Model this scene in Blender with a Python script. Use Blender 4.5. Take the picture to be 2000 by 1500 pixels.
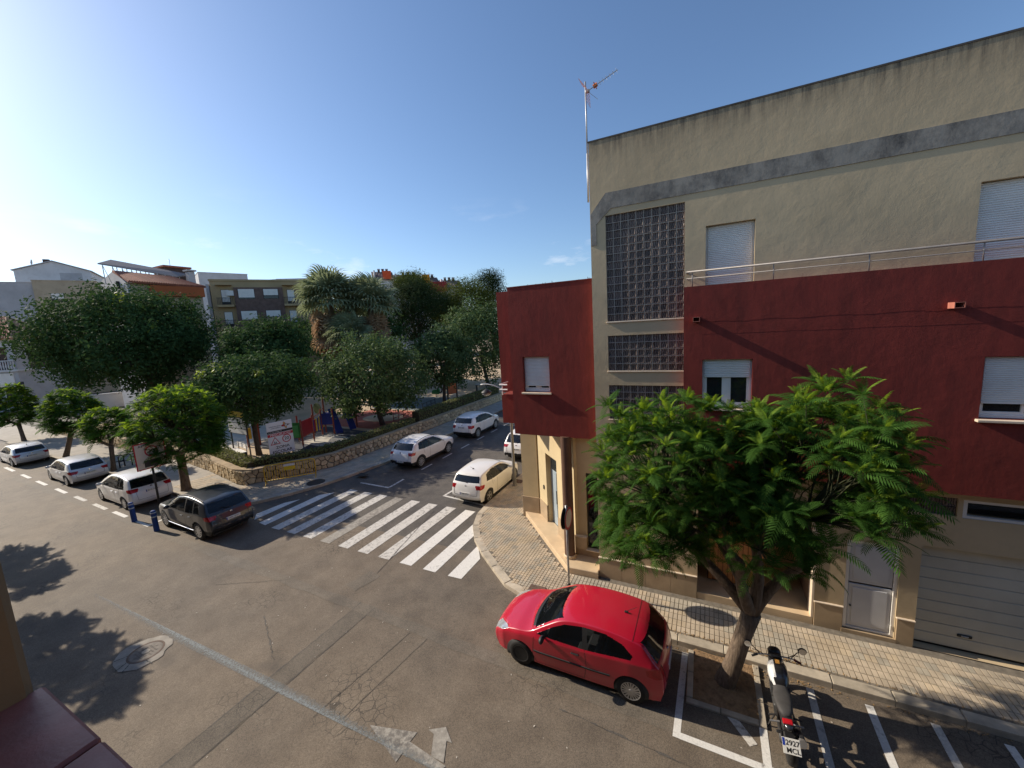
import bpy, bmesh, math, random
from mathutils import Vector, Matrix, noise
PI = math.pi
rad = math.radians
SC = bpy.context.scene
for o in list(bpy.data.objects):
    bpy.data.objects.remove(o)
COL = SC.collection

# ---------------------------------------------------------------- camera
FPX, PX, PY, CAMH = 772.0, 1000.0, 750.0, 7.7      # focal length in px of a 2000 x 1500 frame
RC = ((0.8978, 0.0114, -0.4402), (0.4368, -0.1505, 0.8869), (-0.0562, -0.9885, -0.1400))
cam_d = bpy.data.cameras.new('camera')
cam_d.sensor_width = 36.0
cam_d.lens = 36.0 * FPX / 2000.0
cam_d.clip_start = 0.05
cam_d.clip_end = 3000.0
cam = bpy.data.objects.new('camera', cam_d)
COL.objects.link(cam)
cam.matrix_world = Matrix(((RC[0][0], -RC[0][1], -RC[0][2], 0), (RC[1][0], -RC[1][1], -RC[1][2], 0),
                           (RC[2][0], -RC[2][1], -RC[2][2], CAMH), (0, 0, 0, 1)))
SC.camera = cam

# ---------------------------------------------------------------- sky and sun
SUN_TRAVEL = Vector((1.0, 0.072, -0.59)).normalized()     # direction sunlight travels
SUN_EL = math.asin(-SUN_TRAVEL.z)
SUN_AZ = math.atan2(-SUN_TRAVEL.x, -SUN_TRAVEL.y)          # clockwise from +Y
W = bpy.data.worlds.new('World')
SC.world = W
W.use_nodes = True
wn, wl = W.node_tree.nodes, W.node_tree.links
wn.clear()
sky = wn.new('ShaderNodeTexSky')
sky.sky_type = 'NISHITA'
sky.sun_disc = False
sky.sun_elevation = SUN_EL
sky.sun_rotation = SUN_AZ
sky.altitude = 20
sky.air_density = 1.0
sky.dust_density = 0.7
sky.ozone_density = 4.5
wbg = wn.new('ShaderNodeBackground')
wbg.inputs['Strength'].default_value = 0.135
wout = wn.new('ShaderNodeOutputWorld')
# thin scattered wisps of cloud low over the horizon, all the way round
wtc = wn.new('ShaderNodeTexCoord')
wmp = wn.new('ShaderNodeMapping'); wmp.inputs['Scale'].default_value = (1.0, 1.0, 3.2)
wl.new(wtc.outputs['Generated'], wmp.inputs['Vector'])
wnz = wn.new('ShaderNodeTexNoise'); wnz.inputs['Scale'].default_value = 5.5; wnz.inputs['Detail'].default_value = 7; wnz.inputs['Roughness'].default_value = .6
wl.new(wmp.outputs[0], wnz.inputs['Vector'])
wrp = wn.new('ShaderNodeValToRGB'); wrp.color_ramp.elements[0].position = .60; wrp.color_ramp.elements[1].position = .76
wl.new(wnz.outputs['Fac'], wrp.inputs['Fac'])
wsx = wn.new('ShaderNodeSeparateXYZ'); wl.new(wtc.outputs['Generated'], wsx.inputs[0])
wlo = wn.new('ShaderNodeMapRange'); wlo.inputs['From Min'].default_value = .30; wlo.inputs['From Max'].default_value = .14
wl.new(wsx.outputs['Z'], wlo.inputs['Value'])
wmu = wn.new('ShaderNodeMath'); wmu.operation = 'MULTIPLY'; wl.new(wrp.outputs['Color'], wmu.inputs[0]); wl.new(wlo.outputs[0], wmu.inputs[1])
wm2 = wn.new('ShaderNodeMath'); wm2.operation = 'MULTIPLY'; wl.new(wmu.outputs[0], wm2.inputs[0]); wm2.inputs[1].default_value = .35
wmx = wn.new('ShaderNodeMixRGB'); wl.new(wm2.outputs[0], wmx.inputs['Fac']); wl.new(sky.outputs[0], wmx.inputs['Color1']); wmx.inputs['Color2'].default_value = (8.5, 8.3, 8.2, 1)
wl.new(wmx.outputs[0], wbg.inputs['Color'])
wl.new(wbg.outputs[0], wout.inputs['Surface'])

sun_d = bpy.data.lights.new('sun', 'SUN')
sun_d.energy = 5.0
sun_d.angle = rad(0.53)
sun_d.color = (1.0, 0.885, 0.73)
sun = bpy.data.objects.new('sun', sun_d)
COL.objects.link(sun)
sun.location = (-30, 0, 40)
sun.rotation_euler = SUN_TRAVEL.to_track_quat('-Z', 'Y').to_euler()

vs = SC.view_settings
vs.view_transform = 'Standard'
vs.look = 'None'
vs.exposure = 0.22
vs.gamma = 1.0
vs.use_curve_mapping = False
try:
    SC.cycles.use_denoising = True
    SC.cycles.max_bounces = 8
    SC.cycles.transparent_max_bounces = 12
    SC.cycles.sample_clamp_indirect = 6.0
except Exception:
    pass

# ---------------------------------------------------------------- pixel helpers (plan measuring only)
CP = Vector((0, 0, CAMH))
def ray(u, v):
    c = (u - PX, v - PY, FPX)
    return Vector([sum(RC[i][k] * c[k] for k in range(3)) for i in range(3)])
def gnd(u, v, z=0.0):
    r = ray(u, v)
    return CP + r * ((z - CAMH) / r.z)
def at(u, v, d):                      # point seen at pixel (u, v), d metres along the optical axis
    return CP + ray(u, v) * (d / FPX)
def proj(p):
    q = Vector(p) - CP
    c = [sum(RC[k][i] * q[k] for k in range(3)) for i in range(3)]
    return (PX + FPX * c[0] / max(c[2], 1e-3), PY + FPX * c[1] / max(c[2], 1e-3), c[2])

# ---------------------------------------------------------------- tagging
def tag(o, label=None, cat=None, group=None, kind=None):
    if label: o['label'] = label
    if cat: o['category'] = cat
    if group: o['group'] = group
    if kind: o['kind'] = kind
    return o
def empty(name, loc=(0, 0, 0), rz=0.0, label=None, cat=None, group=None, parent=None):
    o = bpy.data.objects.new(name, None)
    COL.objects.link(o)
    o.location = loc
    o.rotation_euler = (0, 0, rz)
    o.empty_display_size = 0.2
    if parent: o.parent = parent
    return tag(o, label, cat, group)
def add(name, me, parent=None, loc=None, rot=None, scale=None, mat4=None):
    o = bpy.data.objects.new(name, me)
    COL.objects.link(o)
    if parent: o.parent = parent
    if mat4 is not None: o.matrix_local = mat4
    if loc is not None: o.location = loc
    if rot is not None: o.rotation_euler = rot
    if scale is not None: o.scale = scale if hasattr(scale, '__len__') else (scale,) * 3
    return o
def copy_tree(o, parent=None):
    c = o.copy()
    COL.objects.link(c)
    c.parent = parent
    for ch in list(o.children):
        copy_tree(ch, c)
    return c

# ---------------------------------------------------------------- mesh builder
class MB:
    def __init__(s):
        s.v, s.f, s.m = [], [], []
        s.M = None
    def add(s, vs, fs, mi=0):
        b = len(s.v)
        if s.M is not None:
            vs = [s.M @ Vector(p) for p in vs]
        s.v.extend([tuple(p) for p in vs])
        for f in fs:
            s.f.append([i + b for i in f])
            s.m.append(mi)
        return s
    def box(s, a, b, mi=0):
        x0, x1 = sorted((a[0], b[0])); y0, y1 = sorted((a[1], b[1])); z0, z1 = sorted((a[2], b[2]))
        vs = [(x0,y0,z0),(x1,y0,z0),(x1,y1,z0),(x0,y1,z0),(x0,y0,z1),(x1,y0,z1),(x1,y1,z1),(x0,y1,z1)]
        return s.add(vs, [(0,3,2,1),(4,5,6,7),(0,1,5,4),(1,2,6,5),(2,3,7,6),(3,0,4,7)], mi)
    def bbox(s, a, b, r=0.01, mi=0):
        """box with chamfered edges"""
        x0, x1 = sorted((a[0], b[0])); y0, y1 = sorted((a[1], b[1])); z0, z1 = sorted((a[2], b[2]))
        r = min(r, (x1-x0)*.49, (y1-y0)*.49, (z1-z0)*.49)
        vs, idx = [], {}
        for i, X in enumerate((x0, x1)):
            for j, Y in enumerate((y0, y1)):
                for k, Z in enumerate((z0, z1)):
                    sx, sy, sz = (1 if i == 0 else -1), (1 if j == 0 else -1), (1 if k == 0 else -1)
                    idx[i,j,k,0] = len(vs); vs.append((X, Y+sy*r, Z+sz*r))
                    idx[i,j,k,1] = len(vs); vs.append((X+sx*r, Y, Z+sz*r))
                    idx[i,j,k,2] = len(vs); vs.append((X+sx*r, Y+sy*r, Z))
        I = idx
        fs = []
        for i in (0, 1):
            q = [I[i,0,0,0], I[i,1,0,0], I[i,1,1,0], I[i,0,1,0]]; fs.append(q[::-1] if i == 0 else q)
            q = [I[0,i,0,1], I[1,i,0,1], I[1,i,1,1], I[0,i,1,1]]; fs.append(q if i == 0 else q[::-1])
            q = [I[0,0,i,2], I[1,0,i,2], I[1,1,i,2], I[0,1,i,2]]; fs.append(q[::-1] if i == 0 else q)
        for a_ in (0, 1):
            for b_ in (0, 1):
                fs.append([I[a_,b_,0,0], I[a_,b_,1,0], I[a_,b_,1,1], I[a_,b_,0,1]])
                fs.append([I[a_,0,b_,0], I[a_,1,b_,0], I[a_,1,b_,2], I[a_,0,b_,2]])
                fs.append([I[0,a_,b_,1], I[1,a_,b_,1], I[1,a_,b_,2], I[0,a_,b_,2]])
                for c_ in (0, 1):
                    fs.append([I[a_,b_,c_,0], I[a_,b_,c_,1], I[a_,b_,c_,2]]) if False else None
        for a_ in (0, 1):
            for b_ in (0, 1):
                for c_ in (0, 1):
                    fs.append([I[a_,b_,c_,0], I[a_,b_,c_,1], I[a_,b_,c_,2]])
        return s.add(vs, fs, mi)
    def tube(s, pts, r, n=8, mi=0, cap=True):
        pts = [Vector(p) for p in pts]
        rs = r if hasattr(r, '__len__') else [r] * len(pts)
        vs, fs = [], []
        prev = None
        for i, p in enumerate(pts):
            d = (pts[min(i+1, len(pts)-1)] - pts[max(i-1, 0)])
            d = d.normalized() if d.length > 1e-9 else Vector((0, 0, 1))
            if prev is None:
                a = d.orthogonal().normalized()
            else:
                a = prev - d * prev.dot(d)
                a = a.normalized() if a.length > 1e-6 else d.orthogonal().normalized()
            prev = a
            b = d.cross(a)
            for k in range(n):
                t = 2 * PI * k / n
                vs.append(p + (a * math.cos(t) + b * math.sin(t)) * rs[i])
        for i in range(len(pts) - 1):
            for k in range(n):
                fs.append((i*n+k, i*n+(k+1) % n, (i+1)*n+(k+1) % n, (i+1)*n+k))
        if cap:
            fs.append(tuple(range(n))[::-1])
            fs.append(tuple((len(pts)-1)*n + k for k in range(n)))
        return s.add(vs, fs, mi)
    def lathe(s, prof, n=24, axis='z', c=(0, 0, 0), mi=0, closed=False):
        """prof: (radius, height) pairs"""
        vs, fs = [], []
        for (r, h) in prof:
            for k in range(n):
                t = 2 * PI * k / n
                x, y = r * math.cos(t), r * math.sin(t)
                p = (x, y, h) if axis == 'z' else ((x, h, y) if axis == 'y' else (h, x, y))
                vs.append((p[0]+c[0], p[1]+c[1], p[2]+c[2]))
        m = len(prof)
        rng = range(m if closed else m - 1)
        for i in rng:
            j = (i + 1) % m
            for k in range(n):
                fs.append((i*n+k, i*n+(k+1) % n, j*n+(k+1) % n, j*n+k))
        if not closed:
            fs.append(tuple(range(n))[::-1]); fs.append(tuple((m-1)*n+k for k in range(n)))
        return s.add(vs, fs, mi)
    def prism(s, poly, z0, z1, mi=0, axis='z', bevel=0.0):
        """extrude a 2D polygon; axis names the extrusion direction"""
        def P(a, b, h):
            return (a, b, h) if axis == 'z' else ((a, h, b) if axis == 'y' else (h, a, b))
        n = len(poly)
        if bevel > 0:
            cx = sum(p[0] for p in poly)/n; cy = sum(p[1] for p in poly)/n
            ins = []
            for (a, b) in poly:
                d = math.hypot(a-cx, b-cy) or 1
                k = max(0.2, 1 - bevel / d)
                ins.append((cx+(a-cx)*k, cy+(b-cy)*k))
            sg = 1 if z1 > z0 else -1
            rings = [(poly, z0), (poly, z1 - sg*bevel), (ins, z1)]
        else:
            rings = [(poly, z0), (poly, z1)]
        vs, fs = [], []
        for (pl, h) in rings:
            vs += [P(a, b, h) for a, b in pl]
        for i in range(len(rings)-1):
            for k in range(n):
                fs.append((i*n+k, i*n+(k+1) % n, (i+1)*n+(k+1) % n, (i+1)*n+k))
        fs.append(tuple(range(n))[::-1])
        fs.append(tuple((len(rings)-1)*n+k for k in range(n)))
        return s.add(vs, fs, mi)
    def quad(s, a, b, c, d, mi=0):
        return s.add([a, b, c, d], [(0, 1, 2, 3)], mi)
    def mesh(s, name, mats, smooth=False, fix=True, angle=None):
        me = bpy.data.meshes.new(name)
        me.from_pydata(s.v, [], s.f)
        for m in (mats if isinstance(mats, (list, tuple)) else [mats]):
            me.materials.append(m)
        if any(s.m):
            me.polygons.foreach_set('material_index', s.m)
        if fix:
            bm = bmesh.new(); bm.from_mesh(me)
            bmesh.ops.recalc_face_normals(bm, faces=bm.faces)
            bm.to_mesh(me); bm.free()
        if smooth:
            me.polygons.foreach_set('use_smooth', [True] * len(me.polygons))
            if angle is not None:
                try: me.set_sharp_from_angle(angle=rad(angle))
                except Exception: pass
        me.update()
        return me
    def build(s, name, mats, parent=None, smooth=False, fix=True, angle=None, **k):
        return add(name, s.mesh(name, mats, smooth, fix, angle), parent, **k)

# ---------------------------------------------------------------- materials
MATS = {}
def node_mat(name):
    m = bpy.data.materials.new(name)
    m.use_nodes = True
    nt = m.node_tree
    nt.nodes.clear()
    out = nt.nodes.new('ShaderNodeOutputMaterial')
    b = nt.nodes.new('ShaderNodeBsdfPrincipled')
    nt.links.new(b.outputs[0], out.inputs[0])
    MATS[name] = m
    return m, nt, b, out
def N(nt, t, **k):
    n = nt.nodes.new(t)
    for a, v in k.items():
        if a.startswith('i_'):
            n.inputs[a[2:].replace('_', ' ')].default_value = v
        else:
            setattr(n, a, v)
    return n
def coords(nt, kind='pos', sc=(1, 1, 1), rot=(0, 0, 0)):
    if kind == 'pos':
        g = N(nt, 'ShaderNodeNewGeometry'); src = g.outputs['Position']
    else:
        g = N(nt, 'ShaderNodeTexCoord'); src = g.outputs['Object']
    mp = N(nt, 'ShaderNodeMapping')
    mp.inputs['Scale'].default_value = sc
    mp.inputs['Rotation'].default_value = rot
    nt.links.new(src, mp.inputs['Vector'])
    return mp.outputs['Vector']
def nz(nt, vec, scale, detail=4, rough=0.55):
    n = N(nt, 'ShaderNodeTexNoise')
    n.inputs['Scale'].default_value = scale
    n.inputs['Detail'].default_value = detail
    n.inputs['Roughness'].default_value = rough
    nt.links.new(vec, n.inputs['Vector'])
    return n.outputs['Fac']
def ramp(nt, fac, p0, p1, c0=(0, 0, 0, 1), c1=(1, 1, 1, 1)):
    r = N(nt, 'ShaderNodeValToRGB')
    r.color_ramp.elements[0].position = p0; r.color_ramp.elements[0].color = c0
    r.color_ramp.elements[1].position = p1; r.color_ramp.elements[1].color = c1
    nt.links.new(fac, r.inputs['Fac'])
    return r.outputs['Color']
def mix(nt, fac, a, b, mode='MIX'):
    n = N(nt, 'ShaderNodeMixRGB', blend_type=mode)
    for k, v in (('Fac', fac), ('Color1', a), ('Color2', b)):
        if isinstance(v, (int, float)):
            n.inputs[k].default_value = v
        elif isinstance(v, (tuple, list)):
            n.inputs[k].default_value = tuple(v) + ((1,) if len(v) == 3 else ())
        else:
            nt.links.new(v, n.inputs[k])
    return n.outputs['Color']
def math_(nt, op, a, b=0.0):
    n = N(nt, 'ShaderNodeMath', operation=op)
    for i, v in enumerate((a, b)):
        if isinstance(v, (int, float)): n.inputs[i].default_value = v
        else: nt.links.new(v, n.inputs[i])
    return n.outputs[0]
def bump(nt, b, h, strength=0.3, dist=0.01):
    n = N(nt, 'ShaderNodeBump')
    n.inputs['Strength'].default_value = strength
    n.inputs['Distance'].default_value = dist
    nt.links.new(h, n.inputs['Height'])
    nt.links.new(n.outputs[0], b.inputs['Normal'])
def mat(name, col, rough=0.7, var=0.18, scale=3.0, bmp=0.0, bscale=60.0, bdist=0.004, metal=0.0, kind='pos', spec=0.4,
        coat=0.0, objvar=0.0, dirt=None, dirt_scale=1.2, dirt_amt=0.5):
    m, nt, b, out = node_mat(name)
    v = coords(nt, kind)
    dark = tuple(c * (1 - var) for c in col); lite = tuple(min(1, c * (1 + var)) for c in col)
    c = mix(nt, ramp(nt, nz(nt, v, scale, 6), .3, .7), dark, lite)
    if dirt:
        f = ramp(nt, nz(nt, v, dirt_scale, 7, .65), .48, .72)
        c = mix(nt, math_(nt, 'MULTIPLY', f, dirt_amt), c, dirt)
    if objvar:
        oi = N(nt, 'ShaderNodeObjectInfo')
        k = math_(nt, 'ADD', math_(nt, 'MULTIPLY', oi.outputs['Random'], 2*objvar), 1 - objvar)
        hsv = N(nt, 'ShaderNodeHueSaturation')
        nt.links.new(k, hsv.inputs['Value']); nt.links.new(c, hsv.inputs['Color'])
        c = hsv.outputs['Color']
    nt.links.new(c, b.inputs['Base Color'])
    b.inputs['Roughness'].default_value = rough
    b.inputs['Metallic'].default_value = metal
    b.inputs['Specular IOR Level'].default_value = spec
    if coat:
        b.inputs['Coat Weight'].default_value = coat
        b.inputs['Coat Roughness'].default_value = 0.05
    if bmp:
        bump(nt, b, nz(nt, v, bscale, 5), bmp, bdist)
    return m
# ---------------------------------------------------------------- special materials
def make_asphalt(name, col, seed=0.0):
    m, nt, b, out = node_mat(name)
    v = coords(nt, 'pos')
    big = ramp(nt, nz(nt, v, 0.16, 5, .6), .36, .66)
    c = mix(nt, big, tuple(x * .80 for x in col), (col[0]*1.22, col[1]*1.15, col[2]*1.02))
    mid = ramp(nt, nz(nt, v, 1.3, 6, .65), .35, .7)
    c = mix(nt, .30, c, mix(nt, mid, (.05, .045, .04), (.23, .205, .17)))
    sp = N(nt, 'ShaderNodeTexVoronoi'); sp.inputs['Scale'].default_value = 75
    nt.links.new(v, sp.inputs['Vector'])
    spk = ramp(nt, sp.outputs['Color'], .1, .9)
    c = mix(nt, .42, c, mix(nt, spk, (.12, .11, .10), (.88, .84, .78)), 'OVERLAY')
    # alligator cracks in patches
    wv = N(nt, 'ShaderNodeTexNoise'); wv.inputs['Scale'].default_value = 2.5
    nt.links.new(v, wv.inputs['Vector'])
    v2 = mix(nt, .12, v, wv.outputs['Color'], 'ADD')
    for scl, thr, lo, hi in ((5.5, .035, .54, .66),):
        cr = N(nt, 'ShaderNodeTexVoronoi', feature='DISTANCE_TO_EDGE')
        cr.inputs['Scale'].default_value = scl
        nt.links.new(v2, cr.inputs['Vector'])
        line = math_(nt, 'LESS_THAN', cr.outputs['Distance'], thr)
        patch = ramp(nt, nz(nt, v, .35 if scl > 1 else .5, 3), lo, hi)
        c = mix(nt, math_(nt, 'MULTIPLY', math_(nt, 'MULTIPLY', line, patch), .60), c, (.022, .02, .018))
    # oil drips and pale scuffs
    oil = ramp(nt, nz(nt, v, .9, 2, .4), .66, .80)
    c = mix(nt, math_(nt, 'MULTIPLY', oil, .45), c, (.045, .04, .036))
    nt.links.new(c, b.inputs['Base Color'])
    b.inputs['Roughness'].default_value = .78
    b.inputs['Specular IOR Level'].default_value = .35
    bump(nt, b, nz(nt, v, 90, 3), .55, .006)
    return m
ASPHALT = make_asphalt('asphalt', (.178, .146, .114))
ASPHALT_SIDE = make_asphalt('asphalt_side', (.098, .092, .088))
ASPHALT_PATCH = make_asphalt('asphalt_patch', (.128, .110, .090))
ASPHALT_PATCH2 = make_asphalt('asphalt_patch_pale', (.175, .152, .125))

def make_stucco(name, col, streak=None, top=None, bandz=None, rib=.5, stain=(.06, .055, .05), ssc=(3.4, 3.4, .30)):
    m, nt, b, out = node_mat(name)
    v = coords(nt, 'pos')
    c = mix(nt, ramp(nt, nz(nt, v, .45, 5, .6), .3, .7), tuple(x * .86 for x in col), tuple(min(1, x * 1.10) for x in col))
    c = mix(nt, math_(nt, 'MULTIPLY', ramp(nt, nz(nt, v, 2.2, 7, .7), .5, .75), .28), c, tuple(x * .66 for x in col))
    if streak:
        vs_ = coords(nt, 'pos', ssc)
        st = ramp(nt, nz(nt, vs_, 2.4, 9, .74), .42, .68)
        if top is not None:
            g = N(nt, 'ShaderNodeNewGeometry'); sx = N(nt, 'ShaderNodeSeparateXYZ')
            nt.links.new(g.outputs['Position'], sx.inputs[0])
            mr = N(nt, 'ShaderNodeMapRange')
            mr.inputs['From Min'].default_value = top - 1.15
            mr.inputs['From Max'].default_value = top - .03
            nt.links.new(sx.outputs['Z'], mr.inputs['Value'])
            pw = math_(nt, 'POWER', mr.outputs[0], 2.6)
            st = math_(nt, 'MULTIPLY', math_(nt, 'ADD', st, .35), pw)
        c = mix(nt, math_(nt, 'MULTIPLY', st, streak), c, stain)
    nt.links.new(c, b.inputs['Base Color'])
    b.inputs['Roughness'].default_value = .9
    b.inputs['Specular IOR Level'].default_value = .2
    h1 = nz(nt, v, 7, 6, .6)
    h2 = nz(nt, v, 45, 4, .6)
    h3 = nz(nt, v, 2.2, 3, .5)
    h = math_(nt, 'ADD', math_(nt, 'ADD', math_(nt, 'MULTIPLY', h1, .8), math_(nt, 'MULTIPLY', h2, .28)), math_(nt, 'MULTIPLY', h3, 1.6))
    bump(nt, b, h, rib*.5, .02)
    return m
OLIVE = make_stucco('olive_stucco', (.54, .425, .27), streak=.75, top=12.34)
CREAM = make_stucco('cream_stucco', (.62, .50, .30), rib=.3)
REDST = make_stucco('red_stucco', (.235, .044, .034), streak=.7, rib=.45, stain=(.12, .03, .025), ssc=(1.6, 1.6, .35))
GREYBAND = make_stucco('grey_band_plaster', (.31, .285, .245), streak=.88, rib=.5, stain=(.055, .052, .052), ssc=(.85, .85, .55))
BROWN_COL = mat('brown_column_paint', (.115, .060, .038), .6, .15, 4)
PLINTH = mat('plinth_stone', (.42, .315, .20), .6, .16, 2.5, .15, 30, dirt=(.25, .18, .11), dirt_amt=.35)
PEACHSILL = mat('sill_stone', (.70, .58, .44), .55, .1, 3)
LANDING = mat('landing_stone', (.62, .47, .30), .5, .12, 2.0)
WHITE_SHUT = mat('white_shutter', (.80, .76, .70), .45, .06, 2)
WHITE_FRAME = mat('white_frame', (.82, .79, .74), .4, .05, 2)
GARAGE = mat('garage_door_paint', (.56, .54, .46), .5, .10, .8, dirt=(.36, .33, .26), dirt_amt=.3)
METAL_DOOR = mat('grey_white_door', (.60, .60, .61), .45, .08, 1.5)
STEEL = mat('steel_rail', (.22, .205, .20), .5, .1, 8, metal=.3)
GALV = mat('galvanised', (.42, .42, .42), .5, .15, 6, metal=.6)
DARKMETAL = mat('dark_metal', (.035, .033, .032), .5, .15, 6)
RUST = mat('rusty_cover', (.13, .085, .062), .8, .3, 12, .3, 60)
WOOD = mat('wood_slat', (.44, .20, .075), .6, .25, 3)
TILE_A = mat('pavement_tile_beige', (.49, .405, .30), .85, .16, 3.0, .3, 90, objvar=.08, dirt=(.22, .20, .165), dirt_amt=.5)
TILE_B = mat('pavement_tile_peach', (.50, .405, .285), .85, .16, 3.0, .3, 90, objvar=.08, dirt=(.26, .215, .16), dirt_amt=.4)
TILE_C = mat('pavement_tile_grey', (.42, .37, .29), .85, .16, 3.0, .3, 90, objvar=.08, dirt=(.20, .19, .165), dirt_amt=.5)
GROUT = mat('grout', (.17, .148, .118), .95, .3, 8)
KERB = mat('kerb_concrete', (.46, .40, .31), .85, .22, 4, .3, 70, objvar=.12, dirt=(.22, .19, .15), dirt_amt=.6)
PAVE_L = mat('pavement_far_tile', (.36, .325, .275), .85, .15, 2, .2, 60, dirt=(.22, .20, .17), dirt_amt=.4)
SAND = mat('sand', (.52, .40, .265), .95, .14, .6, .3, 40, .01, dirt=(.33, .25, .17), dirt_amt=.45)
EARTH = mat('earth', (.24, .18, .115), .95, .3, 3, .5, 25, .02)
SOIL = mat('tree_pit_soil', (.29, .185, .10), .95, .35, 9, .8, 30, .03, dirt=(.12, .08, .05), dirt_scale=6)
PAINT = None
def make_paint(name, col, wear=.5, under=(.13, .115, .098)):
    m, nt, b, out = node_mat(name)
    v = coords(nt, 'pos')
    f = ramp(nt, nz(nt, v, 7, 8, .72), wear - .07, wear + .10)
    f2 = ramp(nt, nz(nt, v, .8, 3, .5), .38, .62)
    k = math_(nt, 'MULTIPLY', f, math_(nt, 'ADD', math_(nt, 'MULTIPLY', f2, .6), .4))
    c = mix(nt, k, mix(nt, ramp(nt, nz(nt, v, 30, 3), .3, .7), tuple(x*.82 for x in col), col), under)
    nt.links.new(c, b.inputs['Base Color'])
    b.inputs['Roughness'].default_value = .75
    bump(nt, b, nz(nt, v, 90, 3), .4, .005)
    return m
PAINT_W = make_paint('white_road_paint', (.78, .76, .71), .62)
PAINT_WORN = make_paint('worn_road_paint', (.66, .63, .57), .56)
PAINT_FADED = make_paint('faded_road_paint', (.42, .385, .325), .46)
def make_blue_line():
    m, nt, b, out = node_mat('pale_blue_line_paint')
    v = coords(nt, 'pos')
    g = N(nt, 'ShaderNodeTexCoord'); sx = N(nt, 'ShaderNodeSeparateXYZ')
    nt.links.new(g.outputs['Generated'], sx.inputs[0])
    e = math_(nt, 'ABSOLUTE', math_(nt, 'SUBTRACT', sx.outputs['Y'], .5))
    k = math_(nt, 'ADD', math_(nt, 'MULTIPLY', nz(nt, v, 22, 6, .75), .9), e)
    f = ramp(nt, k, .34, .74)
    tr = N(nt, 'ShaderNodeBsdfTransparent')
    ms = N(nt, 'ShaderNodeMixShader')
    nt.links.new(f, ms.inputs[0]); nt.links.new(b.outputs[0], ms.inputs[1]); nt.links.new(tr.outputs[0], ms.inputs[2])
    nt.links.new(ms.outputs[0], out.inputs[0])
    b.inputs['Base Color'].default_value = (.25, .275, .275, 1)
    b.inputs['Roughness'].default_value = .8
    return m
BLUELINE = make_blue_line()

def make_leaf(name, col, col2, trans=.35, rough=.45, spec=.4, vscale=1.3):
    m, nt, b, out = node_mat(name)
    v = coords(nt, 'pos')
    f = ramp(nt, nz(nt, v, vscale, 3, .6), .3, .7)
    w = N(nt, 'ShaderNodeTexWhiteNoise', noise_dimensions='3D')
    sn = N(nt, 'ShaderNodeVectorMath', operation='SNAP')
    sn.inputs[1].default_value = (.13, .13, .13)
    nt.links.new(v, sn.inputs[0]); nt.links.new(sn.outputs[0], w.inputs['Vector'])
    ff = math_(nt, 'ADD', math_(nt, 'MULTIPLY', f, .65), math_(nt, 'MULTIPLY', w.outputs['Value'], .35))
    c = mix(nt, ff, col, col2)
    nt.links.new(c, b.inputs['Base Color'])
    b.inputs['Roughness'].default_value = rough
    b.inputs['Specular IOR Level'].default_value = spec
    t = N(nt, 'ShaderNodeBsdfTranslucent')
    hs = N(nt, 'ShaderNodeHueSaturation'); hs.inputs['Hue'].default_value = .485; hs.inputs['Value'].default_value = 1.7; hs.inputs['Saturation'].default_value = 1.1
    nt.links.new(c, hs.inputs['Color']); nt.links.new(hs.outputs[0], t.inputs['Color'])
    ms = N(nt, 'ShaderNodeMixShader'); ms.inputs[0].default_value = trans
    nt.links.new(b.outputs[0], ms.inputs[1]); nt.links.new(t.outputs[0], ms.inputs[2])
    nt.links.new(ms.outputs[0], out.inputs[0])
    return m
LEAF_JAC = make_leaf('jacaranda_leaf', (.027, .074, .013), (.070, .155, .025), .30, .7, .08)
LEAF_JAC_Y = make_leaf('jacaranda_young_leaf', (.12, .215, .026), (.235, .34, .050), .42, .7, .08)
LEAF_DARK = make_leaf('dark_glossy_leaf', (.024, .056, .020), (.070, .122, .042), .18, .75, .06)
LEAF_MID = make_leaf('mid_green_leaf', (.038, .075, .028), (.118, .172, .066), .22, .65, .10)
LEAF_NEW = make_leaf('new_growth_leaf', (.14, .21, .035), (.24, .30, .06), .4)
LEAF_HEDGE = make_leaf('hedge_leaf', (.105, .118, .042), (.235, .250, .100), .2, .8, .06)
LEAF_PINE = make_leaf('pine_needle', (.045, .066, .018), (.115, .140, .030), .2, .8, .05, .6)
LEAF_PINE_D = make_leaf('dark_pine_needle', (.018, .032, .016), (.045, .070, .022), .12, .8, .05, .6)
LEAF_PALM = make_leaf('palm_leaf', (.115, .150, .075), (.29, .33, .20), .25, .7, .1)
LEAF_DEAD = make_leaf('dead_palm_leaf', (.22, .15, .085), (.42, .31, .19), .2, .8, .1)
def make_bark(name, c1, c2, sc=(14, 14, 3)):
    m, nt, b, out = node_mat(name)
    v = coords(nt, 'obj', sc)
    f = ramp(nt, nz(nt, v, 1.6, 7, .7), .32, .68)
    c = mix(nt, f, c1, c2)
    nt.links.new(c, b.inputs['Base Color'])
    b.inputs['Roughness'].default_value = .92
    bump(nt, b, nz(nt, v, 2.2, 8, .7), .8, .025)
    return m
BARK = make_bark('jacaranda_bark', (.075, .052, .036), (.225, .165, .115))
BARK_D = make_bark('dark_bark', (.045, .035, .026), (.13, .10, .075))
PALM_BARK = make_bark('palm_bark', (.10, .075, .05), (.26, .20, .14), (6, 6, 10))

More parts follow.
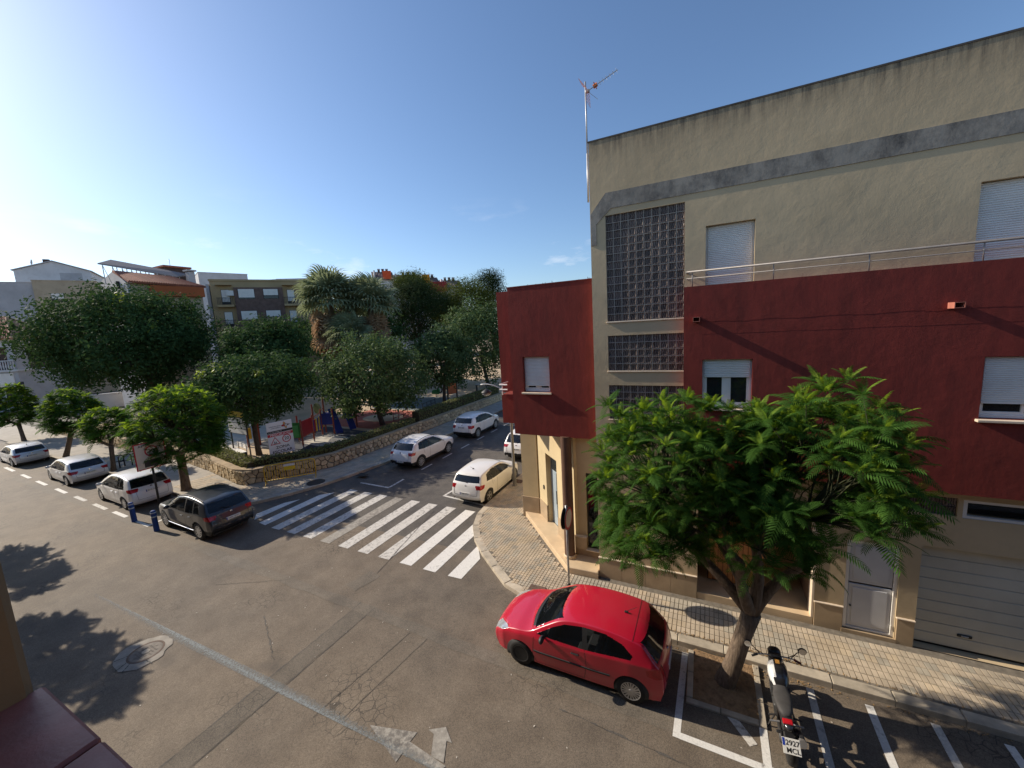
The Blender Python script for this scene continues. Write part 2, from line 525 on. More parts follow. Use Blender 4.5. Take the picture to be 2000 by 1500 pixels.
def make_glass(name, col=(.02, .022, .024), a=.35, rough=.03):
    """tinted pane: reflection over a see-through tint"""
    m, nt, b, out = node_mat(name)
    b.inputs['Base Color'].default_value = tuple(col) + (1,)
    b.inputs['Roughness'].default_value = rough
    b.inputs['Specular IOR Level'].default_value = .6
    t = N(nt, 'ShaderNodeBsdfTransparent'); t.inputs['Color'].default_value = (.72, .75, .74, 1)
    ms = N(nt, 'ShaderNodeMixShader'); ms.inputs[0].default_value = a
    nt.links.new(b.outputs[0], ms.inputs[1]); nt.links.new(t.outputs[0], ms.inputs[2])
    nt.links.new(ms.outputs[0], out.inputs[0])
    return m
CARGLASS = make_glass('car_glass', (.012, .014, .016), .62)
CARGLASS_D = make_glass('dark_car_glass', (.008, .009, .011), .10)
PANE = make_glass('window_pane', (.025, .03, .033), .25)
def make_glassblock():
    m, nt, b, out = node_mat('glass_block')
    v = coords(nt, 'pos')
    w = N(nt, 'ShaderNodeTexWave'); w.inputs['Scale'].default_value = 7; w.inputs['Distortion'].default_value = 9; w.inputs['Detail'].default_value = 3
    nt.links.new(v, w.inputs['Vector'])
    oi = N(nt, 'ShaderNodeObjectInfo')
    k = ramp(nt, w.outputs['Fac'], .25, .8)
    c = mix(nt, k, (.050, .038, .034), (.185, .142, .122))
    hsv = N(nt, 'ShaderNodeHueSaturation')
    nt.links.new(math_(nt, 'ADD', math_(nt, 'MULTIPLY', oi.outputs['Random'], .5), .75), hsv.inputs['Value'])
    nt.links.new(c, hsv.inputs['Color']); nt.links.new(hsv.outputs[0], b.inputs['Base Color'])
    b.inputs['Roughness'].default_value = .38
    b.inputs['Specular IOR Level'].default_value = .22
    bump(nt, b, w.outputs['Fac'], .35, .012)
    return m
GLASSBLOCK = make_glassblock()
MORTAR = mat('pale_mortar', (.40, .36, .31), .8, .1, 6)

def make_carpaint(name, col, metal=0.0, rough=.32):
    m, nt, b, out = node_mat(name)
    v = coords(nt, 'obj')
    f = ramp(nt, nz(nt, v, 1.6, 4), .35, .75)
    dusty = tuple(c * .92 + .012 for c in col)
    c = mix(nt, f, col, dusty)
    nt.links.new(c, b.inputs['Base Color'])
    b.inputs['Metallic'].default_value = metal
    r = math_(nt, 'ADD', math_(nt, 'MULTIPLY', nz(nt, v, 5, 5), .16), rough - .08)
    nt.links.new(r, b.inputs['Roughness'])
    b.inputs['Coat Weight'].default_value = .75
    b.inputs['Coat Roughness'].default_value = .06
    return m
CP_RED = make_carpaint('red_car_paint', (.50, .006, .030))
CP_WHITE = make_carpaint('white_car_paint', (.84, .83, .81))
CP_SILVERW = make_carpaint('silver_white_car_paint', (.74, .74, .75), .1)
CP_CREAM = make_carpaint('cream_white_car_paint', (.84, .82, .77))
CP_GREY = make_carpaint('dark_grey_car_paint', (.022, .027, .037), .1)
CP_PURPLE = make_carpaint('plum_car_paint', (.10, .012, .03), .3)
BLACKPL = mat('black_plastic', (.018, .018, .019), .55, .15, 6)
TYRE = mat('tyre_rubber', (.022, .021, .020), .85, .2, 8)
ALLOY = mat('alloy_rim', (.50, .50, .50), .35, .1, 6, metal=.75, kind='obj')
ALLOY_D = mat('dark_rim', (.03, .03, .031), .45, .1, 6, kind='obj')
TAIL = mat('tail_light_lens', (.42, .012, .018), .15, .25, 14, spec=.6, kind='obj')
HEAD = mat('head_light_lens', (.40, .42, .44), .08, .2, 10, spec=.7, metal=.3, kind='obj')
PLATE = mat('plate_white', (.72, .71, .66), .5, .05, 4)
BLACKINK = mat('black_ink', (.018, .018, .018), .6, .05, 3)
INTERIOR = mat('car_interior', (.055, .055, .058), .8, .2, 5, kind='obj')
INTERIOR_L = mat('car_interior_pale', (.26, .25, .24), .8, .2, 5, kind='obj')
CHROME = mat('chrome', (.75, .75, .75), .12, .03, 4, metal=1.0)
# ================================================================ the setting: ground, roads, pavements
b = MB(); b.quad((-1500, -1500, -.05), (1500, -1500, -.05), (1500, 1500, -.05), (-1500, 1500, -.05))
tag(b.build('ground', EARTH), kind='structure')

b = MB()
b.quad((-300, 1.2, 0), (70, 1.2, 0), (70, 10.8, 0), (-300, 10.8, 0))
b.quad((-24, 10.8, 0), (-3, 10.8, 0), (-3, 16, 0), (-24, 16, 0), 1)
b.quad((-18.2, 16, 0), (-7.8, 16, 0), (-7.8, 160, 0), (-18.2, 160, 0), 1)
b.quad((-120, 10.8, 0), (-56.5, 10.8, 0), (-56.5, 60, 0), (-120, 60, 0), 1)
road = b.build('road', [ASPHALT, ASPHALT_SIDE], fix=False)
tag(road, kind='structure')

def sheet(name, poly, z, m, parent=None):
    bb = MB(); bb.add([(p[0], p[1], z) for p in poly], [tuple(range(len(poly)))])
    return bb.build(name, m, parent, fix=False)
# darker asphalt of the side-street mouth, patched trenches and joint lines
def strip(x0, y0, x1, y1, w, z, m, name, jit=.03, n=14, seed=1):
    rnd = random.Random(seed)
    d = Vector((x1-x0, y1-y0)); L = d.length; d /= L; nn = Vector((-d.y, d.x))
    L1, L2 = [], []
    for i in range(n+1):
        p = Vector((x0, y0)) + d * (L*i/n)
        L1.append(p + nn * (w/2 + rnd.uniform(-jit, jit)))
        L2.append(p - nn * (w/2 + rnd.uniform(-jit, jit)))
    bb = MB()
    bb.add([(p.x, p.y, z) for p in L1] + [(p.x, p.y, z) for p in L2],
           [(i, n+1+i, n+2+i, i+1) for i in range(n)])
    return bb.build(name, m, road, fix=False)
strip(-8.75, 1.4, -8.72, 7.36, .52, .004, ASPHALT_PATCH, 'trench_patch', .025, 18, 3)
strip(-40, 7.62, -3.0, 7.12, .34, .0045, ASPHALT_PATCH2, 'trench_patch', .03, 60, 4)
strip(-3.0, 7.12, 20, 6.95, .34, .0045, ASPHALT_PATCH2, 'trench_patch', .03, 40, 5)
strip(-9.85, 7.75, -9.65, 8.6, .55, .005, ASPHALT_PATCH2, 'trench_patch', .03, 6, 6)
strip(-9.6, 8.6, -10.6, 13.0, .03, .0125, ASPHALT_SIDE, 'crack_seal', .012, 30, 7)
strip(-7.2, 4.4, -6.85, 7.0, .03, .005, ASPHALT_PATCH, 'crack_seal', .012, 18, 8)
strip(-6.6, 4.6, -6.3, 7.0, .03, .005, ASPHALT_PATCH, 'crack_seal', .012, 18, 9)
strip(-14.2, 6.2, -12.1, 7.3, .03, .005, ASPHALT_PATCH, 'crack_seal', .02, 18, 10)
strip(-9.02, 1.4, -8.99, 7.36, .025, .006, ASPHALT_SIDE, 'crack_seal', .012, 40, 11)
strip(-8.47, 1.4, -8.44, 7.36, .02, .006, ASPHALT_SIDE, 'crack_seal', .010, 40, 12)
strip(-2.6, 6.55, 3.8, 6.25, .02, .005, ASPHALT_SIDE, 'crack_seal', .022, 60, 13)
strip(-11.2, 5.9, -9.4, 5.0, .02, .005, ASPHALT_SIDE, 'crack_seal', .03, 24, 14)

# ---- painted markings (children of the road)
def mark(poly, m, name, z=.008):
    return sheet(name, poly, z, m, road)
for i in range(1, 13):
    x = -7.32 - (12 - i) * .992
    y0, y1 = 9.36, 13.52
    x1 = x + .50
    if i == 1: pl = [(x-.02, 9.95), (x1, 9.55), (x1, 11.75), (x+.1, 11.2)]
    elif i == 2: pl = [(x, y0+.1), (x1, y0+.05), (x1, 12.95), (x, 12.45)]
    elif i == 12: pl = [(x, y0), (x1, y0+.02), (x1, 10.55), (x, 11.25)]
    elif i == 11: pl = [(x, y0), (x1, y0), (x1, 12.15), (x+.3, 12.6), (x, 12.75)]
    else: pl = [(x, y0), (x1, y0), (x1, y1), (x, y1)]
    mark(pl, PAINT_FADED if i in (6,) else (PAINT_WORN if i in (3, 4, 5, 7, 8, 9) else PAINT_W), 'crosswalk_stripe')
def line(x0, y0, x1, y1, w, m, name='parking_line', z=.008):
    d = Vector((x1-x0, y1-y0)).normalized(); nn = Vector((-d.y, d.x)) * (w/2)
    return mark([(x0-nn.x, y0-nn.y), (x1-nn.x, y1-nn.y), (x1+nn.x, y1+nn.y), (x0+nn.x, y0+nn.y)], m, name, z)
# side street bays
line(-16.45, 14.37, -14.45, 14.33, .12, PAINT_WORN); line(-14.45, 14.39, -14.5, 15.5, .12, PAINT_WORN, z=.0085)
for k in range(12):
    y = 17.0 + k * 2.05
    line(-14.5, y, -14.5, y + .98, .11, PAINT_WORN, 'bay_dash')
line(-11.15, 14.45, -8.75, 14.18, .12, PAINT_WORN); line(-11.1, 14.52, -11.0, 15.6, .12, PAINT_WORN, z=.0085)
# main street bay dashes and corner
for k, (xa, ya, xb, yb) in enumerate(((-25.6, 7.6, -24.16, 7.56), (-28.0, 7.66, -26.4, 7.6), (-30.6, 7.74, -29.1, 7.69), (-33.6, 7.83, -31.9, 7.76),
                       (-37.0, 7.93, -35.2, 7.86), (-40.2, 8.05, -38.4, 7.98), (-44.2, 8.2, -42.0, 8.12), (-49, 8.36, -46.5, 8.28), (-54, 8.5, -51.5, 8.43))):
    line(xa, ya, xb, yb, .17, PAINT_W if k not in (1, 2) else PAINT_WORN, 'bay_dash')
line(-23.2, 7.52, -21.85, 7.48, .13, PAINT_W); line(-21.95, 7.55, -22.2, 9.2, .13, PAINT_W, z=.0085)
# motorbike bays on the right
line(-.36, 8.98, -.42, 6.86, .13, PAINT_W); line(-.36, 6.92, 8.5, 6.80, .13, PAINT_W, z=.0085)
for k in range(9):
    x = 1.05 + k * .945
    line(x, 8.97, x - .02, 6.96, .13, PAINT_W if k % 2 == 0 else PAINT_WORN)
line(-.12, 8.55, .85, 7.25, .16, PAINT_WORN, z=.009)
# turn arrow: a left head with shaft and a right arrow
def gp(pts): return [tuple(gnd(500+x/3.3333, 1050+y/3.3333)[:2]) for x, y in pts]
mark(gp([(740, 1222), (910, 1465), (955, 1402), (1190, 1530), (1235, 1490), (1002, 1330), (1050, 1270)]), PAINT_FADED, 'road_arrow')
mark(gp([(1123, 1253), (1158, 1280), (1140, 1425), (1222, 1470), (1240, 1326), (1276, 1340), (1236, 1235)]), PAINT_FADED, 'road_arrow', .0095)
# long pale blue line, sprayed edges
b = MB()
n = 24
L1 = [(-17.5 + 14.5*i/n, 4.31 + .0285*(14.5*i/n)) for i in range(n+1)]
b.add([(p[0], p[1]+.10, .011) for p in L1] + [(p[0], p[1]-.10, .011) for p in L1], [(i, n+1+i, n+2+i, i+1) for i in range(n)])
b.build('pale_blue_line', BLUELINE, road, fix=False)

# ---- manhole in the road: broken concrete collar, iron ring and lid
mh = empty('manhole', (-12.82, 3.86, 0), 0, 'round iron manhole set in a pale cracked concrete collar in the road', 'manhole')
rnd = random.Random(2)
b = MB()
ring = []
for k in range(28):
    t = 2*PI*k/28
    r = .60 + .05*rnd.uniform(-1, 1) + .07*math.cos(t+2.2)
    ring.append((r*math.cos(t)*.98, r*math.sin(t)*.95))
inn = [(.375*math.cos(2*PI*k/28), .375*math.sin(2*PI*k/28)) for k in range(28)]
b.add([(x, y, .012) for x, y in ring] + [(x, y, .016) for x, y in inn], [(k, (k+1) % 28, 28+(k+1) % 28, 28+k) for k in range(28)])
COLLAR = mat('collar_concrete', (.32, .29, .245), .85, .2, 5, .3, 60, dirt=(.2, .18, .15), dirt_amt=.6, dirt_scale=3)
b.build('collar', COLLAR, mh, fix=False)
b = MB(); b.lathe([(.375, .004), (.375, .020), (.335, .020), (.335, .010)], 36, closed=True)
b.build('ring', RUST, mh)
b = MB(); b.lathe([(.33, .0), (.33, .018), (0.30, .020), (.01, .020)], 36)
for i in range(-3, 4):
    for j in range(-3, 4):
        if i*i + j*j < 10: b.box((i*.075-.022, j*.075-.022, .019), (i*.075+.022, j*.075+.022, .026))
b.build('lid', mat('lid_iron', (.16, .135, .11), .7, .25, 10), mh)
b = MB(); b.lathe([(.09, .018), (.085, .029), (.01, .03)], 20); b.build('cap', COLLAR, mh)
rnd = random.Random(5)
for k in range(5):
    t = rnd.uniform(0, 2*PI)
    strip(-12.82+.38*math.cos(t), 3.86+.38*math.sin(t), -12.82+.62*math.cos(t+.15), 3.86+.62*math.sin(t+.15), .018, .0175, BLACKINK, 'crack_seal', .012, 8, k)

# ---- right-hand pavement
KR = [(-8.62, 60), (-8.62, 20), (-8.62, 14.2), (-8.55, 13.3), (-8.33, 12.55), (-7.9, 11.8), (-7.34, 11.15), (-6.6, 10.5), (-5.95, 10.0), (-5.4, 9.55), (-4.85, 9.28), (-4.3, 9.18), (-3.4, 9.16), (9, 9.10), (30, 9.05)]
def resample(pl, step):
    out = [Vector(pl[0])]
    acc = 0
    for i in range(len(pl)-1):
        a, c = Vector(pl[i]), Vector(pl[i+1]); L = (c-a).length; t = step - acc
        while t < L:
            out.append(a + (c-a)*(t/L)); t += step
        acc = (acc + L) % step
    out.append(Vector(pl[-1]))
    return out
def offs(pl, d):
    out = []
    for i, p in enumerate(pl):
        a = pl[max(i-1, 0)]; c = pl[min(i+1, len(pl)-1)]
        t = (Vector(c)-Vector(a)).normalized(); out.append(Vector(p) + Vector((-t.y, t.x))*d)
    return out
inner = offs([Vector(p) for p in KR], .26)
poly = [(p.x, p.y) for p in inner] + [(30, 11.4), (-2.4, 11.4), (-2.4, 15), (-5.0, 15), (-5.0, 60)]
b = MB(); b.prism(poly, -.04, .118)
pav = b.build('pavement_right', GROUT); tag(pav, kind='structure')
def kerbs(pl, wid, parent, zt=.13, step=.98, maxn=150):
    pts = resample(pl, step)
    nn = offs(pts, wid); rr = random.Random(8)
    for i in range(min(len(pts)-1, maxn)):
        a, c = pts[i], pts[i+1]; d, e = nn[i+1], nn[i]
        if (c-a).length < .2: continue
        m_ = (a+c+d+e)/4
        def sh(p): return m_ + (p-m_)*.988
        q = [sh(p) for p in (a, c, d, e)]
        zz = zt + rr.uniform(-.006, .006)
        bb = MB(); bb.prism([(p.x, p.y) for p in q], -.03, zz, bevel=.014)
        bb.build('kerb_stone', KERB, parent)
kerbs(KR[1:], .255, pav)
# paving tiles: pads with recessed joints
def pads(nx, ny, w, d, gap=.012, h=.016):
    bb = MB()
    for i in range(nx):
        for j in range(ny):
            x0 = -w/2 + i*w/nx + gap/2; x1 = -w/2 + (i+1)*w/nx - gap/2
            y0 = -d/2 + j*d/ny + gap/2; y1 = -d/2 + (j+1)*d/ny - gap/2
            e = .004
            bb.add([(x0,y0,0),(x1,y0,0),(x1,y1,0),(x0,y1,0),(x0+e,y0+e,h),(x1-e,y0+e,h),(x1-e,y1-e,h),(x0+e,y1-e,h)],
                   [(4,5,6,7),(0,1,5,4),(1,2,6,5),(2,3,7,6),(3,0,4,7)])
    return bb
def in_poly(p, pl):
    x, y = p; c = False; j = len(pl)-1
    for i in range(len(pl)):
        xi, yi = pl[i]; xj, yj = pl[j]
        if (yi > y) != (yj > y) and x < (xj-xi)*(y-yi)/(yj-yi)+xi: c = not c
        j = i
    return c
TMESH = {}
for key, (nx, ny) in dict(street=(2, 1), corner=(2, 2)).items():
    bb = pads(nx, ny, .21, .21, .011)
    for mi, mm in enumerate((TILE_A, TILE_B, TILE_C)):
        TMESH[key, mi] = bb.mesh('pavement_tile', mm, fix=False)
BPOLY = [(-6.58, 60), (-6.58, 13.75), (-3.78, 10.72), (-2.82, 10.86), (-2.82, 10.86), (30, 10.86), (30, 14), (30, 60)]
PIT = None
tl = []
rnd = random.Random(11)
ipoly = [(p.x, p.y) for p in inner] + [(30, 12), (-5, 12), (-5, 60)]
Y0 = 9.535
nx_ = 0
for ix in range(0, 74):
    for iy in range(0, 130):
        x = -8.25 + ix*.21
        y = Y0 + iy*.21
        if y > 34 or x > 6.6: continue
        if not in_poly((x, y), ipoly): continue
        if in_poly((x+.03, y+.08), BPOLY) or in_poly((x, y), BPOLY): continue
        key = 'street' if (x > -3.6 and y < 11) else 'corner'
        rr = rnd.random()
        nv = noise.noise(Vector((x*.45, y*.9, 3)))
        if key == 'corner':
            mi = 1 if (int((x - y*.6)*2.2) % 4 == 0 and rr < .8) else (0 if rr < .7 else 2)
        else:
            mi = (1 if nv > .18 else (2 if nv < -.15 else 0)) if rr < .75 else rnd.choice((0, 1, 2))
            if x > 2.2 and mi == 2 and rr < .5: mi = 0
        q = proj((x, y, .13))
        tl.append((math.hypot(x, y), key, mi, x, y, 0 <= q[0] <= 2000 and 0 <= q[1] <= 1500))
tl.sort(key=lambda t: (not t[5], t[0]))
rest = {}
for i, (d, key, mi, x, y, vis) in enumerate(tl):
    if i < 300:
        add('pavement_tile', TMESH[key, mi], pav, loc=(x, y, .118 + rnd.uniform(-.0025, .0025)), rot=(rnd.uniform(-.006, .006), rnd.uniform(-.006, .006), 0))
    else:
        bb = rest.setdefault(0, MB())
        src = pads(*((2, 1) if key == 'street' else (2, 2)), .21, .21, .011)
        z = .118 + rnd.uniform(-.0025, .0025)
        bb.add([(a+x, c+y, e+z) for a, c, e in src.v], src.f, mi)
if rest:
    o = rest[0].build('pavement_tiles', [TILE_A, TILE_B, TILE_C], pav, fix=False); tag(o, kind='stuff')

# ---- park-side pavement
KL = [(-90, 11.7), (-56, 10.75), (-40, 10.2), (-30, 9.92), (-22, 9.7), (-20.7, 9.78), (-19.9, 10.08), (-19.38, 10.63), (-18.74, 11.76), (-18.1, 13.2), (-17.66, 14.97), (-17.27, 17.3), (-17.2, 22), (-17.2, 70)]
WALLP = [(-55.3, 13.85), (-45, 13.45), (-37, 13.2), (-31.2, 13.05), (-27, 12.5), (-22.9, 11.75), (-22.2, 11.78), (-21.2, 13.4), (-20.4, 14.5), (-19.85, 15.6), (-19.72, 20), (-19.6, 28), (-19.5, 60)]
kin = offs([Vector(p) for p in KL], .2)
poly = [(p.x, p.y) for p in kin] + [(-19.3, 70)] + [(p[0]-.05, p[1]+.05) for p in WALLP[::-1]] + [(-56.6, 14.2), (-90, 15.2)]
b = MB(); b.prism(poly[::-1], -.04, .125)
pavl = b.build('pavement_park_side', PAVE_L); tag(pavl, kind='structure')
KL2 = [p for p in KL[1:]]
kerbs([p for p in KL2], .2, pavl, .135, 1.0, 130)
# tiles of the park corner, close enough to be picked apart
bbm = [pads(2, 2, .4, .4, .02, .012).mesh('pavement_tile', mm, fix=False) for mm in (TILE_A, TILE_C)]
cnt = 0
for ix in range(60):
    for iy in range(40):
        x, y = -26 + ix*.4, 10.05 + iy*.4
        if cnt >= 290: break
        if in_poly((x, y), poly) and all(in_poly((x+a, y+c), poly) for a in (-.2, .2) for c in (-.2, .2)):
            add('pavement_tile', bbm[rnd.random() < .4], pavl, loc=(x, y, .125)); cnt += 1

# camera-side pavement below the window
b = MB(); b.prism([(-120, -8), (40, -8), (40, 1.3), (-120, 1.3)], -.04, .125)
tag(b.build('pavement_near', PAVE_L), kind='structure')

# park ground, sand and rubber play surfaces
pk = [(p[0]-.2, p[1]+.25) for p in WALLP[:6]] + [(-22.5, 12.1), (-21.4, 13.7), (-20.6, 14.8), (-20.05, 15.7), (-19.9, 20), (-19.8, 28), (-19.7, 95), (-75, 95), (-75, 55), (-56, 38)]
b = MB(); b.prism(pk, -.04, .38)
park = b.build('park_ground', SAND); tag(park, kind='structure')
RUB_RED = mat('red_rubber', (.40, .125, .085), .9, .12, 2)
RUB_GREEN = mat('green_grey_rubber', (.16, .19, .185), .9, .12, 2)
RUB_DARK = mat('dark_blue_rubber', (.055, .062, .078), .9, .12, 2)
PALEPAVE = mat('pale_paving', (.50, .47, .40), .9, .12, 2)
for k, (pl, m_, nm) in enumerate((
    ([(-31, 22.5), (-22.2, 22.5), (-21.4, 29.0), (-30, 29)], RUB_RED, 'red_play_surface'),
    ([(-29.5, 16.4), (-21.6, 16.2), (-20.6, 21.6), (-29, 22.2)], RUB_DARK, 'dark_play_surface'),
    ([(-31, 29.3), (-20.6, 29.3), (-20.6, 35.5), (-31, 36.5)], RUB_GREEN, 'grey_play_surface'),
    ([(-40, 15.5), (-30, 15.2), (-30, 21), (-40, 21)], PALEPAVE, 'paved_play_surface'),
    ([(-24, 13.6), (-22.3, 13.9), (-21.2, 15.8), (-24, 16.1)], RUB_RED, 'red_play_surface'))):
    sheet(nm, pl, .386 + .0012*k, m_, park)
sheet('pale_play_square', [(-26.5, 18.0), (-23.3, 17.6), (-22.6, 19.8), (-26, 20.4)], .394, PALEPAVE, park)
c_ = [(-26 + 2.0*math.cos(2*PI*k/24), 26.0 + 1.5*math.sin(2*PI*k/24)) for k in range(24)]
sheet('sand_circle', c_, .395, SAND, park)
# ================================================================ corner apartment building
def holes_wall(name, x0, x1, z0, z1, holes, y, depth, m, parent, sign=1):
    """wall face in plane y with rectangular openings and reveals going back by depth"""
    xs = sorted({x0, x1, *[h[0] for h in holes], *[h[1] for h in holes]})
    zs = sorted({z0, z1, *[h[2] for h in holes], *[h[3] for h in holes]})
    def inside(cx, cz): return any(h[0] < cx < h[1] and h[2] < cz < h[3] for h in holes)
    bb = MB()
    idx = {}
    def V(x, z):
        if (x, z) not in idx:
            idx[x, z] = len(bb.v); bb.v.append((x, y, z))
        return idx[x, z]
    for i in range(len(xs)-1):
        for k in range(len(zs)-1):
            if not inside((xs[i]+xs[i+1])/2, (zs[k]+zs[k+1])/2):
                bb.f.append([V(xs[i], zs[k]), V(xs[i+1], zs[k]), V(xs[i+1], zs[k+1]), V(xs[i], zs[k+1])]); bb.m.append(0)
    yb = y + depth*sign
    for (a, b_, c, d) in holes:
        for (p, q) in (((a, c), (b_, c)), ((b_, c), (b_, d)), ((b_, d), (a, d)), ((a, d), (a, c))):
            bb.add([(p[0], y, p[1]), (q[0], y, q[1]), (q[0], yb, q[1]), (p[0], yb, p[1])], [(3, 2, 1, 0)])
    return bb.build(name, m, parent, fix=False)

bld = empty('apartment_building', (0, 0, 0), 0, 'olive and dark red corner apartment building with glass block stairwell', 'building')
YT, YR, YL = 10.92, 10.62, 11.20
ZTOP = 12.34
# openings in the olive plane
GB = [(-2.42, -.50, 7.72, 10.47, 10, 14), (-2.42, -.50, 6.38, 7.34, 10, 5), (-2.42, -.50, 5.02, 5.98, 10, 5)]
holes = [g[:4] for g in GB] + [(-.04, .97, 8.40, 9.84), (4.57, 5.95, 8.40, 9.90), (10.2, 11.4, 8.40, 9.9),
         (4.80, 6.05, 3.28, 3.68), (3.86, 4.72, 3.30, 3.70), (-.15, 2.40, .30, 3.15), (2.98, 3.91, .22, 2.45), (4.24, 7.9, .14, 2.56)]
holes_wall('front_wall', -2.82, 16, .10, ZTOP, holes, YT, .34, OLIVE, bld)
b = MB()
b.add([(-2.82, YT, .1), (-2.82, YT, ZTOP), (-2.82, 22, ZTOP), (-2.82, 22, .1)], [(0, 1, 2, 3)])
b.add([(16, YT, .1), (16, 22, .1), (16, 22, ZTOP), (16, YT, ZTOP)], [(0, 1, 2, 3)])
b.add([(-2.82, 22, .1), (-2.82, 22, ZTOP), (16, 22, ZTOP), (16, 22, .1)], [(0, 1, 2, 3)])
b.build('side_wall', OLIVE, bld, fix=False)
b = MB(); b.box((-2.80, YT+.02, 11.5), (15.98, 21.98, 11.6)); b.build('roof', GROUT, bld)
b = MB()
b.box((-2.83, YT-.012, ZTOP), (16.02, YT+.22, ZTOP+.035)); b.box((-2.83, YT+.22, ZTOP), (-2.6, 22, ZTOP+.035))
b.build('parapet_cap', mat('dark_cap', (.085, .075, .066), .9, .25, 3), bld)
# raised grey plaster band
band = [(-2.80, 9.75), (-2.80, 10.56), (-2.40, 11.03), (16, 11.05), (16, 10.66), (-2.27, 10.63), (-2.66, 10.28), (-2.66, 9.75)]
b = MB(); b.prism(band, YT+.01, YT-.018, axis='y'); b.build('plaster_band', GREYBAND, bld)

# glass blocks, each its own block in a pale mortar grid
def gblock(w, h):
    bb = MB(); e = .014
    x, z = w/2-.006, h/2-.006
    bb.add([(-x,.0,-z),(x,.0,-z),(x,.0,z),(-x,.0,z),(-x,-.03,-z),(x,-.03,-z),(x,-.03,z),(-x,-.03,z),
            (-x+e,-.040,-z+e),(x-e,-.040,-z+e),(x-e,-.040,z-e),(-x+e,-.040,z-e),
            (-x+.035,-.030,-z+.035),(x-.035,-.030,-z+.035),(x-.035,-.030,z-.035),(-x+.035,-.030,z-.035)],
           [(0,1,5,4),(1,2,6,5),(2,3,7,6),(3,0,4,7),(4,5,9,8),(5,6,10,9),(6,7,11,10),(7,4,8,11),
            (8,9,13,12),(9,10,14,13),(10,11,15,14),(11,8,12,15),(12,13,14,15)])
    return bb.mesh('glass_block', GLASSBLOCK, fix=False)
for (x0, x1, z0, z1, nc, nr) in GB:
    w, h = (x1-x0)/nc, (z1-z0)/nr
    me = gblock(w, h)
    b = MB(); b.box((x0, YT+.055, z0), (x1, YT+.15, z1)); b.build('mortar_bed', MORTAR, bld)
    b = MB()
    for i in range(nc+1): b.box((x0+i*w-.0065, YT+.032, z0), (x0+i*w+.0065, YT+.054, z1))
    for k in range(nr+1): b.box((x0, YT+.0335, z0+k*h-.0065), (x1, YT+.0535, z0+k*h+.0065))
    b.build('mortar_joints', MORTAR, bld)
    for i in range(nc):
        for k in range(nr):
            add('glass_block', me, bld, loc=(x0+(i+.5)*w, YT+.07, z0+(k+.5)*h))
    b = MB(); b.bbox((x0-.02, YT-.035, z0-.035), (x1, YT+.05, z0), .006); b.build('block_sill', PEACHSILL, bld)
me = gblock(.172, .2)
b = MB(); b.box((3.86, YT+.062, 3.30), (4.72, YT+.15, 3.70)); b.build('mortar_bed', MORTAR, bld)
for i in range(5):
    for k in range(2): add('glass_block', me, bld, loc=(3.86+(i+.5)*.172, YT+.075, 3.30+(k+.5)*.2))

# dark red projecting storey over the street
RH = [(-.08, .965, 5.50, 6.68), (4.74, 6.15, 5.46, 6.66), (10, 11.2, 5.46, 6.66)]
holes_wall('red_wall', -.5, 16, 3.89, 8.44, RH, YR, .28, REDST, bld)
b = MB()
b.add([(-.5, YR, 3.89), (-.5, YR, 8.44), (-.5, YT+.03, 8.44), (-.5, YT+.03, 3.89)], [(0, 1, 2, 3)])
b.add([(-.5, YR, 3.89), (-.5, YT, 3.89), (16, YT, 3.89), (16, YR, 3.89)], [(0, 1, 2, 3)])
b.add([(-.5, YR, 8.44), (16, YR, 8.44), (16, YT, 8.44), (-.5, YT, 8.44)], [(0, 1, 2, 3)])
b.build('red_side', REDST, bld, fix=False)
b = MB()      # patched render seam under the terrace
rnd = random.Random(3)
for k in range(40):
    x = -.1 + k*.14
    z = 7.58 + .012*math.sin(k*.8) + rnd.uniform(-.006, .006)
    b.box((x, YR-.003, z), (x+.14, YR+.01, z+.008))
    if k % 3 == 0: b.box((x, YR-.0025, 7.30+rnd.uniform(-.01, .004)), (x+.42, YR+.01, 7.306))
b.build('render_seam', REDST, bld)
# left dark red box over the corner
LH = [(-5.15, -4.27, 5.68, 6.79)]
holes_wall('red_wall', -5.55, -2.82, 4.30, 8.92, LH, YL, .3, REDST, bld)
b = MB()
b.box((-5.55, YL+.001, 4.30), (-5.50, 22, 8.92)); b.box((-5.5, YL+.31, 4.30), (-2.83, 22, 4.36)); b.box((-5.5, YL+.31, 8.3), (-2.83, 22, 8.4))
b.box((-5.5, YL+.002, 4.301), (-2.83, YL+.31, 4.36))
b.box((-5.5, YL+.05, 8.70), (-2.83, YL+.15, 8.918))
b.build('red_side', REDST, bld)
b = MB(); b.box((-5.57, YL-.015, 8.92), (-2.83, YL+.2, 8.95)); b.build('parapet_cap', REDST, bld)
# side-street bays
b = MB(); b.box((-7.16, 13.5, 5.25), (-5.56, 24, 9.06)); b.box((-6.78, 12.75, 4.22), (-5.56, 13.49, 5.30)); b.box((-6.9, 13.5, 4.22), (-5.56, 24, 5.24))
b.build('side_bay', REDST, bld)
b = MB()
for z in (5.48, 5.66): b.tube([(-6.83, 12.72, z), (-6.50, 12.70, z)], .028, 8)
b.tube([(-6.72, 12.72, 5.28), (-6.72, 12.72, 5.68)], .02, 8); b.tube([(-6.83, 12.72, 5.66), (-6.83, 13.4, 5.66)], .028, 8)
b.build('balcony_rail', WHITE_FRAME, bld)
b = MB()      # dry twigs on the flat roof
rnd = random.Random(9)
for (cx, w) in ((-4.6, .35), (-3.1, .18)):
    for k in range(60):
        x = cx + rnd.gauss(0, w); y = YL + .5 + rnd.uniform(0, .4)
        b.tube([(x, y, 8.4), (x + rnd.gauss(0, .08), y, 8.93 + abs(rnd.gauss(0, .07)))], .008, 4)
b.build('roof_plants', BARK_D, bld)

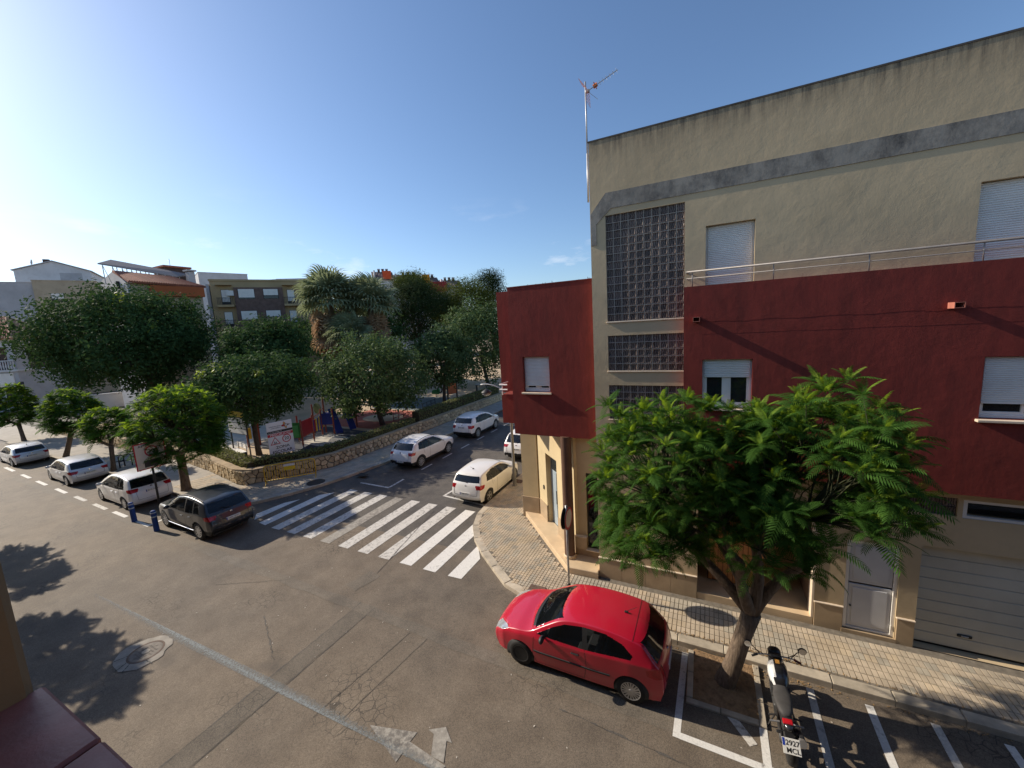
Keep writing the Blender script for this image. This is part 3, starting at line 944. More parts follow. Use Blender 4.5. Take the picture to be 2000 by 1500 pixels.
# windows: frame, panes, roller shutter with slats, sill
def slats(x0, x1, z0, z1, y, pitch=.042):
    bb = MB(); z = z0
    while z < z1 - .005:
        zt = min(z + pitch, z1)
        bb.add([(x0, y-.004, z), (x1, y-.004, z), (x1, y-.016, z+pitch*.35), (x0, y-.016, z+pitch*.35), (x1, y-.012, zt-.004), (x0, y-.012, zt-.004), (x1, y, zt), (x0, y, zt)],
               [(0,1,2,3),(3,2,4,5),(5,4,6,7)])
        z = zt
    bb.box((x0, y-.022, z0-.035), (x1, y+.004, z0+.002))
    return bb
def window(x0, x1, z0, z1, y, shut, sill=True, parent=bld, mull=True):
    w = empty('window', (0, 0, 0), parent=parent)
    yi = y + .14
    b = MB()
    for (a, c) in (((x0, z0), (x0+.06, z1)), ((x1-.06, z0), (x1, z1)), ((x0+.06, z1-.06), (x1-.06, z1)), ((x0+.06, z0), (x1-.06, z0+.07))):
        b.bbox((a[0], yi, a[1]), (c[0], yi+.09, c[1]), .006)
    xm = (x0+x1)/2
    if mull:
        b.bbox((xm-.055, yi+.012, z0+.07), (xm+.055, yi+.085, z1-.06), .006)
        for (a, c) in ((x0+.06, xm-.055), (xm+.055, x1-.06)):
            b.bbox((a, yi+.02, z0+.07), (c, yi+.08, z0+.125), .005); b.bbox((a, yi+.021, z0+.125), (a+.04, yi+.08, z1-.06), .004); b.bbox((c-.04, yi+.021, z0+.125), (c, yi+.08, z1-.06), .004)
    b.build('frame', WHITE_FRAME, w)
    b = MB(); b.box((x0+.06, yi+.05, z0+.07), (x1-.06, yi+.058, z1-.06)); b.build('pane', PANE, w)
    b = MB(); b.box((x0+.02, yi+.20, z0-.2), (x1-.02, yi+.22, z1+.1)); b.box((x0+.06, yi+.12, z1-.5), (xm-.1, yi+.14, z1-.06)); b.build('room_back', INTERIOR, w)
    if shut > 0:
        zs = z1 - (z1-z0)*shut
        slats(x0+.045, x1-.045, zs, z1-.012, yi-.01).build('shutter', WHITE_SHUT, w, fix=False)
    if sill:
        b = MB(); b.bbox((x0-.05, y-.07, z0-.055), (x1+.05, yi+.05, z0-.003), .008); b.build('sill', PEACHSILL, w)
    return w
window(-.04, .97, 8.40, 9.84, YT, .985, False, mull=False)
window(4.57, 5.95, 8.40, 9.90, YT, .985, False, mull=False)
window(10.2, 11.4, 8.40, 9.90, YT, .985, False, mull=False)
window(-.08, .965, 5.50, 6.68, YR-.03+.0, .34)
window(4.74, 6.15, 5.46, 6.66, YR-.03, .73)
window(10, 11.2, 5.46, 6.66, YR-.03, .73)
window(-5.15, -4.27, 5.68, 6.79, YL-.01, .80)
# hopper window above the garage
w = empty('window', (0, 0, 0), parent=bld)
b = MB()
for (a, c) in (((4.80, 3.28), (4.87, 3.68)), ((5.98, 3.28), (6.05, 3.68)), ((4.87, 3.62), (5.98, 3.68)), ((4.87, 3.28), (5.98, 3.33))): b.box((a[0], YT+.02, a[1]), (c[0], YT+.10, c[1]))
b.build('frame', WHITE_FRAME, w)
b = MB(); b.add([(4.9, YT+.20, 3.34), (5.95, YT+.20, 3.34), (5.95, YT+.06, 3.60), (4.9, YT+.06, 3.60)], [(0, 1, 2, 3)]); b.build('pane', PANE, w, fix=False)
b = MB(); b.box((4.82, YT+.32, 3.25), (6.0, YT+.34, 3.7)); b.build('room_back', INTERIOR, w)

# terrace railing
b = MB(); yr = YR + .07
b.tube([(-.44, yr, 8.79), (16, yr, 8.79)], .024, 10); b.build('top_rail', STEEL, bld, smooth=True)
b = MB(); b.tube([(-.44, yr, 8.635), (16, yr, 8.635)], .012, 8); b.build('lower_rail', STEEL, bld, smooth=True)
b = MB(); b.tube([(-.44, yr, 8.79), (-.44, YT, 8.79)], .024, 10); b.tube([(-.44, yr, 8.635), (-.44, YT, 8.635)], .012, 8); b.build('return_rail', STEEL, bld, smooth=True)
pm = MB(); pm.tube([(0, 0, 0), (0, 0, .35)], .012, 8); pme = pm.mesh('rail_post', STEEL, True)
for k in range(10): add('rail_post', pme, bld, loc=(-.32 + k*1.64, yr, 8.44))
# water spouts
for x in (-.22, 4.23):
    s = MB()
    for (a, c) in (((x-.075, 7.60), (x+.075, 7.612)), ((x-.075, 7.612), (x-.063, 7.70)), ((x+.063, 7.612), (x+.075, 7.70)), ((x-.075, 7.70), (x+.075, 7.712))):
        s.box((a[0], YR-.24, a[1]), (c[0], YR+.01, c[1]))
    s.build('water_spout', mat('spout_clay', (.45, .16, .11), .8, .15, 5), bld)

# ground floor, street side: plinth, recess, door and garage
def plinth_run(x0, x1, zt=.74, y=YT, n=None):
    n = n or max(1, round((x1-x0)/.62))
    for i in range(n):
        a, c = x0+(x1-x0)*i/n, x0+(x1-x0)*(i+1)/n
        bb = MB(); bb.bbox((a+.002, y-.035, .10), (c-.002, y+.02, zt), .004); bb.build('plinth_slab', PLINTH, bld)
    bb = MB(); bb.bbox((x0-.012, y-.055, zt), (x1+.012, y+.02, zt+.028), .006); bb.build('plinth_ledge', PEACHSILL, bld)
plinth_run(-2.82, -.16); plinth_run(2.42, 2.965); plinth_run(3.925, 4.225); plinth_run(7.92, 16)
b = MB(); b.bbox((2.95, YT-.04, .10), (3.94, YT+.02, .22), .004); b.build('plinth_slab', PLINTH, bld)
# recess with stone floor and wooden slat gate
b = MB(); b.box((-.149, YT-.02, .10), (2.399, 12.6, .312)); b.build('recess_floor', LANDING, bld)
b = MB(); b.box((-.30, YT+.35, .30), (-.15, 12.6, 3.3)); b.box((2.40, YT+.35, .30), (2.55, 12.6, 3.3)); b.box((-.15, 12.45, .30), (2.40, 12.6, 3.3)); b.box((-.15, YT+.35, 3.15), (2.40, 12.6, 3.3))
b.build('recess_wall', mat('recess_stone', (.33, .20, .115), .7, .2, 2), bld)
gate = MB()
gate.box((.10, 11.62, .32), (1.45, 11.64, 3.1)); gate.build('gate_back', BLACKPL, bld)
sm = MB(); sm.bbox((-.055, -.03, 0), (.055, .02, 2.7), .008); sme = sm.mesh('wood_slat', WOOD)
for k in range(11): add('wood_slat', sme, bld, loc=(.18 + k*.12, 11.6, .36))
b = MB(); b.bbox((2.36, YT-.02, .30), (2.41, YT+.30, 3.15), .004); b.build('recess_jamb', PEACHSILL, bld)
# metal service door
dr = empty('door', (0, 0, 0), parent=bld)
b = MB()
for (a, c) in (((2.98, .22), (3.05, 2.45)), ((3.84, .22), (3.91, 2.45)), ((3.05, 2.38), (3.84, 2.45)), ((3.05, .22), (3.84, .27))): b.bbox((a[0], YT+.03, a[1]), (c[0], YT+.1, c[1]), .006)
b.build('door_frame', WHITE_FRAME, dr)
b = MB(); b.bbox((3.06, YT+.05, .28), (3.83, YT+.09, 1.36), .01); b.bbox((3.06, YT+.05, 1.40), (3.83, YT+.09, 2.37), .01)
b.bbox((3.13, YT+.038, .36), (3.76, YT+.055, 1.28), .01); b.bbox((3.13, YT+.038, 1.48), (3.76, YT+.055, 2.30), .01)
b.build('door_leaf', METAL_DOOR, dr)
b = MB(); b.lathe([(.018, 0), (.018, -.02), (.004, -.022)], 12, 'y', (3.11, YT+.045, .80)); b.build('lock', BLACKPL, dr)
for z in (.40, 1.25):
    b = MB(); b.tube([(3.845, YT+.02, z), (3.845, YT+.02, z+.11)], .014, 8); b.build('hinge', WHITE_FRAME, dr)
# sectional garage door, one panel above the other
gd = empty('garage_door', (0, 0, 0), parent=bld)
np_ = 9; hp = (2.52-.20)/np_
for k in range(np_):
    b = MB(); b.bbox((4.26, YT+.16, .20+k*hp+.004), (7.88, YT+.20, .20+(k+1)*hp-.004), .008 if k % 2 else .012)
    b.build('door_panel', GARAGE, gd)
b = MB(); b.box((4.24, YT+.205, .14), (7.9, YT+.24, 2.56)); b.build('door_backing', BLACKPL, gd)
b = MB(); b.bbox((4.98, YT+.135, .50), (5.22, YT+.16, .57), .02); b.build('handle', BLACKPL, gd)
b = MB(); b.bbox((5.04, YT+.125, .52), (5.16, YT+.14, .55), .008); b.build('handle_grip', GALV, gd)
b = MB(); b.box((4.25, YT-.01, .118), (7.9, YT+.3, .138)); b.build('threshold', ASPHALT_PATCH, bld)

# ground floor, chamfered corner: landing, pillar, diagonal wall, column, glazed door
LANDP = [(-6.60, 13.78), (-3.76, 10.70), (-2.83, 10.74), (-2.83, 11.6), (-4.1, 12.2), (-5.8, 13.9)]
b = MB(); b.prism(LANDP, .10, .33, bevel=.02); b.build('landing', LANDING, bld)
b = MB(); b.box((-6.57, 13.7, .10), (-5.9, 22, 4.30)); b.build('pillar', CREAM, bld)
b = MB(); b.bbox((-6.60, 13.665, .12), (-5.88, 13.72, .98), .006); b.build('plinth_slab', PLINTH, bld)
def diag(p, q, z0, z1, m, nm, off=0.0, thick=.25):
    p, q = Vector(p), Vector(q); d = (q-p).normalized(); nn = Vector((-d.y, d.x))     # towards the building
    if nn.y < 0: nn = -nn
    bb = MB(); pl = [p - nn*off, q - nn*off, q + nn*thick, p + nn*thick]
    bb.prism([(v.x, v.y) for v in pl], z0, z1); return bb.build(nm, m, bld)
P0, P1 = Vector((-5.93, 13.80)), Vector((-3.70, 11.45))
dd = (P1-P0)
def pd(t): return tuple(P0 + dd*t)
CREAM_W = CREAM
diag(pd(0), pd(.27), .30, 4.30, CREAM_W, 'corner_wall'); diag(pd(.58), pd(1), .30, 4.30, CREAM_W, 'corner_wall'); diag(pd(.27), pd(.58), 3.05, 4.30, CREAM_W, 'corner_wall')
for (a, c) in ((0, .27), (.58, 1)): diag(pd(a), pd(c), .32, .98, PLINTH, 'plinth_slab', .025, .05)
def diag2(a, c, z0, z1, m, nm, o0, o1, par):
    p, q = Vector(pd(a)), Vector(pd(c)); d = (q-p).normalized(); nn = Vector((-d.y, d.x))
    if nn.y < 0: nn = -nn
    bb = MB(); pl = [p+nn*o0, q+nn*o0, q+nn*o1, p+nn*o1]; bb.prism([(v.x, v.y) for v in pl], z0, z1); return bb.build(nm, m, par)
dr = empty('door', (0, 0, 0), parent=bld)
BLUEDOOR = mat('blue_grey_door', (.33, .39, .43), .45, .1, 1.5)
diag2(.275, .575, .33, 3.04, BLUEDOOR, 'door_leaf', .20, .25, dr); diag2(.30, .55, 2.45, 2.98, PANE, 'pane', .185, .20, dr)
diag2(.42, .43, .33, 2.40, BLACKPL, 'door_gap', .193, .20, dr); diag2(.44, .455, 1.25, 1.75, BLACKPL, 'handle', .14, .16, dr)
diag2(.18, .205, 1.55, 1.70, BLACKPL, 'intercom', -.03, .01, bld)
b = MB(); b.lathe([(.165, .33), (.165, 4.32)], 28, c=(-3.86, 11.27, 0)); b.build('column', BROWN_COL, bld, smooth=True, angle=40)
b = MB(); b.lathe([(.20, .331), (.20, .40), (.175, .43)], 28, c=(-3.86, 11.27, 0)); b.build('column_base', LANDING, bld)
b = MB(); b.box((-3.72, 11.52, .30), (-3.34, 11.75, 4.30)); b.box((-3.34, 11.52, 3.1), (-2.83, 11.75, 4.30)); b.build('corner_wall', CREAM, bld)
b = MB(); b.box((-3.70, 11.47, .30), (-2.83, 11.75, .58)); b.bbox((-3.70, 11.40, .58), (-3.34, 11.53, .98), .005); b.build('plinth_slab', PLINTH, bld)
b = MB(); b.bbox((-3.72, 11.38, .98), (-3.33, 11.53, 1.01), .005); b.bbox((-3.36, 11.36, .58), (-2.83, 11.53, .61), .005); b.build('plinth_ledge', PEACHSILL, bld)
dr = empty('door', (0, 0, 0), parent=bld)
b = MB(); b.box((-3.34, 11.60, .612), (-2.84, 11.62, 3.1)); b.build('pane', CARGLASS_D, dr)
b = MB()
for (a, c) in (((-3.34, .612), (-3.30, 3.1)), ((-3.30, .612), (-2.84, .66)), ((-3.30, 3.05), (-2.84, 3.1))): b.box((a[0], 11.57, a[1]), (c[0], 11.65, c[1]))
b.build('door_frame', DARKMETAL, dr)
b = MB(); b.box((-3.36, 11.76, .3), (-2.83, 11.8, 3.2)); b.build('room_back', INTERIOR, bld)
b = MB(); b.box((-6.4, 14.2, .1), (-2.9, 15.5, 4.3)); b.build('corner_wall', CREAM, bld)

# ================================================================ the window the photograph is taken from
own = empty('house_window_corner', (0, 0, 0), 0, 'brown wall corner and dark red tiled window ledge at the lower left', 'house')
OWNW = make_stucco('brown_own_stucco', (.23, .15, .08), rib=.9)
q = gnd(52, 1362, 7.10)
jx, jy = q.x, q.y
b = MB(); b.prism([(-6, -.6), (jx-.28, -.6), (jx, jy-.14), (jx, jy), (jx-.02, jy+.012), (-6, jy+.012)], 0, 10.2)
b.build('wall', OWNW, own)
b = MB(); b.box((-48, -9, 0), (-6, jy+.012, 9.6)); b.build('neighbour_wall', OWNW, own)
b = MB(); b.box((1.7, -9, 0), (40, jy+.012, 9.8)); b.build('neighbour_wall', OWNW, own)
b = MB(); b.box((jx+.01, -1.2, 9.3), (1.69, jy+.012, 10.2)); b.build('lintel_wall', OWNW, own)
b = MB(); b.prism([(jx-.3, -.5), (2.5, -.5), (2.5, jy-.05), (jx-.3, jy-.05)], 0, 7.04); b.build('wall_below', OWNW, own)
LEDGE = mat('dark_red_ledge_tile', (.25, .085, .068), .45, .3, 9, .3, 160, .002, dirt=(.33, .16, .13), dirt_amt=.7, dirt_scale=7, spec=.4)
x = -1.09
k = 0
while x < 2.2:
    b = MB(); b.bbox((x+.002, -.16, 7.062), (x+.242, .186, 7.10), .005); b.build('ledge_tile', LEDGE, own); x += .245; k += 1

# ================================================================ roof antenna
def ony(u, v, y):
    r = ray(u, v); return CP + r*(y/r.y)
ant = empty('roof_antenna', (-2.93, 11.1, 9.5), 0, 'thin television antenna with orange dipole on a pole at the roof edge', 'antenna')
def A(u, v, y=11.1): return ony(u, v, y) - Vector((-2.93, 11.1, 9.5))
b = MB(); b.tube([A(1149, 395), A(1147, 300)], .026, 8); b.tube([A(1147, 300), A(1143, 160)], .02, 8); b.build('mast', GALV, ant, smooth=True)
ORANGE = mat('antenna_orange', (.62, .17, .035), .5, .1, 5)
b = MB(); c0, c1 = A(1147, 178), A(1206, 136)
b.tube([c0 + Vector((0, .04, .02)), c1 + Vector((0, .04, .02))], .008, 6); b.tube([c0 + Vector((0, -.04, -.025)), c1 + Vector((0, -.04, -.025))], .008, 6); b.build('boom', ALLOY, ant)
dv = (c1-c0).normalized(); up = Vector((0, 0, 1)); sd = dv.cross(up).normalized(); upp = sd.cross(dv)
for k in range(6):
    p = c0 + (c1-c0)*(.42 + .11*k); b = MB(); b.tube([p - upp*.06 , p + upp*.06], .004, 5); b.tube([p - sd*.09, p + sd*.09], .004, 5); b.build('director', ALLOY, ant)
b = MB(); p = c0 + (c1-c0)*.27; b.tube([p - dv*.055 , p + dv*.055], .05, 8); b.tube([p-sd*.16, p+sd*.16], .012, 6); b.build('dipole', ORANGE, ant)
b = MB()
for s in (1, -1):
    base = c0 + dv*.02
    tip = base + (upp*.75*s - dv*.05 + sd*.0).normalized()*.32 - dv*.08
    for e in (-.16, -.06, .06, .16): b.tube([base + sd*e, tip + sd*e], .004, 5)
    for f_ in (.25, .5, .75, 1): b.tube([base + (tip-base)*f_ - sd*.17, base + (tip-base)*f_ + sd*.17], .004, 5)
b.build('reflector', mat('antenna_pale_red', (.55, .25, .2), .5, .1, 4), ant)
b = MB(); b.bbox(c0 + Vector((-.05, -.04, -.04)), c0 + Vector((.06, .04, .03)), .01); b.build('clamp', GALV, ant)
b = MB(); b.tube([c0 + Vector((.02, 0, -.02)), A(1168, 194)], .005, 5); b.build('stub_arm', GALV, ant)
# ================================================================ cars
def catmull(pts, n):
    """n samples, even in a mix of arc length"""
    P = [Vector(p) for p in pts]
    P = [P[0]*2-P[1]] + P + [P[-1]*2-P[-2]]
    dense = []
    for i in range(1, len(P)-2):
        p0, p1, p2, p3 = P[i-1:i+3]
        t0 = 0; t1 = t0 + math.sqrt((p1-p0).length); t2 = t1 + math.sqrt((p2-p1).length); t3 = t2 + math.sqrt((p3-p2).length)
        for k in range(24):
            t = t1 + (t2-t1)*k/24
            a1 = p0*((t1-t)/(t1-t0)) + p1*((t-t0)/(t1-t0)); a2 = p1*((t2-t)/(t2-t1)) + p2*((t-t1)/(t2-t1)); a3 = p2*((t3-t)/(t3-t2)) + p3*((t-t2)/(t3-t2))
            b1 = a1*((t2-t)/(t2-t0)) + a2*((t-t0)/(t2-t0)); b2 = a2*((t3-t)/(t3-t1)) + a3*((t-t1)/(t3-t1))
            dense.append(b1*((t2-t)/(t2-t1)) + b2*((t-t1)/(t2-t1)))
    dense.append(P[-2])
    L = [0]
    for i in range(1, len(dense)): L.append(L[-1] + (dense[i]-dense[i-1]).length)
    out = []; j = 0
    for k in range(n):
        s = L[-1]*k/(n-1)
        while j < len(L)-2 and L[j+1] < s: j += 1
        f = (s-L[j])/max(1e-9, L[j+1]-L[j]); out.append(dense[j].lerp(dense[j+1], min(1, f)))
    return out
def interp(tab, x):
    if x <= tab[0][0]: return tab[0][1]
    for i in range(len(tab)-1):
        if x <= tab[i+1][0]:
            f = (x-tab[i][0])/(tab[i+1][0]-tab[i][0]); f = f*f*(3-2*f)*.5 + f*.5
            return tab[i][1] + (tab[i+1][1]-tab[i][1])*f
    return tab[-1][1]
def seg_near(p, poly):
    best = (1e9, None)
    n = len(poly)
    for i in range(n):
        a, b_ = Vector(poly[i]), Vector(poly[(i+1) % n]); d = b_-a
        t = max(0, min(1, (p-a).dot(d)/max(1e-9, d.length_squared))); q = a + d*t; L = (q-p).length
        if L < best[0]: best = (L, q)
    return best
WHEELS = {}
def wheel_mesh(r, w, style):
    key = (round(r, 3), style)
    if key in WHEELS: return WHEELS[key]
    t = MB(); h = w/2
    t.lathe([(r*.66, -h*.92), (r*.90, -h), (r*.985, -h*.72), (r, -h*.3), (r, h*.3), (r*.985, h*.72), (r*.90, h), (r*.66, h*.92)], 36, 'y')
    tm = t.mesh('tyre', TYRE, True)
    rb = MB()
    rr = r*.665
    rb.lathe([(rr, -h*.90), (rr, -h*.99), (rr*.92, -h*.95), (rr*.90, -h*.45), (rr*.90, h*.4)], 36, 'y')
    rim_m = ALLOY if style != 'black' else ALLOY_D
    if style == 'black':
        rb.lathe([(rr*.88, -h*.55), (rr*.55, -h*.62), (rr*.5, -h*.45), (rr*.2, -h*.5), (.01, -h*.5)], 30, 'y')
        for k in range(10):
            a = 2*PI*k/10; c = (math.cos(a)*rr*.70, 0, math.sin(a)*rr*.70)
            rb.lathe([(rr*.05, -h*.64), (rr*.05, -h*.60)], 8, 'y', c)
    else:
        n = {'cap': 9, 'five': 5, 'multi': 10, 'ten': 7}[style]
        rb.lathe([(rr*.24, -h*.95), (rr*.20, -h*1.02), (.01, -h*1.03)], 20, 'y')
        for k in range(n):
            a = 2*PI*k/n
            for off in ((-.09, .09) if style in ('five', 'cap') else (0,)):
                aw = .11 if style in ('five', 'cap') else .17
                a0, a1 = a+off*1.1, a+off*1.9
                d0 = Vector((math.cos(a0), 0, math.sin(a0))); d1 = Vector((math.cos(a1), 0, math.sin(a1)))
                n0 = Vector((-math.sin(a0), 0, math.cos(a0))); n1 = Vector((-math.sin(a1), 0, math.cos(a1)))
                i0, o0 = d0*rr*.15, d1*rr*.93
                wi, wo = rr*aw*.62, rr*aw*.8
                y0, y1, y2 = -h*.97, -h*.92, -h*.5
                rb.add([i0-n0*wi+Vector((0,y0,0)), i0+n0*wi+Vector((0,y0,0)), o0+n1*wo+Vector((0,y1,0)), o0-n1*wo+Vector((0,y1,0)),
                        i0-n0*wi+Vector((0,y2,0)), i0+n0*wi+Vector((0,y2,0)), o0+n1*wo+Vector((0,y2,0)), o0-n1*wo+Vector((0,y2,0))],
                       [(0,1,2,3),(0,4,5,1),(1,5,6,2),(2,6,7,3),(3,7,4,0)])
    rm = rb.mesh('rim', rim_m, True, angle=35)
    db = MB(); db.lathe([(rr*.90, -h*.30), (.02, -h*.30)], 24, 'y'); dm = db.mesh('brake_disc', DARKMETAL)
    WHEELS[key] = (tm, rm, dm)
    return WHEELS[key]

def make_car(name, label, P, loc, rz, scale=(1, 1, 1), group=None):
    root = empty(name, loc, rz, label, 'car', group)
    root.scale = scale
    L, W, paint = P['L'], P['W'], P['paint']
    X0 = -L/2
    NS, NK, NT = P.get('res', (200, 42, 16))
    sil = catmull(P['sil'], NS)
    d_in = P.get('crown', .055)
    plan, belt, tum = P['plan'], P['belt'], P.get('tumble', .30)
    zsill = P['sill']
    vert = [(zsill-.1, .93), (zsill+.05, .955), (zsill+.28, .995), (zsill+.45, 1.0), (2.0, .985)]
    def yside(x, z):
        zb = interp(belt, x)
        y = W/2*interp(plan, x)*interp(vert, min(z, zb))
        lo = max(0, zb-.12); 
        if z > zb-.05:
            t = z-(zb-.05); y -= tum*max(0, t-.05) + .25*min(t, .05)*min(t, .05)/.05
        return y
    # monotone base parameter
    cum = [0]
    for i in range(1, NS):
        d = sil[i]-sil[i-1]; cum.append(cum[-1] + max(d.x, 0) + .12*abs(d.y))
    xb0, xb1 = sil[0].x + .02, sil[-1].x - .02
    nrm = []
    for i in range(NS):
        d = (sil[min(i+1, NS-1)] - sil[max(i-1, 0)]).normalized(); nrm.append(Vector((d.y, -d.x)))
    cx = L/2
    regions = P['regions']
    wc = [(P['wf'], P['wr_']), (P['wf']+P['wb'], P['wr_'])]
    ra = P['arch']
    grid = []          # per column list of (pos(x,y,z), kind)
    hx = 1.35*L/NS*.62; hs = 1.35*L/NS*.55; xy_bb = [(min(q[0] for q in r[2])-.05, max(q[0] for q in r[2])+.05, min(q[1] for q in r[2])-.05, max(q[1] for q in r[2])+.05) for r in regions]
    for i in range(NS):
        base = Vector((xb0 + (xb1-xb0)*cum[i]/cum[-1], zsill))
        edge = sil[i] + nrm[i]*d_in
        if edge.y < zsill+.02: edge.y = zsill+.02
        col = []
        for k in range(NK+1):
            f = k/NK
            p = base.lerp(edge, f)
            y = yside(p.x, p.y) - .035*f**10
            col.append([p.x, y, p.y, 0])
        ye = col[-1][1]
        for t in range(1, NT+1):
            q = 1 - t/NT
            ins = d_in*q**2.4
            p = sil[i] + nrm[i]*ins
            col.append([p.x, ye*q, max(p.y, zsill), 1])
        grid.append(col)
    M = NK+1+NT
    # snap to wheel arches and region outlines
    for i_, col in enumerate(grid):
        for k, v in enumerate(col):
            if v[3] == 0:
                p = Vector((v[0], v[2]))
                moved = False
                for (wx, wz) in wc:
                    d = p - Vector((wx, wz)); dl = d.length
                    if abs(dl-ra) < hx*.9 and dl > 1e-6 and p.y > zsill+.001:
                        p = Vector((wx, wz)) + d*(ra/dl); moved = True
                if not moved:
                    best = (hs, None)
                    for (nm, surf, poly, mt, cond), bx_ in zip(regions, xy_bb):
                        if surf != 'side' or not (bx_[0] < p.x < bx_[1] and bx_[2] < p.y < bx_[3]): continue
                        g = seg_near(p, poly)
                        if g[0] < best[0]: best = g
                    if best[1] is not None: p = best[1]
                if (p - Vector((v[0], v[2]))).length > 1e-6:
                    f = k/NK
                    v[0], v[2] = p.x, p.y; v[1] = yside(p.x, p.y) - .035*f**10
            else:
                p = Vector((v[1], v[2]))
                best = (.022, None)
                for (nm, surf, poly, mt, cond), bx_ in zip(regions, xy_bb):
                    if surf != 'end' or not cond(v[0]) or not (bx_[0] < p.x < bx_[1] and bx_[2] < p.y < bx_[3]): continue
                    g = seg_near(p, poly)
                    if g[0] < best[0]: best = g
                if best[1] is not None and k < M-1:
                    # keep on the surface: slide x with z along the silhouette
                    dz = best[1].y - v[2]
                    v[1] = max(0, best[1].x)
                    if abs(dz) > 1e-6:
                        tng = (sil[min(i_+1, NS-1)] - sil[max(i_-1, 0)])
                        if abs(tng.y) > 1e-4: v[0] += dz*tng.x/tng.y
                        v[2] = best[1].y
    # classify
    parts = {}
    def put(nm, mt, sgn, quad):
        bb = parts.setdefault((nm, sgn), (MB(), mt))[0]
        pts = [(v[0]+X0, v[1]*sgn, v[2]) for v in quad]
        bb.add(pts, [(0, 1, 2, 3)] if sgn > 0 else [(3, 2, 1, 0)])
    body = MB()
    bidx = {}
    for i in range(NS-1):
        for k in range(M-1):
            q = [grid[i][k], grid[i+1][k], grid[i+1][k+1], grid[i][k+1]]
            c = Vector((sum(v[0] for v in q)/4, sum(v[1] for v in q)/4, sum(v[2] for v in q)/4))
            side = k < NK
            if side and any((Vector((c.x, c.z))-Vector(w)).length < ra for w in wc): continue
            hit = None
            for (nm, surf, poly, mt, cond) in regions:
                if surf == 'side' and side and in_poly((c.x, c.z), poly): hit = (nm, mt); break
                if surf == 'end' and not side and cond(c.x) and in_poly((c.y, c.z), poly): hit = (nm, mt); break
            for sg in (1, -1):
                if hit:
                    put(hit[0], hit[1], sg if hit[0] not in ('windscreen', 'rear_window', 'bumper', 'sill_trim', 'roof_panel') else sg, q)
                else:
                    ids = []
                    for (ii, kk) in ((i, k), (i+1, k), (i+1, k+1), (i, k+1)):
                        key = (ii, kk, sg if kk < M-1 else 0)
                        if key not in bidx:
                            v = grid[ii][kk]; bidx[key] = len(body.v); body.v.append((v[0]+X0, v[1]*sg, v[2]))
                        ids.append(bidx[key])
                    body.f.append(ids if sg > 0 else ids[::-1]); body.m.append(0)
    body.build('body', paint, root, smooth=True, fix=False)
    one = {}
    for (nm, sg), (bb, mt) in parts.items():
        if nm in ('windscreen', 'rear_window', 'bumper', 'sill_trim', 'roof_panel'):
            if nm not in one: one[nm] = (MB(), mt)
            one[nm][0].add(bb.v, bb.f)
        else:
            me = bb.mesh(nm, mt, True, False); weld(me); add(nm.split('.')[0], me, root)
    for nm, (bb, mt) in one.items():
        me = bb.mesh(nm, mt, True, False); weld(me); add(nm, me, root)
    # wheels and wells
    tr = W/2 - P.get('tyrew', .20)/2 - .035
    R_ = P['wr_']
    styles = P['rims']
    for j, (wx, wz) in enumerate(wc):
        for sg in (-1, 1):
            st = styles[j] if sg < 0 else styles[-1]
            tm, rm, dm = wheel_mesh(R_, P.get('tyrew', .20), st)
            wh = empty('wheel', (wx+X0, sg*tr, R_), 0 if sg < 0 else PI, parent=root)
            add('tyre', tm, wh); add('rim', rm, wh); add('brake_disc', dm, wh)
        b = MB(); b.lathe([(ra+.004, -W/2+.05), (ra+.004, -W/2+.33), (.02, -W/2+.33)], 32, 'y', (wx+X0, 0, wz)); b.lathe([(ra+.004, W/2-.05), (ra+.004, W/2-.33), (.02, W/2-.33)], 32, 'y', (wx+X0, 0, wz))
        # trim the liner below the sill
        b.v = [(v[0], v[1], max(v[2], zsill)) for v in b.v]
        me = b.mesh('wheel_well', BLACKPL, True)
        add('wheel_well', me, root)
    b = MB(); b.box((X0+.25, -W*.36, .19), (-X0-.3, W*.36, zsill+.06)); b.build('underbody', BLACKPL, root)
    # interior
    zc = P.get('seatz', .42)
    xs = P['cab']          # (front of cabin floor, rear)
    b = MB(); b.box((xs[0]+X0, -W*.40, zsill+.07), (xs[1]+X0, W*.40, zsill+.12)); b.bbox((xs[0]+X0, -W*.40, zsill+.12), (xs[0]+.45+X0, W*.40, interp(belt, xs[0])-.03), .08); b.build('dashboard', INTERIOR, root)
    for yy in (-.36, .36):
        x_ = xs[0] + .95 + X0
        b = MB(); b.bbox((x_, yy-.24, zc-.1), (x_+.5, yy+.24, zc+.08), .05)
        b.M = Matrix.Translation((x_+.47, yy, zc)) @ Matrix.Rotation(rad(14), 4, 'Y')
        b.bbox((-.07, -.23, 0), (.07, .23, .52), .05); b.bbox((-.05, -.12, .55), (.05, .12, .74), .04); b.M = None
        b.build('seat', INTERIOR_L if P.get('pale') else INTERIOR, root)
    x_ = xs[1] - .75 + X0
    b = MB(); b.bbox((x_-.4, -.6, zc-.1), (x_+.05, .6, zc+.08), .05); b.M = Matrix.Translation((x_, 0, zc)) @ Matrix.Rotation(rad(16), 4, 'Y'); b.bbox((-.07, -.6, 0), (.07, .6, .5), .05)
    for yy in (-.36, .36): b.bbox((-.04, yy-.11, .52), (.04, yy+.11, .66), .03)
    b.M = None; b.build('seat', INTERIOR_L if P.get('pale') else INTERIOR, root)
    # seams on the sides
    b = MB()
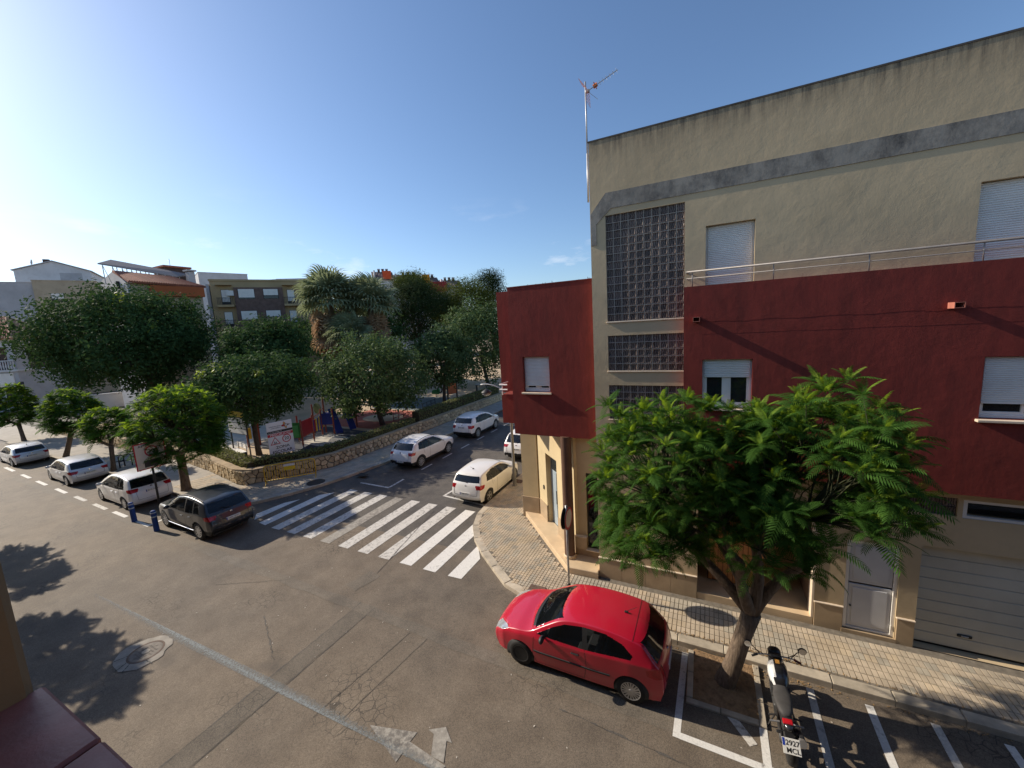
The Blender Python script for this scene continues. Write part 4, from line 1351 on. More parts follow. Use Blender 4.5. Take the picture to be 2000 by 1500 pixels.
    for pl in P.get('seams', ()):
        for i in range(len(pl)-1):
            a, c = Vector(pl[i]), Vector(pl[i+1]); n_ = max(2, int((c-a).length/.05)); d = (c-a).normalized(); nn = Vector((-d.y, d.x))*.005
            for sg in (1, -1):
                vs_ = []
                for k in range(n_+1):
                    p = a.lerp(c, k/n_)
                    for s2 in (1, -1):
                        w_ = p + nn*s2; vs_.append((w_.x+X0, sg*(yside(w_.x, w_.y)+.0015), w_.y))
                b.add(vs_, [(2*k, 2*k+1, 2*k+3, 2*k+2) for k in range(n_)])
    if b.f: b.build('door_seam', BLACKPL, root, fix=False)
    for (x0, x1, z0, z1, mt) in P.get('mould', ()):
        for sg in (1, -1):
            n_ = 24; vs_ = []
            for k in range(n_+1):
                x_ = x0 + (x1-x0)*k/n_
                for (zz, o) in ((z0, .0), (z0+.008, .014), (z1-.008, .014), (z1, .0)): vs_.append((x_+X0, sg*(yside(x_, zz)+o), zz))
            bb = MB(); bb.add(vs_, [(4*k+j, 4*k+j+1, 4*k+j+5, 4*k+j+4) for k in range(n_) for j in range(3)] + [(0, 1, 2, 3), (4*n_, 4*n_+1, 4*n_+2, 4*n_+3)])
            bb.build('side_moulding', mt, root)
    for (x_, z_) in P.get('handles', ()):
        for sg in (1, -1):
            y_ = sg*yside(x_, z_); bb = MB()
            bb.bbox((x_-.09+X0, y_-.012 if sg > 0 else y_-.03, z_-.014), (x_+.09+X0, y_+.03 if sg > 0 else y_+.012, z_+.014), .012)
            bb.build('door_handle', P.get('handle_mat', paint), root)
    mx, mz = P['mirror']
    for sg in (1, -1):
        y_ = yside(mx, mz); bb = MB()
        cx_, cy_ = mx+X0, sg*(y_+.13)
        pr = []
        for k in range(7):
            t = PI*k/6 - PI/2; pr.append((max(.002, math.cos(t)*.085), math.sin(t)*.115))
        bb.lathe(pr, 14, 'y', (0, 0, 0)); bb.v = [(v[0]*.75*(1.15 if v[0] < 0 else .55)+cx_, v[1]+cy_, v[2]*.9+mz+.03) for v in bb.v]
        bb.tube([(cx_, sg*(y_-.03), mz-.02), (cx_, sg*(y_+.08), mz+.01)], .025, 6)
        bb.build('wing_mirror', P.get('mirror_mat', paint), root, smooth=True)
    # tail: plate, emblem, wiper, seam
    def rear_x(z, y=0):
        best = None
        ymax = W/2*.88
        for i in range(NS-1, NS//2, -1):
            a, c = sil[i], sil[i-1]
            if (a.y-z)*(c.y-z) <= 0 and a.x > L*.7:
                f = (z-a.y)/((c.y-a.y) or 1e-9); xx = a.x+(c.x-a.x)*f; best = xx; break
        if best is None: best = sil[-1].x
        q = min(1, abs(y)/ymax)
        return best - d_in*q**2.4 + X0
    pz = P['plate']
    xr = max(rear_x(pz-.05), rear_x(pz+.05))
    b = MB(); b.box((xr-.02, -.26, pz-.055), (xr+.012, .26, pz+.055)); o = b.build('number_plate', PLATE, root)
    b = MB()
    rr = random.Random(hash(name) % 100)
    yy = -.19
    for k in range(8):
        if k == 4: yy += .035
        for (a0, a1, c0_, c1_) in rr.choice((((0, .008, -.03, .03), (.024, .032, -.03, .03), (.008, .024, .022, .03)), ((0, .008, -.03, .03), (.008, .032, .022, .03), (.008, .03, -.004, .004)), ((0, .032, .022, .03), (.012, .020, -.03, .022)))):
            b.box((xr+.011, yy+a0, pz+c0_), (xr+.0135, yy+a1, pz+c1_))
        yy += .046
    b.box((xr+.011, -.26, pz-.055), (xr+.0132, -.222, pz+.055), 1)
    b.build('plate_characters', [BLACKINK, mat('plate_blue_'+str(len(MATS)), (.02, .05, .30), .5)], o)
    b = MB(); ez = P.get('emblem', pz+.2); b.lathe([(.05, 0), (.048, .014), (.01, .016)], 20, 'x', (rear_x(ez)-.004, 0, ez)); b.build('emblem', CHROME if not P.get('emb_dark') else BLACKPL, root)
    b = MB()
    for (y0, z0, y1, z1) in P.get('tail_seams', ()):
        n_ = 14
        for k in range(n_):
            a = (y0+(y1-y0)*k/n_, z0+(z1-z0)*k/n_); c = (y0+(y1-y0)*(k+1)/n_, z0+(z1-z0)*(k+1)/n_)
            b.tube([(rear_x(a[1], a[0])+.001, a[0], a[1]), (rear_x(c[1], c[0])+.001, c[0], c[1])], .005, 4)
    if b.f: b.build('tailgate_seam', BLACKPL, root)
    if 'wiper' in P:
        wz = P['wiper']; b = MB(); b.tube([(rear_x(wz)+.02, .02, wz), (rear_x(wz+.1)+.02, -.3, wz+.09)], .010, 6); b.lathe([(.03, 0), (.02, .03)], 10, 'x', (rear_x(wz), .02, wz)); b.build('rear_wiper', BLACKPL, root)
    ax = P.get('aerial')
    if ax:
        zz = max(p.y for p in sil if abs(p.x-ax) < .06); b = MB(); b.bbox((ax-.04+X0, -.025, zz-.01), (ax+.04+X0, .025, zz+.025), .01)
        b.tube([(ax+X0, 0, zz+.02), (ax+.22+X0, 0, zz+.17)], .005, 5); b.build('aerial', BLACKPL, root)
    if P.get('rails'):
        for sg in (1, -1):
            x0, x1 = P['rails']; pts = []
            for k in range(13):
                x_ = x0 + (x1-x0)*k/12; i_ = min(range(NS), key=lambda i: abs(sil[i].x-x_) if sil[i].y > P['H']*.8 else 9)
                v = grid[i_][NK]; pts.append((v[0]+X0, sg*(v[1]-.05), v[2]+.045 + .012*math.sin(PI*k/12)))
            b = MB(); b.tube(pts, .018, 6); b.build('roof_rail', P.get('rail_mat', BLACKPL), root)
    if 'spoiler_seam' in P:
        sx = P['spoiler_seam']; i_ = min(range(NS), key=lambda i: abs(sil[i].x-sx) if sil[i].y > P['H']*.75 else 9)
        b = MB()
        for sg in (1, -1):
            b.tube([(v[0]+X0, sg*v[1], v[2]+.001) for v in grid[i_][NK:]], .004, 4)
        b.build('spoiler_seam', BLACKPL, root)
    return root
def weld(me):
    bm = bmesh.new(); bm.from_mesh(me); bmesh.ops.remove_doubles(bm, verts=bm.verts, dist=1e-5); bm.to_mesh(me); bm.free()

def params(kind, paint, **kw):
    if kind == 'ibiza':
        L, W, H = 3.95, 1.70, 1.44
        sil = [(.16,.24),(.05,.34),(0,.50),(.05,.64),(.22,.76),(.62,.885),(1.02,.965),(1.38,1.17),(1.74,1.355),(2.10,1.425),(2.6,1.44),(3.05,1.405),(3.42,1.33),(3.52,1.28),(3.70,1.08),(3.86,.90),(3.91,.78),(3.95,.58),(3.94,.42),(3.85,.27)]
        belt = [(0,.62),(.5,.78),(1.0,.86),(2,.90),(3.2,.955),(3.95,.95)]
        wins = [[(1.22,.93),(1.60,1.16),(1.86,1.275),(2.25,1.33),(2.28,.925)], [(2.38,.93),(2.36,1.335),(2.75,1.32),(3.10,1.22),(3.30,1.06),(3.26,.985)]]
        P = dict(L=L, W=W, H=H, sil=sil, belt=belt, sill=.20, wf=.80, wb=2.46, wr_=.295, arch=.345, cab=(1.05, 3.35), mirror=(1.42, .93), plate=.62, emblem=.83,
                 handles=[(2.12, .78)], seams=[[(1.16,.86),(1.12,.40),(1.2,.24)],[(2.33,.92),(2.36,.55),(2.30,.24)],[(1.2,.24),(2.3,.24)]],
                 mould=[(1.15, 2.85, .50, .545, BLACKPL)], handle_mat=BLACKPL, mirror_mat=BLACKPL, rims=('black', 'cap', 'cap'), aerial=3.05, spoiler_seam=3.30, res=(300, 60, 24),
                 tail_seams=[(-.6,.92,-.58,.55),(.6,.92,.58,.55),(-.58,.55,.58,.55)])
        P['regions'] = [('side_window', 'side', wins[0], CARGLASS, None), ('side_window.q', 'side', wins[1], CARGLASS, None), ('door_pillar', 'side', [(2.28,.925),(2.25,1.33),(2.36,1.335),(2.38,.93)], BLACKPL, None),
            ('windscreen', 'end', [(-1,.985),(.69,.985),(.58,1.335),(-1,1.335)], CARGLASS, lambda x: .95 < x < 1.8),
            ('rear_window', 'end', [(-1,.955),(.66,.955),(.60,1.285),(-1,1.285)], CARGLASS_D, lambda x: x > 3.3),
            ('tail_light', 'side', [(3.72,.90),(3.55,.86),(3.58,.74),(3.74,.70),(4,.72),(4,.9)], TAIL, None),
            ('tail_light.e', 'end', [(.60,.90),(1,.90),(1,.70),(.62,.72)], TAIL, lambda x: x > 3.6),
            ('head_light', 'end', [(.42,.72),(.45,.60),(1,.60),(1,.80),(.62,.79)], HEAD, lambda x: x < .6),
            ('head_light.s', 'side', [(.04,.62),(.34,.72),(.50,.80),(.30,.79),(0,.72)], HEAD, None),
            ('cowl', 'end', [(-1,.955),(.70,.955),(.70,.985),(-1,.985)], BLACKPL, lambda x: .9 < x < 1.12)]
    else:
        D = dict(
            astra=(4.37, 1.80, 1.48, [(.14,.24),(.03,.36),(0,.52),(.06,.68),(.28,.80),(.75,.92),(1.12,.98),(1.55,1.22),(1.95,1.40),(2.3,1.465),(2.75,1.48),(3.3,1.43),(3.75,1.34),(3.86,1.28),(4.08,1.06),(4.24,.94),(4.31,.84),(4.37,.60),(4.35,.42),(4.24,.27)], .32, .94, 2.66, .88),
            scirocco=(4.26, 1.81, 1.43, [(.14,.24),(.03,.36),(0,.52),(.06,.66),(.28,.77),(.75,.88),(1.15,.95),(1.55,1.17),(1.95,1.345),(2.3,1.41),(2.75,1.43),(3.3,1.39),(3.7,1.30),(3.82,1.24),(4.02,1.03),(4.16,.92),(4.22,.82),(4.26,.60),(4.24,.42),(4.14,.27)], .32, .90, 2.60, .86),
            cmax=(4.38, 1.83, 1.62, [(.14,.24),(.03,.38),(0,.55),(.07,.72),(.30,.86),(.70,.98),(1.0,1.06),(1.5,1.34),(1.9,1.52),(2.3,1.60),(2.8,1.62),(3.4,1.57),(3.85,1.48),(3.95,1.42),(4.13,1.18),(4.26,1.02),(4.33,.88),(4.38,.62),(4.36,.42),(4.25,.27)], .32, .90, 2.65, .96),
            tiguan=(4.49, 1.84, 1.66, [(.16,.28),(.04,.42),(0,.62),(.05,.84),(.26,.96),(.75,1.03),(1.20,1.09),(1.62,1.36),(1.98,1.55),(2.35,1.63),(2.8,1.66),(3.4,1.635),(3.90,1.56),(4.02,1.50),(4.20,1.24),(4.34,1.08),(4.40,.96),(4.46,.80),(4.49,.62),(4.45,.42),(4.32,.31)], .36, .90, 2.68, 1.03),
            troc=(4.23, 1.82, 1.57, [(.16,.28),(.04,.42),(0,.60),(.05,.80),(.26,.92),(.72,1.0),(1.12,1.06),(1.55,1.31),(1.92,1.48),(2.3,1.55),(2.7,1.57),(3.2,1.53),(3.64,1.44),(3.76,1.38),(3.96,1.14),(4.10,1.00),(4.15,.92),(4.20,.76),(4.23,.58),(4.19,.42),(4.06,.30)], .35, .85, 2.59, .99),
            f500x=(4.25, 1.80, 1.60, [(.16,.28),(.05,.40),(0,.58),(.06,.80),(.26,.95),(.66,1.03),(1.0,1.09),(1.42,1.34),(1.80,1.51),(2.2,1.585),(2.7,1.60),(3.25,1.55),(3.72,1.46),(3.84,1.40),(3.98,1.20),(4.10,1.06),(4.17,.95),(4.23,.78),(4.25,.58),(4.21,.42),(4.08,.30)], .35, .88, 2.57, 1.02),
            polo=(3.97, 1.68, 1.46, [(.14,.24),(.03,.36),(0,.52),(.05,.68),(.24,.80),(.62,.92),(1.0,1.0),(1.38,1.21),(1.74,1.385),(2.1,1.45),(2.6,1.46),(3.1,1.43),(3.54,1.37),(3.64,1.31),(3.78,1.10),(3.88,.94),(3.92,.82),(3.96,.60),(3.95,.42),(3.85,.27)], .30, .78, 2.47, .93),
            tucson=(4.48, 1.85, 1.65, [(.16,.28),(.04,.42),(0,.62),(.05,.84),(.26,.95),(.75,1.02),(1.20,1.09),(1.62,1.36),(1.98,1.54),(2.35,1.62),(2.8,1.65),(3.4,1.61),(3.88,1.52),(4.02,1.45),(4.22,1.18),(4.34,1.04),(4.40,.92),(4.45,.78),(4.48,.60),(4.44,.42),(4.32,.31)], .35, .90, 2.67, 1.0),
        )[kind]
        L, W, H, sil, wr, wf, wb, bz = D
        suv = kind in ('tiguan', 'troc', 'f500x', 'tucson')
        belt = [(0, bz-.25), (.5, bz-.12), (1.1, bz-.04), (L*.55, bz), (L*.85, bz+.06), (L, bz+.06)]
        hdr = [p for p in sil if p[1] > H*.985][0]
        xh = [p[0] for p in sil if abs(p[1]-H) < .001][0]
        xc = sil[6][0]; zc = sil[6][1]
        re = sil[-8] if kind not in ('tiguan','troc','f500x','tucson') else sil[-9]
        # rear glass span
        ix = max(i for i, p in enumerate(sil) if p[1] > H*.885 and p[0] > L*.7)
        zt = sil[ix][1]-.025; zb = bz + (.09 if kind != 'cmax' else .11)
        wz0, wz1 = bz+.02, H-.115
        xA = xc + .22; xTop = xh - .62
        q0 = L*.74
        wins = [[(xA, wz0), (xA+.42, wz0+.22), (xTop+.02, wz1-.05), (xh-.10, wz1), (xh-.08, wz0+.005)],
                [(xh-.01, wz0+.008), (xh-.02, wz1), (q0-.02, wz1-.03), (q0+.02, wz0+.03)],
                [(q0+.07, wz0+.04), (q0+.03, wz1-.045), (q0+.30, wz1-.08), (q0+(.50 if kind in ('cmax','tiguan') else .40), wz0+.07)]]
        dlo = [(xA-.06, wz0-.012), (xA+.40, wz0+.24), (xTop, wz1-.03), (xh-.10, wz1+.014), (xh+.3, wz1+.012), (q0, wz1-.015), (q0+.32, wz1-.065), (q0+(.53 if kind in ('cmax','tiguan') else .43), wz0+.06), (q0, wz0+.012)]
        P = dict(L=L, W=W, H=H, sil=sil, belt=belt, sill=.22 if not suv else .27, wf=wf, wb=wb, wr_=wr, arch=wr+.055, cab=(xc+.05, L*.84), mirror=(xA+.18, wz0+.02), seatz=.45 if not suv else .58,
                 plate=.70 if not suv else .78, emblem=bz-.02, handles=[(xh-.28, bz-.14), (q0-.22, bz-.12)],
                 seams=[[(xA-.05, bz-.05), (xA-.08, .5), (xA, .30)], [(xh-.07, bz), (xh-.04, .55), (xh-.06, .30)], [(q0+.04, bz+.02), (q0-.02, .72)], [(xA, .30), (q0-.35, .30)]],
                 rims=('multi', 'multi', 'multi'), tail_seams=[(-.62, bz, -.58, .52), (.62, bz, .58, .52), (-.58, .52, .58, .52)], wiper=zb+.03, aerial=None,
                 spoiler_seam=None)
        P.pop('spoiler_seam')
        yw = W/2
        lz0, lz1 = kw.pop('lamp', (bz-.16, bz+.02)); ly = kw.pop('lampy', .55)
        P['regions'] = [('side_window', 'side', wins[0], CARGLASS, None), ('side_window.b', 'side', wins[1], CARGLASS, None), ('side_window.c', 'side', wins[2], CARGLASS, None),
            ('door_pillar', 'side', dlo, BLACKPL, None),
            ('windscreen', 'end', [(-1, zc+.02), (yw*.82, zc+.02), (yw*.68, H-.085), (-1, H-.085)], CARGLASS, lambda x: xc-.1 < x < xh-.35),
            ('rear_window', 'end', [(-1, zb), (yw*.78, zb+.02), (yw*.70, zt), (-1, zt)], CARGLASS_D, lambda x: x > L*.78),
            ('tail_light', 'side', [(L-.42, lz1-.03), (L-.36, lz0+.03), (L-.1, lz0), (L+.2, lz0), (L+.2, lz1), (L-.2, lz1+.01)], TAIL, None),
            ('tail_light.e', 'end', [(yw*ly/.5*.52, lz1-.01), (2, lz1), (2, lz0), (yw*ly/.5*.60, lz0+.02)], TAIL, lambda x: x > L*.85),
            ('head_light', 'end', [(.42, bz-.17), (.45, bz-.30), (1, bz-.30), (1, bz-.12), (.62, bz-.13)], HEAD, lambda x: x < .6)]
        if suv:
            t = .46
            P['regions'] += [('sill_trim', 'side', [(-.5, .1), (L+.5, .1), (L+.5, t), (L*.82, t), (L*.74, .40), (L*.34, .40), (L*.30, t), (-.5, t)], BLACKPL, None),
                             ('bumper', 'end', [(-1, 0), (2, 0), (2, .52), (-1, .56)], BLACKPL, lambda x: x > L*.8)]
    P['paint'] = paint
    P['plan'] = [(0, .70), (.12, .80), (.35, .90), (.8, .97), (1.4, 1.0), (P['L']*.62, 1.0), (P['L']-.75, .975), (P['L']-.3, .935), (P['L']-.08, .875), (P['L'], .84)]
    P.update(kw)
    return P

make_car('red_hatchback', 'red three-door hatchback parked beside the tree and motorbike bays',
         params('ibiza', CP_RED), (-2.58, 8.02, 0), rad(0))
make_car('dark_grey_suv', 'dark grey five-door car parked at the corner beside the crosswalk',
         params('tiguan', CP_GREY, rails=(1.9, 3.85), rail_mat=STEEL, mould=[(1.15, 3.2, .335, .355, CHROME)]), (-19.50, 8.57, 0), rad(-2), (1.05, 1, 1))
make_car('white_people_carrier', 'tall white car with a metal sign post standing behind it',
         params('cmax', CP_WHITE, lamp=(.88, 1.07), lampy=.50, plate=.86, emblem=1.02), (-26.75, 8.85, 0), rad(-2), (1.08, 1, 1))
make_car('white_hatchback', 'silver white hatchback with black rear window, second car in the street row',
         params('astra', CP_SILVERW, lampy=.50), (-34.95, 9.15, 0), rad(-2), (1.08, 1, 1))
make_car('white_hatchback', 'white hatchback farthest left in the row of parked cars',
         params('scirocco', CP_SILVERW, aerial=3.4, rims=('five', 'five', 'five')), (-45.2, 9.35, 0), rad(-2), (1.1, 1, 1))
make_car('white_crossover', 'white crossover with dark roof rails parked by the stone wall',
         params('troc', CP_WHITE, rails=(1.9, 3.5), rims=('multi', 'multi', 'multi'), emb_dark=True, plate=.52), (-15.62, 18.75, 0), rad(-90), (1.05, 1, 1.02))
make_car('white_small_crossover', 'rounded white crossover with square red tail lights, farther along the stone wall',
         params('f500x', CP_CREAM, lamp=(.78, 1.0), lampy=.52, plate=.86), (-15.58, 25.1, 0), rad(-90), (1.05, 1, 1.03))
make_car('white_hatchback', 'cream white small hatchback parked at the corner beside the lamp post',
         params('polo', CP_CREAM, rims=('five', 'five', 'five'), aerial=3.2, lamp=(.76, .96), lampy=.55, plate=.58, pale=True), (-9.48, 15.92, 0), rad(-90), (1.06, 1, 1.02))
make_car('white_suv', 'white car half hidden behind the lamp post and the building corner',
         params('tucson', CP_WHITE, rims=('multi', 'multi', 'multi'), lampy=.52), (-9.78, 22.0, 0), rad(-90), (1.04, 1, 1))
make_car('plum_car', 'dark plum car far along the side street, mostly hidden by the building',
         params('astra', CP_PURPLE), (-15.45, 33.2, 0), rad(-90))
# ================================================================ trees and plants
TWIG = mat('green_brown_twig', (.045, .050, .022), .9, .2, 5)
def frond_geo(L, pairs, pin, w, droop, rnd):
    vs, fs = [], []
    def P(t): return Vector((L*t*(1-.10*droop*t), 0, -droop*L*t*t + .10*L*math.sin(PI*t)))
    # rachis
    n = 5
    for i in range(n+1):
        p = P(i/n); r = .008*(1-.7*i/n)
        vs += [p + Vector((0, r, 0)), p + Vector((0, -r, 0))]
    for i in range(n): fs.append((2*i, 2*i+1, 2*i+3, 2*i+2))
    for j in range(pairs):
        t = .10 + .90*(j+.5)/pairs
        p = P(t); d = (P(min(1, t+.02)) - P(t-.02)).normalized()
        pl = pin*(.45 + .75*math.sin(PI*(.16 + .72*t)))*rnd.uniform(.9, 1.1)
        for s in (1, -1):
            a = rad(62 - 30*t*t)
            q = (d*math.cos(a) + Vector((0, s, 0))*math.sin(a) + Vector((0, 0, -.22 - .15*rnd.random()))).normalized()
            o = d*(w*.5)
            m_ = p + q*pl*.55 + Vector((0, 0, .012)); e = p + q*pl
            b0 = len(vs)
            vs += [p - o*.5, p + o*.5, m_ + o, m_ - o, e]
            fs += [(b0, b0+1, b0+2, b0+3), (b0+3, b0+2, b0+4)]
    return vs, fs
def frame_mat(p, xdir, roll=0.0, sc=1.0):
    x = xdir.normalized()
    up = Vector((0, 0, 1)) if abs(x.z) < .95 else Vector((0, 1, 0))
    y = up.cross(x).normalized(); z = x.cross(y)
    m_ = Matrix(((x.x*sc, y.x*sc, z.x*sc, p.x), (x.y*sc, y.y*sc, z.y*sc, p.y), (x.z*sc, y.z*sc, z.z*sc, p.z), (0, 0, 0, 1)))
    return m_ @ Matrix.Rotation(roll, 4, 'X')
def bend(a, b_, k, rnd, n=5):
    a, b_ = Vector(a), Vector(b_)
    off = Vector((rnd.uniform(-1, 1), rnd.uniform(-1, 1), rnd.uniform(-.2, .6)))*k*(b_-a).length
    return [a.lerp(b_, i/n) + off*math.sin(PI*i/n) for i in range(n+1)]
def jacaranda(name, label, base, fork, centre, rx, ry, rz, nros, per, fl, pairs, group, seed, sep=0, r0=.17, zmin=None, limbs=None, w=.034, pin=.13, young_litp=1.0, lobes=None, shoots=0.0):
    rnd = random.Random(seed)
    root = empty(name, base, 0, label, 'tree', group)
    B = Vector(base)
    variants = [[frond_geo(1.0, pairs, pin/fl, w/fl, d, rnd) for d in (.06, .24, .46)] for _ in range(1)][0]
    tr = MB()
    f = Vector(fork) - B
    tr.tube([(0, 0, -.1), f*.06 + Vector((0, 0, .0)), f*.3 + Vector((.02, 0, .0)), f*.7, f], [r0*1.45, r0*1.2, r0*1.03, r0*.97, r0*1.05], 14)
    tr.build('trunk', BARK, root, smooth=True)
    lm = MB(); tw = MB()
    C = Vector(centre) - B
    tips = []
    limbs = limbs or [C + Vector((rx*.55*math.cos(a), ry*.55*math.sin(a), -rz*.35)) for a in (rnd.uniform(0, 1)+k*2.1 for k in range(3))]
    sub = []
    for lp in limbs:
        lp = Vector(lp); pts = bend(f*.98, lp, .12, rnd, 6)
        lm.tube(pts, [r0*.78*(1-.55*i/6) for i in range(7)], 10)
        for j in range(4):
            st = pts[3+rnd.randint(0, 3)]
            e = C + Vector((rnd.uniform(-1, 1)*rx*.7, rnd.uniform(-1, 1)*ry*.7, rnd.uniform(-.3, .5)*rz))
            e = (e + lp*1.1)/2.1
            q = bend(st, e, .12, rnd, 5); lm.tube(q, [r0*.36*(1-.55*i/5) for i in range(6)], 7); sub.append(q[-1]); sub.append(q[3])
    ros = []
    tries = 0
    while len(ros) < nros and tries < 20000:
        tries += 1
        d = Vector((rnd.gauss(0, 1), rnd.gauss(0, 1), rnd.gauss(.25 if lobes else -.12, 1))).normalized()
        k = rnd.uniform(.62, 1.0)**.6
        lump = 1 + .16*noise.noise(d*2.3 + Vector((seed, 0, 0)))
        if lobes:
            lc = rnd.choice(lobes); p = Vector(lc[0]) - B + Vector((d.x*lc[1][0], d.y*lc[1][1], d.z*lc[1][2]))*k*lump
        else:
            p = C + Vector((d.x*rx, d.y*ry, d.z*rz))*k*lump
        if zmin is not None and p.z + B.z < zmin: continue
        if d.z < (-.55 if lobes else -.8): continue
        if any((p-q).length < fl*.30 for q, _ in ros): continue
        if d.z > .25 and rnd.random() < shoots:
            hs_ = rnd.uniform(.25, .65); ros.append((p + Vector((rnd.uniform(-.1, .1), rnd.uniform(-.1, .1), hs_)), Vector((d.x*.3, d.y*.3, 1)).normalized()))
        ros.append((p, d))
    young, old = MB(), MB()
    cand = []
    for (p, d) in ros:
        s0 = min(sub, key=lambda s: (s-p).length)
        tw.tube(bend(s0, p, .15, rnd, 4), [r0*.11, r0*.09, r0*.07, r0*.05, r0*.03], 5)
        ax = (d*.38 + Vector((0, 0, 1))).normalized()
        u = ax.orthogonal().normalized(); v = ax.cross(u)
        a0 = rnd.uniform(0, 2*PI)
        for j in range(per):
            az = a0 + j*2.399
            g = j/max(1, per-1)
            pol = rad(14 + 70*g**.75 + rnd.uniform(-10, 10))
            dr = ax*math.cos(pol) + (u*math.cos(az) + v*math.sin(az))*math.sin(pol)
            ln = fl*(.5 + .5*g)*rnd.uniform(.7, 1.25)
            isy = (g < .36*young_litp and d.z > .05 and rnd.random() < .75) 
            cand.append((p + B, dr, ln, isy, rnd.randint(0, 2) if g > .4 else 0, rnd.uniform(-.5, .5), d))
    cand.sort(key=lambda c: (c[0] + c[6]*1.2 - CP).length)
    if sep:
        vm = [[None]*3 for _ in range(2)]
        for y_ in (0, 1):
            for k in range(3):
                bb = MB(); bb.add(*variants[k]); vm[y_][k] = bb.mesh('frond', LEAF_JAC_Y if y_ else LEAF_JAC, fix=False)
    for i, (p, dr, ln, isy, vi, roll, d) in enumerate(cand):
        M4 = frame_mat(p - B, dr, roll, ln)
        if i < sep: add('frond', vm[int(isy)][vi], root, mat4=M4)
        else:
            bb = young if isy else old
            vs_, fs_ = variants[vi]
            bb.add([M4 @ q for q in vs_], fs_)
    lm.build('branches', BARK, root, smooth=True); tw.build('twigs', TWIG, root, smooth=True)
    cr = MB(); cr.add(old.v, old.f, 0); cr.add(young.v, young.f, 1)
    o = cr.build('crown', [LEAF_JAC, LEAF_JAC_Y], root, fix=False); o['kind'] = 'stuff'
    return root

def broad_tree(name, label, base, centre, rx, ry, rz, nc, per, ls, leafm, newm=None, newf=.0, seed=1, tr=.16, group=None, clump=.55, bark=None, up=.25, narrow=.55, flat=.0):
    rnd = random.Random(seed)
    root = empty(name, base, 0, label, 'tree', group)
    B = Vector(base); C = Vector(centre) - B
    t = MB()
    top = C + Vector((0, 0, -rz*.25))
    t.tube(bend((0, 0, -.1), top, .03, rnd, 6), [tr*1.3, tr*1.05, tr, tr*.95, tr*.85, tr*.7, tr*.5], 10)
    for k in range(7):
        a = 2.4*k; e = C + Vector((rx*.65*math.cos(a), ry*.65*math.sin(a), rz*rnd.uniform(-.35, .5)))
        t.tube(bend(top*rnd.uniform(.55, .95), e, .1, rnd, 4), [tr*.5, tr*.4, tr*.3, tr*.22, tr*.12], 6)
    t.build('trunk', bark or BARK_D, root, smooth=True)
    cr = MB()
    V, F, MI = cr.v, cr.f, cr.m
    for c in range(nc):
        d = Vector((rnd.gauss(0, 1), rnd.gauss(0, 1), rnd.gauss(.1, 1))).normalized()
        k = rnd.uniform(.35, 1.0)**.5
        lump = 1 + .26*noise.noise(d*1.8 + Vector((seed*1.7, 2, 0))) + .16*noise.noise(d*4.5 + Vector((seed, 5, 0)))
        z = d.z
        if flat and z < 0: z *= flat
        cc = C + Vector((d.x*rx, d.y*ry, z*rz))*k*lump*1.02
        new = newm is not None and k > .86 and d.z > -.1 and rnd.random() < newf
        rc = clump*rnd.uniform(.75, 1.25)*(.55 if new else 1)
        mi = 1 if new else 0
        for j in range(per if not new else per//2):
            o = Vector([max(-1.5, min(1.5, rnd.gauss(0, 1))) for _ in range(3)])*rc*.55
            p = cc + o
            nn = (o.normalized()*.5 + d*.45 + Vector((0, 0, up)) + Vector((rnd.gauss(0, .55), rnd.gauss(0, .55), rnd.gauss(0, .55)))).normalized()
            a = nn.orthogonal().normalized(); b_ = nn.cross(a); th = rnd.uniform(0, 2*PI)
            s = ls*rnd.uniform(.7, 1.3)
            x = (a*math.cos(th) + b_*math.sin(th))*s; y = (b_*math.cos(th) - a*math.sin(th))*s*narrow
            i0 = len(V)
            V.append(tuple(p - x)); V.append(tuple(p + y*.9 - x*.1)); V.append(tuple(p + x)); V.append(tuple(p - y*.9 - x*.1))
            F.append([i0, i0+1, i0+2, i0+3]); MI.append(mi)
    o = cr.build('crown', [leafm, newm or leafm], root, fix=False); o['kind'] = 'stuff'
    return root

# the large jacaranda in front of the building
jacaranda('jacaranda_tree', 'large feathery green street tree with leaning trunk beside the red car', (.43, 8.44, .02), (.88, 8.46, 1.78), (.42, 8.5, 4.20), 2.55, 1.75, 1.95,
          470, 10, .50, 13, None, 4, sep=290, r0=.165, zmin=2.7, shoots=.38,
          lobes=[((-.85, 8.35, 4.35), (1.35, 1.45, 1.5))]*4 + [((-.95, 8.15, 3.25), (1.0, .9, .5))]*2 + [((1.0, 8.15, 3.55), (.9, .9, .5))] + [((1.85, 8.6, 4.65), (1.35, 1.45, 1.35))]*4 + [((.55, 8.75, 4.25), (1.0, 1.2, 1.35))]*2 + [((2.55, 8.45, 4.0), (.7, .9, .6))],
          limbs=[(-1.1, -.1, 3.3), (1.5, .1, 3.1), (.3, .5, 3.6), (.2, -.7, 3.2)], w=.029, pin=.118)
